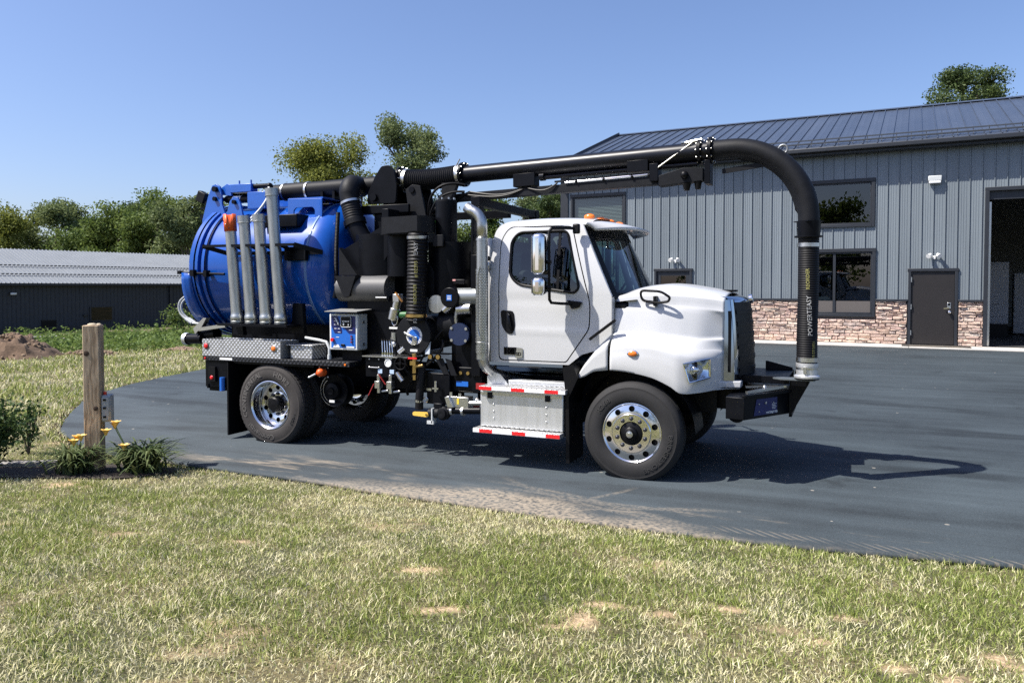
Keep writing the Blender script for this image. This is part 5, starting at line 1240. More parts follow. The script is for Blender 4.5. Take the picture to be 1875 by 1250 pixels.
P(MB().cyl((-6.70, -.97, 2.27), (-5.85, -.985, 2.245), .018, n=10).box(-6.72, -6.66, -1.0, -.94, 2.25, 2.30).box(-6.45, -6.38, -1.03, -.95, 2.22, 2.31).box(-6.2, -6.14, -1.03, -.95, 2.21, 2.30), 'door_latch', BLACK, rd)
# hinge ears and opening ram on top of the tank
ear = [(-6.70, 2.85), (-6.72, 3.05), (-6.60, 3.40), (-6.52, 3.56), (-6.44, 3.58), (-6.37, 3.54), (-6.34, 3.42), (-6.33, 3.28), (-6.25, 3.08), (-6.35, 2.9)]
ear2 = [(-6.08, 3.0), (-5.97, 3.34), (-5.92, 3.40), (-5.84, 3.40), (-5.78, 3.32), (-5.70, 3.15), (-5.70, 2.95)]
for y in (-.52, .46):
    P(MB().prism(ear, 'Y', y, y + .03), 'hinge_ear', BLUEL, tank, bev=.004); P(MB().prism([(-6.16 + .0, 3.0), (-6.06, 3.30), (-5.99, 3.36), (-5.91, 3.35), (-5.86, 3.25), (-5.80, 3.0)], 'Y', y - .13, y - .10), 'ram_ear', BLUEL, tank, bev=.004)
    PS(MB().cyl((-6.44, y - .05, 3.50), (-6.44, y + .07, 3.50), .04, n=16).cyl((-6.45, y - .04, 3.36), (-6.45, y + .06, 3.36), .032, n=14), 'hinge_pin', BLACK, tank); PS(MB().cyl((-5.96, y - .17, 3.28), (-5.96, y - .06, 3.28), .03, n=14), 'hinge_pin', BLACK, tank)
    P(MB().prism([(-6.40, 3.52), (-6.28, 3.58), (-6.2, 3.56), (-6.2, 3.40), (-6.38, 3.42)], 'Y', y + .05, y + .08), 'hinge_link', BLUEL, tank, bev=.004)
    P(MB().cyl((-6.35, y + .12, 3.36), (-5.70, y + .12, 3.34), .055, n=18).cyl((-6.5, y + .12, 3.37), (-6.35, y + .12, 3.36), .03, n=14), 'opening_ram', BLACK, tank); P(MB().cyl((-6.2, y + .12, 3.353), (-6.05, y + .12, 3.349), .058, n=18), 'ram_label', PRINTW, tank)
P(MB().box(-6.20, -5.80, -.50, -.36, 3.44, 3.56), 'cross_beam', BLUEL, tank, bev=.008); P(MB().box(-5.78, -5.45, -.60, -.30, 3.18, 3.42), 'ram_mount', BLUEL, tank, bev=.008)
P(MB().lathe((-6.30, -.2, 3.44), (0, 0, 1), [(.2, 0), (.24, .08), (.22, .12), (.001, .14)], 20), 'hatch', BLACK, tank); P(MB().cyl((-5.80, -.43, 3.52), (-5.52, -.43, 3.52), .035).sphere((-5.52, -.43, 3.51), .05), 'ram_valve', BLACK, tank)
for x in (-6.08, -5.86): P(MB().cyl((x, -.43, 3.56), (x, -.43, 3.62), .012, n=8), 'bolt', BLUEL, tank)
P(MB().tube(bez((-5.53, -.45, 3.50), (-5.36, -.55, 3.42), (-5.35, -.75, 3.15), (-5.52, -.92, 2.95)), .016, 8).tube(bez((-5.55, -.42, 3.48), (-5.40, -.50, 3.40), (-5.38, -.72, 3.15), (-5.45, -.92, 2.95)), .013, 8), 'hydraulic_hose', LGREY, tank)
PS(MB().box(-6.98, -6.52, -.30, -.24, 3.25, 3.28).box(-6.92, -6.52, -.36, -.30, 3.08, 3.16).box(-6.86, -6.80, -.33, -.27, 3.28, 3.36), 'lamp_bracket', BLACK, rd); P(MB().box(-.08, .08, -.05, .05, -.08, .08, Matrix.Translation((-6.93, -.30, 3.43)) @ Matrix.Rotation(R(25), 4, 'Y')), 'work_lamp', PLASTIC, rd, bev=.01)
P(MB().lathe((0, -.35, 0), (0, 0, 1), [], 3) if False else MB().box(-5.30, -4.70, -.85, -.55, 2.88, 3.05), 'side_hatch', BLACK, tank, bev=.01)
P(MB().prism([(-6.05, 3.25), (-4.70, 3.25), (-4.70, 3.60), (-6.0, 3.60)], 'Y', .30, .50), 'top_walkway', BLUEL, tank, bev=.006)
P(MB().grid(lambda a, b: (-4.62 - .02 * b, 0, 0), 1, 1), 'x', BLUE) if False else None
# saddle bracket holding the suction line
for x, y in ((-4.62, -.62), (-4.62, .30)):
    P(MB().prism(rounded([(-5.04, 2.80), (-4.94, 2.80), (-4.94, 3.12), (-4.90, 3.16), (-4.62, 3.16), (-4.58, 3.12), (-4.58, 2.78), (-4.46, 2.78), (-4.46, 3.27), (-5.04, 3.29)], .015), 'Y', y, y + .022), 'saddle_bracket', BLUEL, tank, bev=.003)
P(MB().box(-5.04, -4.46, -.6, .3, 3.272, 3.295), 'saddle_plate', BLUEL, tank)
PS(MB().box(-4.70, -4.66, -.34, -.05, 3.28, 3.40).box(-4.50, -4.46, -.34, -.05, 3.28, 3.40), 'pipe_clamp', BLACK, tank)
# frame under the tank
PS(MB().box(-6.1, -4.2, -.6, -.5, 1.12, 1.55).box(-6.1, -4.2, .5, .6, 1.12, 1.55).box(-6.3, -4.1, -.62, .62, 1.0, 1.12), 'tank_cradle', BLACK, bev=.01)
PS(MB().prism([(-4.68, 1.45), (-4.48, 1.45), (-4.50, 1.85), (-4.66, 1.85)], 'Y', -1.0, -.93).prism([(-4.80, 2.42), (-4.45, 2.42), (-4.45, 2.60), (-4.80, 2.60)], 'Y', -.99, -.92).prism([(-5.75, 1.40), (-5.55, 1.40), (-5.6, 1.75), (-5.7, 1.75)], 'Y', -.95, -.88), 'rack_mount', BLACK, tank, bev=.004)
# pipe rack
rk = P(MB().obox((-6.02, -1.205, 2.625), (-4.46, -1.205, 2.615), .02, .035).obox((-6.02, -1.205, 2.625), (-5.80, -.96, 2.53), .02, .06).obox((-4.46, -1.205, 2.615), (-4.22, -.93, 2.52), .02, .06).obox((-5.80, -.96, 2.53), (-4.22, -.93, 2.52), .02, .05), 'pipe_rack', BLACK)
for x in (-5.42, -5.17, -4.92, -4.67): P(MB().obox((x, -1.20, 2.61), (x + .02, -.98, 2.54), .012, .05), 'rack_divider', BLACK, rk)
P(MB().box(-5.72, -4.55, -1.26, -.98, 1.545, 1.575), 'rack_shelf', BLACK, rk)
# plumbing at the rear
m = P(MB().cyl((-6.62, -.62, 1.35), (-6.35, -.62, 1.38), .09, n=20).cyl((-6.85, -.70, 1.30), (-6.55, -.70, 1.31), .075, n=20), 'drain_valve', BLACK); P(MB().lathe((-6.86, -.70, 1.30), (-1, 0, 0), [(.088, -.03), (.092, 0), (.092, .03), (.06, .045), (.001, .045)], 20), 'drain_cap', ALUB, m)
P(MB().obox((-6.55, -.75, 1.45), (-6.0, -.80, 1.52), .06, .05).prism([(-6.62, 1.38), (-6.5, 1.48), (-6.4, 1.62), (-6.46, 1.62), (-6.66, 1.46)], 'Y', -.78, -.70), 'drain_arm', STEEL, m)
P(MB().tube(bez((-6.55, -.75, 1.95), (-6.95, -.8, 2.0), (-7.02, -.8, 1.72), (-6.82, -.76, 1.60)), .014, 8).tube(bez((-6.55, -.72, 1.93), (-6.9, -.8, 1.97), (-6.97, -.8, 1.72), (-6.78, -.74, 1.60)), .014, 8).cyl((-6.82, -.76, 1.6), (-6.72, -.74, 1.54), .025, n=10).cyl((-6.78, -.74, 1.6), (-6.68, -.72, 1.54), .025, n=10).tube([(-6.72, -.74, 1.54), (-6.5, -.74, 1.53)], .016, 8), 'hydraulic_line', LGREY, m)

# ---- deck, tool tray, rear skirt
dk = MB()
for s in (-1, 1): dk.box(-6.03, -3.60, min(s * .62, s * 1.22), max(s * .62, s * 1.22), 1.065, 1.125)
dk = PS(dk, 'deck', PLATEK, bev=.004)
P(MB().box(-5.72, -5.50, -1.2235, -1.221, 1.08, 1.11), 'deck_decal', PRINTW, dk); 
for x in (-5.98, -3.66): P(MB().cyl((x, -1.22, 1.095), (x, -1.232, 1.095), .014, n=10), 'deck_lamp', AMBER if x > -5 else REDL, dk)
t = MB().box(-6.03, -4.68, -1.222, -1.212, 1.13, 1.355).box(-6.03, -4.68, -.86, -.85, 1.13, 1.355).box(-6.03, -6.02, -1.211, -.861, 1.13, 1.355).box(-4.69, -4.68, -1.211, -.861, 1.13, 1.355).box(-6.02, -4.69, -1.211, -.861, 1.13, 1.14)
tt_ = P(t, 'tool_tray', PLATE)
for x, mm in ((-5.955, REDL), (-4.785, AMBER)):
    lm = P(MB().lathe((x, -1.222, 1.262), (0, -1, 0), [(.046, 0), (.046, .008), (.038, .012)], 20), 'lamp_rim', RUBBERL if mm is REDL else STEEL, tt_); P(MB().sphere((x, -1.230, 1.262), .038, 16, 8, (1, .4, 1)), 'lamp', mm, tt_)
P(MB().box(-4.60, -4.25, -1.12, -.82, 1.13, 1.30).box(-4.66, -4.22, -1.14, -.80, 1.30, 1.315), 'step_case', PLATE, bev=.005)
P(MB().tube([(-4.45, -1.0, 1.40), (-4.2, -1.05, 1.38), (-4.05, -1.08, 1.36), (-4.0, -1.09, 1.28), (-4.0, -1.09, 1.18)], .018, 8).cyl((-4.0, -1.09, 1.2), (-4.0, -1.09, 1.14), .026, n=10), 'fuel_line', LGREY)
PS(MB().box(-6.0, -5.62, -1.20, -.7, .70, 1.06).box(-6.02, -5.98, -.7, 1.20, .70, 1.06), 'rear_skirt', BLACK, bev=.004)
P(MB().box(-5.92, -5.80, -1.23, -1.201, .78, .98), 'tail_lamp_box', PLASTIC); P(MB().sphere((-5.86, -1.232, .83), .03, 12, 8, (1, .4, 1)), 'tail_lamp', REDL)
P(MB().cyl((-5.68, -1.22, .66), (-5.68, -1.22, .84), .035, n=14), 'filter_can', LBLUE); P(MB().box(-5.98, -5.74, -1.15, -.9, .64, .70).cyl((-5.95, -1.2, .68), (-5.95, -1.2, .74), .02), 'hitch', BLACK)
for s in (-1, 1): P(MB().box(-5.60, -5.575, min(s * .62, s * 1.22), max(s * .62, s * 1.22), .06, 1.05), 'mud_flap', PLASTIC)
P(MB().box(-5.55, -4.20, -1.15, -.6, 1.03, 1.06), 'wheel_arch', PLASTIC)

# ---- suction line along the tank top and the drop elbow
SMK = BLACKR
P(MB().cyl((-5.62, -.22, 3.44), (-3.72, -.22, 3.47), .115, n=32), 'suction_line', SMK, ang=50)
P(MB().cyl((-5.40, -.22, 3.443), (-4.98, -.22, 3.45), .124, n=32), 'rubber_sleeve', HOSE)
for x in (-5.40, -4.98): P(MB().cyl((x - .015, -.22, 3.443), (x + .015, -.22, 3.443), .131, n=32), 'hose_clamp', STEEL)
P(MB().sphere((-5.62, -.22, 3.44), .115, 24, 14), 'line_end', SMK)
dp = P(MB().tube([(-4.12, -.15, 3.44), (-4.10, -.30, 3.455)] + [Vector((-4.09 + .02 * t, -.40 - .13 * math.sin(t * 1.57), 3.455 - .15 * (1 - math.cos(t * 1.57)))) for t in lin(.2, 1, 7)] + [(-4.06, -.54, 3.24), (-4.04, -.55, 3.20)], .135, 28, [.12, .135] + [.14] * 7 + [.128, .125]), 'drop_elbow', SMK, ang=70)
P(ribbed([(-4.045, -.55, 3.20), (-4.0, -.56, 3.05), (-3.96, -.57, 2.93)], .135, .035, .006), 'rubber_sleeve', HOSE, dp)
P(MB().cyl((-4.045, -.55, 3.21), (-4.035, -.552, 3.18), .142, n=28), 'hose_clamp', STEEL, dp)
P(MB().cyl((-3.97, -.568, 2.96), (-3.945, -.572, 2.89), .152, n=28), 'collar', BLACKR, dp)
P(MB().tube(bez((-3.95, -.57, 2.92), (-3.90, -.58, 2.78), (-3.78, -.58, 2.62), (-3.60, -.55, 2.48), 10), .13, 24), 'inlet_pipe', BLACK, dp)

# ---- boom pivot, corrugated link, boom
pv = PS(MB().prism(rounded([(-3.86, 3.18), (-3.42, 3.18), (-3.40, 3.40), (-3.44, 3.62), (-3.52, 3.69), (-3.64, 3.68), (-3.74, 3.55), (-3.86, 3.32)], .03), 'Y', -.42, -.38).prism(rounded([(-3.86, 3.18), (-3.42, 3.18), (-3.40, 3.40), (-3.44, 3.62), (-3.52, 3.69), (-3.64, 3.68), (-3.74, 3.55)], .03), 'Y', -.06, -.02), 'boom_pivot', BLACK, bev=.004)
P(MB().cyl((-3.75, -.46, 3.27), (-3.75, -.34, 3.27), .05, n=16), 'pivot_pin', BLACK, pv)
P(MB().cyl((-3.74, -.21, 3.47), (-3.40, -.2, 3.52), .15, n=32).cyl((-3.46, -.2, 3.51), (-3.42, -.2, 3.515), .18, n=32), 'pivot_flange', BLACK, pv)
for k in range(10):
    a = 6.283 * k / 10; P(MB().cyl((-3.415, -.2 + .165 * math.cos(a), 3.515 + .165 * math.sin(a)), (-3.395, -.2 + .165 * math.cos(a), 3.515 + .165 * math.sin(a)), .012, n=8), 'bolt', STEEL, pv)
lk = P(ribbed(bez((-3.42, -.2, 3.515), (-3.1, -.18, 3.49), (-2.9, -.17, 3.50), (-2.55, -.17, 3.535), 14), .14, .031, .012, 28), 'link_hose', HOSE)
for a, b_ in (((-3.40, -.2, 3.513), (-3.35, -.198, 3.509)), ((-2.60, -.17, 3.53), (-2.55, -.17, 3.535))): P(MB().cyl(a, b_, .148, n=28), 'hose_clamp', STEEL, lk)
P(MB().cyl((-2.58, -.30, 3.62), (-2.52, -.30, 3.72), .008, n=6), 'clamp_handle', STEEL, lk)
BA, BB = Vector((-2.55, -.17, 3.535)), Vector((.68, -.46, 3.575)); bd_ = (BB - BA).normalized()
bm_ = P(MB().cyl(BA, BB, .108, n=36), 'boom_pipe', BOOM, ang=50)
for c, r_ in ((BA + bd_ * .03, .16), (BB - bd_ * .10, .145), (BB + bd_ * .02, .15)):
    fl = P(MB().cyl(c - bd_ * .018, c + bd_ * .018, r_, n=32), 'boom_flange', BLACK, bm_); d_, x_, y_ = MB().frame(bd_)
    for k in range(10):
        a = 6.283 * k / 10; q = c + (x_ * math.cos(a) + y_ * math.sin(a)) * (r_ - .018); P(MB().cyl(q - bd_ * .03, q + bd_ * .03, .010, n=6), 'bolt', STEEL, fl)
def bo(x, dz, dy=0): t = (x - BA.x) / (BB.x - BA.x); p = BA.lerp(BB, t); return p + Vector((0, dy, dz))
P(MB().cyl(bo(-1.35, -.135, -.02), bo(.55, -.135, -.02), .028, n=14).cyl(bo(-1.40, -.12, -.02), bo(-1.34, -.12, -.02), .055, n=20), 'telescope_tube', BOOM, bm_)
P(MB().obox(bo(-2.9, -.30), bo(.10, -.285), .12, .10), 'boom_beam', BLACKR, bm_, bev=.004)
P(MB().obox(bo(-1.2, -.20, -.03), bo(.12, -.20, -.03), .03, .02), 'boom_slide', BLACKR, bm_)
P(MB().cyl(bo(-1.05, -.225, -.07), bo(.05, -.215, -.07), .014, n=10), 'telescope_ram', CHROME, bm_)
for x in (-.9, -.55, -.2, .0): P(MB().sphere(bo(x, -.225, -.07), .022, 8, 6), 'ram_clip', BLACK, bm_)
P(MB().obox(bo(-1.75, -.15, -.02), bo(-1.45, -.15, -.02), .14, .16).obox(bo(-1.65, -.24, -.02), bo(-1.55, -.24, -.02), .06, .06), 'boom_bracket', BLACK, bm_, bev=.004)
P(MB().obox(bo(.02, -.20, -.04), bo(.12, -.20, -.04), .14, .20).obox(bo(-.25, -.11, -.04), bo(.0, -.11, -.04), .13, .13), 'boom_bracket', BLACK, bm_, bev=.004)
P(MB().prism([(.13, 3.20), (.62, 3.24), (.62, 3.38), (.40, 3.39), (.13, 3.32)], 'Y', -.55, -.40), 'boom_head', BLACKR, bm_, bev=.004)
P(MB().sphere((.42, -.565, 3.31), .045, 12, 8).cyl((.44, -.52, 3.22), (.44, -.52, 3.14), .05, .03, n=14).cyl((.56, -.50, 3.24), (.56, -.50, 3.15), .045, .03, n=14), 'boom_camera', PLASTIC, bm_)
P(MB().box(.64, .70, -.57, -.36, 3.20, 3.46), 'head_plate', BLACK, bm_, bev=.004)
P(MB().tube([bo(.08, -.17, -.10), bo(.50, .09, -.10)], .008, 6).cyl(bo(.42, .10, -.06), bo(.60, .12, -.06), .018, n=8).box(*[c for p in zip(bo(.40, .135), bo(.52, .15)) for c in p][:0] or (.36, .52, -.48, -.44, 3.68, 3.695)).cyl((.52, -.46, 3.66), (.52, -.46, 3.72), .012), 'head_fitting', STEEL, bm_)
P(MB().tube(bez(bo(-2.4, -.24, -.08), bo(-2.1, -.30, -.10), bo(-1.9, -.36, -.1), bo(-1.62, -.25, -.06)), .010, 6).tube(bez(bo(-2.5, -.27, -.08), bo(-2.1, -.33, -.10), bo(-1.9, -.38, -.1), bo(-1.60, -.25, -.06)), .010, 6).tube(bez(bo(-1.58, -.25, -.06), bo(-1.4, -.30, -.1), bo(-1.3, -.34, -.1), bo(-1.15, -.22, -.07)), .010, 6), 'boom_cable', PLASTIC, bm_)
# elbow and drop hose
e0 = BB + bd_ * .04; rad = .80; ez = Vector((0, 0, 1)); ex = Vector((bd_.x, bd_.y, 0)).normalized()
cen = e0 + ex * .20 - ez * rad
path = [e0, e0 + ex * .1] + [cen + ex * (rad * math.sin(t)) + ez * (rad * math.cos(t)) for t in lin(.0, math.pi / 2, 22)]
tip = path[-1]
path += [tip - ez * .12]
el = P(MB().tube(path, .108, 36), 'boom_elbow', BLACKR, ang=60)
P(MB().tube([p + (p - cen).normalized() * -.10 for p in path[3:-2]], .012, 4, [.002] + [.03] * (len(path) - 7) + [.002]), 'elbow_gusset', BLACKR, el)
P(MB().obox(e0 + ex * .10 - ez * .24, e0 + ex * .62 - ez * .19, .03, .05), 'elbow_strut', BLACKR, el)
ri = cen + (ex * math.sin(.62) + ez * math.cos(.62)) * (rad + .12); P(MB().tube(arc_path(ri, 0, 6.283, .045, 16, ex, ez)[:-1], .012, 8, closed=True), 'lifting_eye', mat('grey_steel', (.2, .21, .22), .5, .5), el)
hx, hy = tip.x, tip.y
def vcyl(z0, z1, r_, r2=None): return MB().cyl((hx, hy, z0), (hx, hy, z1), r_, r2, n=32)
zt = tip.z - .12
P(vcyl(zt + .10, zt - .06, .122, .112), 'elbow_collar', BLACK, el); P(MB().cyl((hx, hy, zt + .09), (hx, hy, zt + .10), .15, n=4), 'collar_ear', BLACK, el)
P(vcyl(zt - .07, zt - .055, .142), 'hose_flange', BLACK, el)
z_top = zt - .07
dh = P(ribbed([(hx, hy, z_top), (hx + .003, hy, 2.0), (hx - .004, hy, 1.6), (hx - .002, hy, 1.26)], .106, .024, .0045, 30), 'drop_hose', HOSE)
P(vcyl(z_top - .10, z_top - .06, .113), 'hose_clamp', STEEL, dh); P(vcyl(1.285, 1.33, .113), 'hose_clamp', STEEL, dh)
P(MB().lathe((hx, hy, 0), (0, 0, 1), [(.09, 1.115), (.128, 1.115), (.130, 1.135), (.108, 1.15), (.108, 1.235), (.112, 1.24), (.112, 1.27), (.1, 1.275)], 36), 'nozzle_coupling', ALUB, dh, ang=35)
P(vcyl(1.10, 1.113, .122), 'nozzle_seal', HOSE, dh); P(vcyl(1.205, 1.228, .111), 'coupling_band', STEEL, dh); P(MB().box(hx - .03, hx + .0, hy - .13, hy - .108, 1.17, 1.235), 'band_buckle', STEEL, dh)
def hose_text(txt, size, ang0, z0, mt_, dirn=1, twist=0):
    vs_, fs = text_mesh(txt, size, 0, 2, bold=.0002); out = []
    for x, y, z in vs_:
        a = ang0 - (y - size * .35) / .107 + twist * x; out.append((hx + .1075 * math.cos(a), hy + .1075 * math.sin(a), z0 + dirn * x))
    return P(MB().add(out, fs), 'hose_print', mt_, dh, ang=0)
hose_text('RECORD 3', .075, R(-100), 1.99 + .28, PRINTY, -1, .25) if False else None
hose_text('POWERTEASY', .066, R(-72), 1.56, PRINTG, 1, -.5)
hose_text('REORDER', .050, R(-88), 2.04, PRINTY, 1, -.3)
hose_text('03/27/2021', .042, R(-52), 1.32, PRINTY, 1, .0)

# ---- equipment between tank and cab
FR = P(MB().box(-2.03, -1.91, -.96, -.84, 1.0, 2.45).box(-2.03, -1.91, .84, .96, 1.0, 3.14).box(-2.03, -1.91, -.96, -.84, 3.02, 3.14).box(-2.03, -2.0, -.96, -.84, 2.451, 3.019).box(-1.94, -1.91, -.96, -.84, 2.451, 3.019).box(-2.02, -1.92, -.839, .839, 3.03, 3.13).box(-2.02, -1.92, -.839, .839, 2.2, 2.3), 'equipment_frame', BLACK, bev=.006)
PS(MB().box(-4.2, -3.0, -.12, -.02, 3.08, 3.17).box(-3.45, -3.35, -.7, .7, 2.6, 3.079).box(-4.0, -2.1, .3, .4, 3.0, 3.1).box(-4.0, -3.9, .3, .4, 2.0, 2.999).box(-4.1, -3.2, -.45, -.40, 3.05, 3.16), 'upper_frame', BLACK, FR, bev=.006)
PS(MB().prism([(-3.30, 3.36), (-3.20, 3.42), (-3.08, 3.40), (-2.98, 2.96), (-3.24, 2.96)], 'Y', -.36, -.33).prism([(-3.30, 3.36), (-3.20, 3.42), (-3.08, 3.40), (-2.98, 2.96), (-3.24, 2.96)], 'Y', -.10, -.07).prism([(-2.78, 3.42), (-2.52, 3.42), (-2.62, 3.16), (-2.78, 3.14)], 'Y', -.32, -.29), 'pivot_stand', BLACKR, bev=.004)
P(MB().cyl((-3.20, -.38, 3.35), (-3.20, -.04, 3.35), .04, n=16).cyl((-3.05, -.2, 3.04), (-2.5, -.2, 3.26), .045, n=18).cyl((-2.7, -.2, 3.18), (-2.42, -.2, 3.29), .028, n=14), 'lift_ram', BLACK)
P(MB().tube(bez((-2.95, -.35, 3.0), (-2.9, -.5, 3.35), (-2.7, -.4, 3.45), (-2.45, -.3, 3.38)), .018, 8).tube(bez((-2.9, -.42, 2.95), (-2.8, -.5, 3.25), (-2.6, -.45, 3.3), (-2.4, -.4, 3.28)), .016, 8), 'hydraulic_hose', PLASTIC)
P(MB().box(-3.6, -3.25, .35, .7, 2.98, 3.10), 'green_pump', GREEN, bev=.01); P(MB().box(-3.62, -3.15, .33, .72, 3.101, 3.13).cyl((-3.4, .3, 3.0), (-3.4, .2, 3.0), .05), 'pump_cover', BLACK)
# cyclone separator and filter housings
P(MB().cyl((-3.55, -.45, 1.0), (-3.55, -.45, 2.75), .40, n=40).prism([(-4.0, 2.30), (-3.50, 2.22), (-3.20, 2.60), (-3.35, 2.86), (-3.98, 2.56)], 'Y', -.80, -.30), 'cyclone', BLACK, ang=40)
PS(MB().prism([(-3.98, 2.21), (-3.66, 2.21), (-3.76, 1.95), (-3.84, 1.93)], 'Y', -.995, -.60).prism([(-3.98, 2.58), (-3.98, 2.22), (-3.70, 2.22)], 'Y', -.90, -.80), 'cyclone_flange', BLACKR, ang=20)
for x, z in ((-3.50, 2.58), (-3.50, 2.48), (-3.60, 2.44)): P(MB().cyl((x, -.80, z), (x, -.82, z), .02, n=10), 'bolt', BRASS)
P(MB().box(-3.78, -3.38, -.40, -.05, 2.72, 3.07), 'dark_housing', BLACK, bev=.03)  # black housing, added also as shade over the blue tank head
P(MB().cyl((-4.0, -.80, 2.045), (-3.25, -.80, 2.045), .17, n=36), 'silencer', mat('grey_silencer', (.075, .075, .077), .55, var=.1), ang=40)
P(MB().box(-3.9, -3.1, -.85, -.3, 1.1, 1.95), 'pump_housing', BLACK, bev=.02)
fb = P(MB().prism([(-3.22, -1.06)] + [(-2.74 + .19 * math.cos(a), -.95 + .19 * math.sin(a)) for a in lin(-1.2, 1.57, 9)] + [(-3.22, -.66)], 'Z', 2.73, 2.93), 'filter_duct', BLACKR, ang=30)
P(MB().box(-3.23, -2.75, -1.065, -.70, 2.715, 2.729), 'duct_edge', BLACKR, fb); P(MB().cyl((-3.1, -.75, 2.2), (-3.1, -.75, 2.72), .2, n=28), 'filter_body', BLACK, fb)
vh = P(ribbed([(-2.72, -1.02, 2.74), (-2.725, -1.03, 2.3), (-2.74, -1.04, 1.66)], .128, .042, .010, 28), 'vacuum_hose', HOSE)
P(MB().cyl((-2.722, -1.022, 2.655), (-2.722, -1.024, 2.69), .135, n=28), 'hose_clamp', STEEL, vh); P(MB().cyl((-2.74, -1.04, 1.70), (-2.74, -1.04, 1.735), .135, n=28), 'hose_clamp', BRASS, vh)
def vtext(txt, size, a0, z0, mt_):
    vs_, fs = text_mesh(txt, size, 0, 2, bold=.0)
    P(MB().add([(-2.73 + .131 * math.cos(a0 - (y - size * .35) / .13), -1.03 + .131 * math.sin(a0 - (y - size * .35) / .13), z0 + x) for x, y, z in vs_], fs), 'hose_print', mt_, vh, ang=0)
vtext('REORDER', .055, R(-72), 1.86, PRINTY); vtext('EASY', .07, R(-66), 2.45, PRINTG); vtext('# 02393', .06, R(-66), 2.18, PRINTY); vtext('F0', .06, R(-70), 1.63, PRINTG)
vc = P(MB().cyl((-2.49, -.72, 2.60), (-2.49, -.72, 3.12), .135, n=36).cyl((-2.46, -.62, 1.75), (-2.46, -.62, 2.62), .30, n=40), 'blower_silencer', BLACK, ang=40); P(MB().cyl((-2.49, -.72, 3.121), (-2.49, -.72, 3.145), .125, n=30), 'silencer_cap', BLACKR, vc)
for k in range(8): a = .785 * k; P(MB().cyl((-2.49 + .11 * math.cos(a), -.72 + .11 * math.sin(a), 3.14), (-2.49 + .11 * math.cos(a), -.72 + .11 * math.sin(a), 3.17), .012, n=8), 'bolt', STEEL, vc)
P(MB().prism([(-2.54, 2.56), (-2.40, 2.56), (-2.40, 2.70), (-2.54, 2.70)], 'Y', -.98, -.95).prism([(-2.72, 2.46), (-2.45, 2.1), (-2.5, 1.9), (-2.72, 1.95)], 'Y', -.9, -.88), 'silencer_bracket', BLACKR, vc, bev=.004)
P(MB().cyl((-2.2, -.5, 1.2), (-2.2, -.5, 2.5), .2, n=32).box(-2.35, -2.05, -.85, -.4, 1.0, 1.7), 'hydraulic_tank', BLACK, ang=40)
# canister with round decal
can = P(MB().cyl((-2.78, -1.02, 1.48), (-2.78, -.15, 1.50), .225, n=44), 'water_filter', BLACKR, ang=40); P(MB().cyl((-2.78, -1.045, 1.48), (-2.78, -1.0, 1.48), .243, n=44), 'filter_lid', BLACKR, can, bev=.006)
P(MB().cyl((-2.50, -.75, 1.60), (-2.20, -.75, 1.62), .20, n=32), 'filter_pipe', BLACKR, can, ang=40)
def fdisc(r_, y, nm, mt_): P(MB().add([(-2.765, y, 1.47)] + [(-2.765 + r_ * math.cos(a), y, 1.47 + r_ * math.sin(a)) for a in lin(0, 6.283, 37)[:-1]], [(0, 1 + k, 1 + (k + 1) % 36) for k in range(36)]), nm, mt_, can, ang=0)
fdisc(.112, -1.0465, 'decal', PRINTW); fdisc(.082, -1.0475, 'decal', LBLUE)
for k in range(22): a = 6.283 * k / 22; P(MB().box(-.006, .006, -1.0482, -1.0478, .09, .104, Matrix.Translation((-2.765, 0, 1.47)) @ Matrix.Rotation(a, 4, 'Y')), 'decal_mark', LBLUE, can, ang=0) if k not in (4, 5, 15, 16) else None
P(MB().tube([(-2.87, -1.07, 1.50), (-2.80, -1.075, 1.47), (-2.76, -1.07, 1.46), (-2.74, -1.065, 1.40)], .016, 8).sphere((-2.88, -1.07, 1.505), .018).prism([(-2.80, 1.36), (-2.73, 1.36), (-2.72, 1.46), (-2.78, 1.46)], 'Y', -1.062, -1.05), 'lid_handle', STEEL, can, bev=.004)
P(MB().box(-2.82, -2.72, -1.049, -1.047, 1.275, 1.305), 'decal', PRINTW, can)
# air intake parts near the cab
P(MB().cyl((-2.50, -.98, 1.86), (-2.50, -.70, 1.87), .118, n=32), 'air_horn', BLACK); P(MB().lathe((-2.49, -.985, 1.86), (0, -1, 0), [(.112, 0), (.108, .008), (.001, .010)], 32), 'air_horn_cap', STACK)
ac = P(MB().cyl((-2.26, -.94, 1.95), (-1.88, -.90, 1.955), .105, n=32), 'air_cleaner', mat('grey_air_cleaner', (.30, .32, .32), .3, .5), ang=40); P(MB().cyl((-2.27, -1.06, 1.94), (-2.27, -.88, 1.945), .122, n=36), 'cleaner_cap', BLACK, ac, bev=.008)
P(MB().box(-2.305, -2.235, -1.064, -1.061, 1.905, 1.975), 'badge', LBLUE, ac)
for z in (1.918, 1.936, 1.954): P(MB().box(-2.295, -2.245, -1.066, -1.0645, z, z + .007), 'badge_bar', PRINTW, ac)
P(MB().box(-2.28, -2.12, -.95, -.85, 2.10, 2.16), 'sensor', PLASTIC, ac, bev=.008); P(MB().box(-2.28, -2.24, -.955, -.951, 2.14, 2.16), 'sensor_label', mat('pink_label', (.7, .35, .33), .5), ac)
P(MB().cyl((-2.20, -.96, 1.80), (-2.02, -.96, 1.81), .07, n=20).cyl((-2.38, -.98, 1.78), (-2.28, -.98, 1.86), .045, n=14).tube(bez((-2.22, -.95, 1.8), (-2.24, -.96, 1.7), (-2.24, -.96, 1.66), (-2.22, -.95, 1.6)), .02, 8), 'intake_fitting', STEEL)
P(MB().cyl((-2.18, -.99, 1.50), (-2.18, -.93, 1.50), .135, n=30), 'fan_guard', mat('dark_blue_guard', (.01, .02, .06), .4))
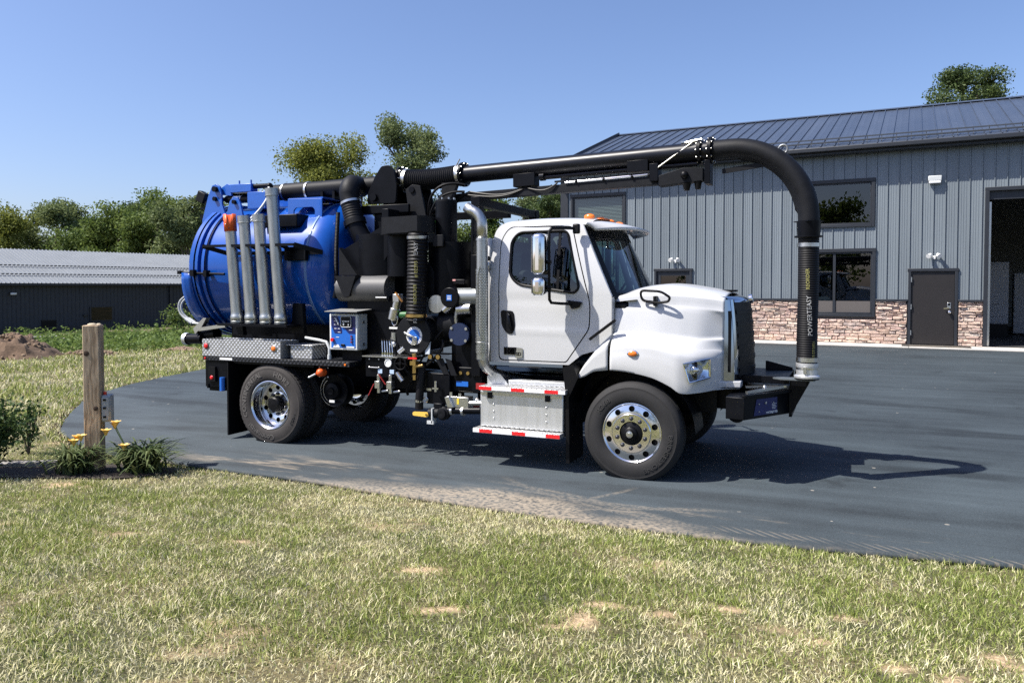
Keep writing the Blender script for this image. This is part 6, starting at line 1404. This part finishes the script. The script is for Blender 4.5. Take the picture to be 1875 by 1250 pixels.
for a, r_ in ((.6, .12), (2.5, .12), (3.8, .12), (5.6, .12)): P(MB().cyl((-2.18 + r_ * math.cos(a), -1.0, 1.5 + r_ * math.sin(a)), (-2.18 + r_ * math.cos(a), -.99, 1.5 + r_ * math.sin(a)), .018, n=10), 'bolt', STEEL)
# ball valve stack right of the control box
P(MB().cyl((-3.02, -1.0, 1.95), (-3.06, -1.0, 1.78), .05, n=14).cyl((-3.06, -1.0, 1.80), (-3.10, -1.0, 1.66), .065, n=16).box(-3.07, -2.98, -1.05, -.95, 1.88, 1.98), 'ball_valve', STEEL, bev=.006); P(MB().obox((-3.02, -1.06, 2.0), (-2.92, -1.06, 1.88), .012, .04, (0, 1, 0)), 'valve_lever', TAN, bev=.006)
P(MB().cyl((-3.0, -.98, 1.72), (-2.9, -.98, 1.72), .045, n=16), 'valve_ring', LGREEN); PS(MB().tube(arc_path((-3.06, -1.02, 1.66), 0, 6.283, .07, 16, (.6, 0, .1), (0, 0, 1))[:-1], .007, 6, closed=True).cyl((-3.08, -1.0, 1.40), (-3.08, -1.0, 1.50), .04).cyl((-2.98, -1.02, 1.36), (-2.92, -1.02, 1.46), .022, n=8).cyl((-2.93, -1.02, 1.34), (-2.88, -1.02, 1.44), .022, n=8), 'valve_body', STEEL)
PS(MB().box(-3.14, -3.02, -1.02, -1.015, 1.545, 1.57).box(-3.36, -3.20, -.99, -.985, 1.93, 1.945), 'nameplate', PRINTW)
# control box
cb = P(MB().box(-3.985, -3.555, -1.08, -.88, 1.265, 1.725), 'control_box', LGREY, bev=.015)
P(MB().box(-3.985, -3.555, -1.105, -1.081, 1.265, 1.725), 'box_rim', mat('pale_case', (.70, .71, .70), .45), cb, bev=.012)
P(MB().box(-3.955, -3.585, -1.109, -1.1055, 1.295, 1.70), 'panel_face', LBLUE, cb)
P(MB().prism(rounded([(-3.955, 1.58), (-3.955, 1.70), (-3.85, 1.70), (-3.785, 1.52), (-3.785, 1.475), (-3.90, 1.475)], .01), 'Y', -1.1105, -1.1095).prism(rounded([(-3.80, 1.70), (-3.585, 1.70), (-3.585, 1.475), (-3.68, 1.475), (-3.72, 1.51)], .01), 'Y', -1.1105, -1.1095), 'panel_print', NAVY, cb, ang=0)
P(MB().prism(rounded([(-3.79, 1.565), (-3.645, 1.565), (-3.645, 1.69), (-3.79, 1.69)], .02), 'Y', -1.125, -1.111), 'display', PLASTIC, cb); P(MB().tube([(x, -1.124, z) for x, z in rounded([(-3.795, 1.56), (-3.64, 1.56), (-3.64, 1.695), (-3.795, 1.695)], .025)], .004, 6, closed=True), 'display_rim', LGREY, cb)
m = MB()
for k in range(5): m.box(-3.77 + .022 * k, -3.755 + .022 * k, -1.127, -1.1252, 1.625, 1.64)
for x, z in ((-3.76, 1.60), (-3.745, 1.60), (-3.752, 1.612), (-3.752, 1.588), (-3.68, 1.60), (-3.68, 1.585)): m.box(x - .006, x + .006, -1.127, -1.1252, z - .006, z + .006)
P(m, 'display_key', PRINTW, cb)
for z in (1.445, 1.408, 1.372): P(MB().cyl((-3.64, -1.109, z), (-3.64, -1.125, z), .012, n=12), 'push_button', mat('maroon', (.18, .03, .04), .4), cb)
P(MB().cyl((-3.925, -1.109, 1.395), (-3.925, -1.14, 1.395), .022, n=16), 'stop_button', REDL, cb); P(MB().obox((-3.87, -1.125, 1.665), (-3.83, -1.125, 1.60), .012, .018, (0, 1, 0)), 'toggle', PRINTW, cb)
m = MB()
for x, z, w_ in ((-3.91, 1.665, .03), (-3.91, 1.63, .03), (-3.91, 1.585, .035), (-3.86, 1.585, .03), (-3.905, 1.535, .035), (-3.85, 1.535, .03), (-3.85, 1.49, .04), (-3.68, 1.52, .05), (-3.88, 1.425, .05)): m.box(x, x + w_, -1.112, -1.1108, z, z + .007)
P(m, 'panel_lettering', PRINTW, cb); P(MB().box(-3.80, -3.74, -1.125, -1.111, 1.315, 1.345), 'socket', PLASTIC, cb, bev=.006); PS(MB().prism([(-3.93, 1.297), (-3.82, 1.297), (-3.84, 1.335), (-3.90, 1.335)], 'Y', -1.112, -1.110).prism([(-3.72, 1.297), (-3.60, 1.297), (-3.60, 1.315), (-3.72, 1.315)], 'Y', -1.112, -1.110), 'panel_note', PRINTW, cb)
for z in (1.34, 1.62): P(MB().cyl((-3.555, -.98, z), (-3.545, -.98, z), .02, n=10), 'hinge', STEEL, cb)
P(MB().prism([(-1.20, 1.752), (-.86, 1.775), (-.86, 1.785), (-1.20, 1.762)], 'X', -3.99, -3.50), 'sun_shade', mat('grey_shade', (.22, .22, .21), .6), cb); P(MB().box(-3.9, -3.6, -.95, -.90, 1.126, 1.264), 'box_stand', BLACK, cb)
# lever bank, gauge panel, valves
lv = P(MB().box(-3.42, -2.98, -1.13, -.85, .95, 1.195), 'valve_panel', BLACK, bev=.006); P(MB().box(-3.45, -2.80, -1.16, -.82, 1.20, 1.212), 'panel_shelf', STEEL, lv)
for k in range(5):
    x = -3.185 + .036 * k; L_ = P(MB().cyl((x, -1.10, 1.225), (x - .035, -1.06, 1.40), .006, n=8).cyl((x, -1.10, 1.21), (x, -1.10, 1.26), .011, n=8), 'lever', CHROME, lv); P(MB().sphere((x - .036, -1.06, 1.405), .012, 8, 6), 'lever_knob', PLASTIC, lv)
P(MB().lathe((-3.08, -1.131, 1.13), (0, -1, 0), [(.05, 0), (.05, .015), (.043, .018), (.042, .012), (.001, .012)], 24), 'gauge', PRINTW, lv); P(MB().box(-3.13, -3.03, -1.134, -1.131, 1.178, 1.195), 'label_plate', PRINTW, lv)
for x in (-3.36, -3.22):
    for z in (1.17, 1.07): P(MB().sphere((x, -1.132, z), .012, 8, 6), 'screw', STEEL, lv)
P(MB().cyl((-3.36, -1.15, 1.07), (-3.22, -1.15, 1.07), .006, n=8), 'panel_handle', STEEL, lv)
for x in (-3.20, -3.03):
    P(MB().box(x - .03, x + .03, -1.139, -1.131, 1.0, 1.05), 'tag', mat('pale_blue_tag', (.45, .58, .75), .5), lv)
    v_ = P(MB().cyl((x, -1.17, .99), (x, -1.17, .90), .022, n=12).box(x - .035, x + .035, -1.21, -1.13, .82, .91).cyl((x, -1.17, .82), (x, -1.17, .76), .022, n=12).cyl((x + .03, -1.15, .78), (x + .11, -1.13, .79), .016, n=10), 'drain_cock', STEEL, lv, bev=.003)
    P(MB().obox((x - .04, -1.215, .875), (x - .11, -1.23, .73) if x < -3.1 else (x - .14, -1.22, 1.0), .008, .016, (0, 1, 0)), 'red_lever', REDH, v_)
P(MB().cyl((-2.95, -1.15, 1.02), (-2.87, -1.15, .92), .028, n=12), 'hose_tail', STEEL, lv)
hwl = P(MB().tube(arc_path((-2.87, -1.20, 1.14), 0, 6.283, .075, 24, (1, 0, 0), (0, 0, 1))[:-1], .008, 8, closed=True).cyl((-2.87, -1.19, 1.14), (-2.87, -1.22, 1.14), .02).obox((-2.94, -1.20, 1.14), (-2.80, -1.20, 1.14), .01, .012).obox((-2.87, -1.20, 1.07), (-2.87, -1.20, 1.21), .01, .012, (1, 0, 0)), 'hand_wheel', PLASTIC, lv)
P(MB().cyl((-2.72, -1.12, 1.26), (-2.72, -1.12, 1.02), .026, n=12).box(-2.76, -2.68, -1.16, -1.08, 1.12, 1.17).cyl((-2.72, -1.12, 1.10), (-2.60, -1.12, 1.12), .02).cyl((-2.72, -1.12, 1.0), (-2.72, -1.12, .94), .022), 'brass_valve', BRASS, lv); P(MB().box(-2.78, -2.66, -1.17, -1.15, 1.195, 1.215), 'red_lever', REDT, lv)
PS(MB().sphere((-3.05, -1.05, 1.36), .03).cyl((-2.98, -1.05, 1.26), (-2.90, -1.05, 1.32), .03).cyl((-3.10, -1.0, 1.32), (-3.10, -1.0, 1.44), .03).cyl((-2.96, -1.02, 1.32), (-2.93, -1.02, 1.42), .025), 'pipe_fitting', STEEL)
for x in (-2.55, -2.44): P(MB().cyl((x, -1.0, 1.22), (x, -1.04, 1.22), .028, n=14), 'brass_plug', BRASS)
P(MB().prism([(-2.62, 1.25), (-2.56, 1.25), (-2.55, 1.40), (-2.62, 1.38)], 'Y', -1.03, -1.01), 'hang_tag', mat('tag_paper', (.6, .66, .72), .6)); P(MB().box(-2.56, -2.3, -1.03, -.9, 1.25, 1.262), 'plug_shelf', BLACK)
PS(MB().prism([(-2.5, 1.2), (-2.4, 1.2), (-2.3, 1.0), (-2.38, 1.0)], 'Y', -1.0, -.98).prism([(-2.36, 1.2), (-2.28, 1.18), (-2.2, 1.0), (-2.28, 1.0)], 'Y', -1.0, -.98), 'pump_bracket', BLACKR)
# hose reel and plug under the deck
hr = P(MB().lathe((-4.02, -.98, .72), (0, 1, 0), [(.21, 0), (.215, .008), (.20, .016), (.10, .02), (.10, .14), (.20, .145), (.215, .152), (.21, .16)], 36), 'hose_reel', BLACK, ang=35); P(MB().lathe((-4.02, -.99, .72), (0, -1, 0), [(.11, 0), (.10, .03), (.05, .04), (.045, .06), (.001, .06)], 24), 'reel_hub', BLACK, hr)
P(MB().box(-4.06, -3.98, -1.02, -1.01, .57, .60), 'reel_label', PRINTW, hr)
for r_ in (.2, .16): P(MB().tube(arc_path((-4.02, -.985, .72), 2.2, 4.4, r_, 16, (1, 0, 0), (0, 0, 1)), .005, 5), 'reel_rim', STEEL, hr)
pg = P(MB().sphere((-4.06, -1.20, .975), .052, 14, 10).cyl((-4.06, -1.19, .975), (-4.06, -1.12, .975), .05), 'plug_valve', ORANGE); P(MB().cyl((-4.10, -1.24, .96), (-4.19, -1.26, .915), .014, n=10).sphere((-4.19, -1.26, .915), .016), 'plug_lever', STEEL, pg)
P(MB().box(-4.13, -3.98, -1.13, -1.12, .90, 1.05), 'plug_plate', BLACK, pg)
for x in (-4.12, -3.99):
    for z in (.915, 1.035): P(MB().sphere((x, -1.135, z), .012, 8, 6), 'screw', STEEL, pg)
# low plumbing
P(MB().tube(bez((-2.68, -1.0, 1.12), (-2.66, -1.05, .95), (-2.70, -1.05, .75), (-2.70, -1.04, .57)), .05, 12), 'rubber_hose', HOSE); P(MB().cyl((-2.70, -1.04, .66), (-2.70, -1.04, .69), .055, n=14), 'hose_clamp', STEEL)
lw = P(MB().box(-2.62, -2.30, -1.0, -.6, .64, 1.02).box(-2.50, -2.38, -1.05, -.95, .60, .66), 'hydraulic_block', BLACK, bev=.01)
P(MB().prism(rounded([(-2.76, .50), (-2.545, .49), (-2.545, .55), (-2.76, .545)], .025), 'Y', -1.10, -1.08), 'yellow_lever', YELLOW, lw); P(MB().cyl((-2.565, -1.085, .52), (-2.565, -1.11, .52), .014, n=8), 'lever_bolt', BRASS, lw)
P(MB().cyl((-2.56, -1.03, .53), (-2.42, -1.03, .54), .06, n=20).lathe((-2.38, -1.02, .54), (0, -1, 0), [(.085, -.05), (.085, .02), (.065, .03), (.06, .06), (.035, .065), (.001, .06)], 24), 'camlock_cap', BLACKR, lw); P(MB().box(-2.50, -2.485, -1.10, -1.0, .42, .60).box(-2.56, -2.47, -1.10, -1.06, .41, .45), 'camlock_arm', LGREY, lw)
P(MB().cyl((-2.36, -1.0, .57), (-1.88, -1.0, .60), .042, n=16), 'drain_pipe', BLACK, lw)
for x in (-2.28, -2.13): P(MB().cyl((x, -1.0, .575), (x + .03, -1.0, .577), .055, n=14), 'pipe_band', STEEL, lw)
P(MB().box(-2.30, -2.04, -1.02, -.88, .62, .75).prism([(-2.30, .62), (-2.22, .62), (-2.28, .76), (-2.34, .74)], 'Y', -1.06, -1.02), 'manifold', STEEL, lw, bev=.006); P(MB().box(-2.19, -2.16, -1.024, -1.021, .66, .73), 'yellow_label', mat('label_yellow', (.7, .55, .05), .5), lw)
PS(MB().cyl((-2.02, -1.0, .68), (-1.86, -1.0, .69), .03).sphere((-1.93, -1.0, .72), .03).cyl((-2.28, -1.0, .75), (-2.28, -1.0, .80), .02).cyl((-2.16, -1.0, .75), (-2.16, -1.0, .79), .02), 'pipe_fitting', STEEL, lw)
PS(MB().box(-2.0, -1.92, -.97, -.95, .62, .68).box(-1.96, -1.84, -.97, -.95, .85, .92), 'red_block', REDH, lw); P(MB().box(-2.23, -2.07, -.96, -.955, .87, .93), 'blue_label', LBLUE, lw)
for x in (-2.18, -2.08): P(MB().cyl((x, -.93, 1.03), (x, -.95, 1.03), .022, n=12), 'brass_plug', BRASS, lw)
P(MB().box(-2.35, -1.9, -.93, -.5, .80, 1.10), 'battery_box', BLACK, lw, bev=.01)
P(MB().cyl((-2.46, -1.06, .80), (-2.46, -1.06, .93), .016).box(-2.50, -2.42, -1.07, -1.05, .83, .85).box(-2.62, -2.55, -1.005, -1.0, .80, .83), 'sight_gauge', STEEL, lw)
P(MB().tube(arc_path((-2.62, -1.02, .69), 0, 6.283, .03, 14, (1, 0, 0), (0, 0, 1))[:-1], .006, 6, closed=True), 'ring', STEEL, lw)
for i in range(7):
    r_ = rng.uniform; a = (r_(-3.4, -2.2), -.92, r_(1.2, 1.7)); b_ = (r_(-3.4, -2.2), -.9, r_(.6, 1.1))
    P(MB().tube(bez(a, (a[0] + r_(-.2, .2), -1.0, a[2] - .2), (b_[0] + r_(-.2, .2), -1.0, b_[2] + .2), b_, 12), r_(.010, .018), 8), 'wiring_loom', PLASTIC)
# corrugated thin hose beside the tank front
th_ = P(ribbed(bez((-4.10, -.75, 3.05), (-4.08, -.80, 2.8), (-4.10, -.82, 2.5), (-4.08, -.82, 2.05), 10), .030, .018, .004, 12), 'breather_hose', HOSE); P(MB().cyl((-4.08, -.82, 2.08), (-4.08, -.82, 2.11), .034, n=12), 'hose_clamp', STEEL, th_); P(MB().cyl((-4.08, -.82, 2.05), (-4.10, -.84, 1.92), .03, n=12), 'hose_end', BLACK, th_)

# ---- loose suction pipes standing in the rack
def spipe(x, top, label, cap=False):
    t = thing('suction_pipe', label, 'pipe', (x, -1.115, 1.576), 'suction pipes standing in the rack', rel=True)
    h = top - 1.576; t.rotation_euler = (R(2.2), R(-2.6), 0)
    body = MB().lathe((0, 0, 0), (0, 0, 1), [(.06, .001), (.078, .001), (.086, .012), (.086, .035), (.080, .04), (.086, .05), (.086, .10), (.080, .112), (.076, .13), (.074, .16), (.074, h - .10)] + ([(.074, h - .1), (.07, h - .1)] if cap else [(.074, h - .10), (.090, h - .098), (.090, h - .088), (.083, h - .085), (.083, h), (.07, h), (.07, h - .1)]), 32)
    link('pipe_tube', body.mesh('pipe_tube', GALV, 35), t)
    if cap:
        cp = []; n = 32
        for j in range(2):
            for k in range(n):
                a = 6.283 * k / n; zz = h - .21 if j == 0 else h + .02 - (.11 * max(0, 1 - abs(((a - 5.4 + 3.14) % 6.283) - 3.14) / .42))
                cp.append((.083 * math.cos(a), .083 * math.sin(a), zz))
        o = link('orange_cap', MB().add(cp, [(k, (k + 1) % n, n + (k + 1) % n, n + k) for k in range(n)]).mesh('orange_cap', ORANGE, 60), t); k = o.modifiers.new('s', 'SOLIDIFY'); k.thickness = .006
        for a, z in ((-2.1, h - .07), (-1.6, h - .12), (-1.05, h - .17)):
            o = link('cap_screw', MB().sphere((.084 * math.cos(a), .084 * math.sin(a), z), .010, 8, 6).mesh('cap_screw', STEEL if a == -1.6 else PLASTIC, 60), t)
spipe(-5.50, 3.03, 'rearmost steel suction pipe with notched orange cap', True)
spipe(-5.255, 3.02, 'short steel suction pipe next to the orange capped one'); spipe(-5.0, 3.03, 'short steel suction pipe beside the tallest pipe'); spipe(-4.755, 3.36, 'tallest steel suction pipe in the rack')

# ================================================================== grass
def blades(n, xr, yr, keep, hgt, wid, seed, lean=.55, off=0):
    rg = np.random.default_rng(seed); x = rg.uniform(*xr, n); y = rg.uniform(*yr, n)
    k = keep(x, y, rg); x, y = x[k], y[k]; n = len(x); z = H(x, y) + .004
    cl = fbm(x * 3.1, y * 3.1); dry = np.clip((fbm(x * .9 + 3, y * .9) - .5) * 2.4 + .34 + (fbm(x * 6, y * 6 + 9) - .5) * 1.5 + off, 0, 1)
    dist = np.hypot(x - 2.11, y + 9.185)
    h = hgt(dist, rg) * (.55 + .9 * cl) * (1 - .35 * dry); w = wid(dist, rg)
    ld = fbm(x * 2 + 7, y * 2) * 9 + rg.normal(size=n) * 2.2; ln = np.abs(rg.normal(size=n)) * lean + .12
    dx, dy = np.cos(ld), np.sin(ld); sa = rg.uniform(0, 6.283, n); sx, sy = np.cos(sa), np.sin(sa)
    B0 = np.stack([x, y, z], -1); o = np.stack([dx * ln, dy * ln, np.ones(n)], -1); o /= np.linalg.norm(o, axis=1)[:, None]
    S = np.stack([sx, sy, np.zeros(n)], -1) * (w / 2)[:, None]
    mid = B0 + o * (h * .55)[:, None]; tip = B0 + (o * h[:, None]) + np.stack([dx, dy, -.35 * np.ones(n)], -1) * (h * ln * .45)[:, None]; tip[:, 2] = np.maximum(tip[:, 2], z + .006)
    V = np.stack([B0 - S, B0 + S, mid - S * .8, mid + S * .8, tip], 1).reshape(-1, 3); i = np.arange(n)[:, None] * 5
    T3 = np.concatenate([i + [0, 1, 3], i + [0, 3, 2], i + [2, 3, 4]], 0)
    is_dry = rg.random(n) < dry * .75 + .14; tint = np.where(is_dry, rg.uniform(.62, 1, n), rg.uniform(0, .42, n))
    return V, T3, np.repeat(tint, 5)
def grass_mat():
    m = leaf_mat('grass_blade', (.05, .09, .02), (.3, .3, .1), .32); n = m.node_tree.nodes; l = m.node_tree.links
    mx = next(k for k in n if k.type == 'MIX'); a = next(k for k in n if k.type == 'ATTRIBUTE')
    rp = n.new('ShaderNodeValToRGB'); e = rp.color_ramp.elements; e[0].position = 0; e[0].color = (.10, .15, .03, 1); e[1].position = 1; e[1].color = (.84, .78, .56, 1)
    for p, c in ((.22, (.25, .30, .07)), (.42, (.42, .455, .15)), (.62, (.60, .56, .27)), (.82, (.74, .69, .42))): q = e.new(p); q.color = (*c, 1)
    l.new(a.outputs['Fac'], rp.inputs[0])
    for k in list(mx.outputs[2].links): l.new(rp.outputs[0], k.to_socket)
    return m
GM = grass_mat()
def near_keep(x, y, rg):
    d = np.hypot(x - 2.11, y + 9.185); p = np.clip(1.25 - d / 11, .30, 1) * (1 - .88 * bare(x, y))
    inbed = (np.abs(x + 6.1) < 1.25) & (np.abs(y + 3.55 - (x + 6.1) * .42) < .42)
    tufts = .45 + .8 * fbm(x * 5, y * 5)
    return (rg.random(len(x)) < p * tufts) & ~inside(x, y - .03 + (fbm(x * 7, y * 3) - .5) * .22 + .05 * rg.normal(size=len(x))) & ~(inbed & (rg.random(len(x)) < .95))
V1 = blades(800000, (-9.5, 6.8), (-8.4, -2.2), near_keep, lambda d, r: r.uniform(.025, .072, len(d)), lambda d, r: r.uniform(.0032, .0062, len(d)) * (1 + .04 * d), 21)
def far_keep(x, y, rg):
    d = np.hypot(x - 2.11, y + 9.185); a = np.degrees(np.arctan2(-(x - 2.11), y + 9.185))
    return (rg.random(len(x)) < np.clip((11 / np.maximum(d, 1))**2.0, 0, 1)) & ~inside(x, y) & (a > 22) & (d < 48) & ~((y < -2.2) & (x > -9.5)) & (rg.random(len(x)) < .4 + fbm(x * 2, y * 2))
V2 = blades(900000, (-38, -6), (-8, 26), far_keep, lambda d, r: r.uniform(.05, .12, len(d)) * (1 + d * .012), lambda d, r: r.uniform(.005, .009, len(d)) * (1 + d * .09), 22, off=-.25)
for nm, (V, F, A) in (('lawn_grass', V1), ('far_lawn_grass', V2)):
    o = link(nm, attr_mesh(nm, V, F, A, GM)); o['kind'] = 'stuff'
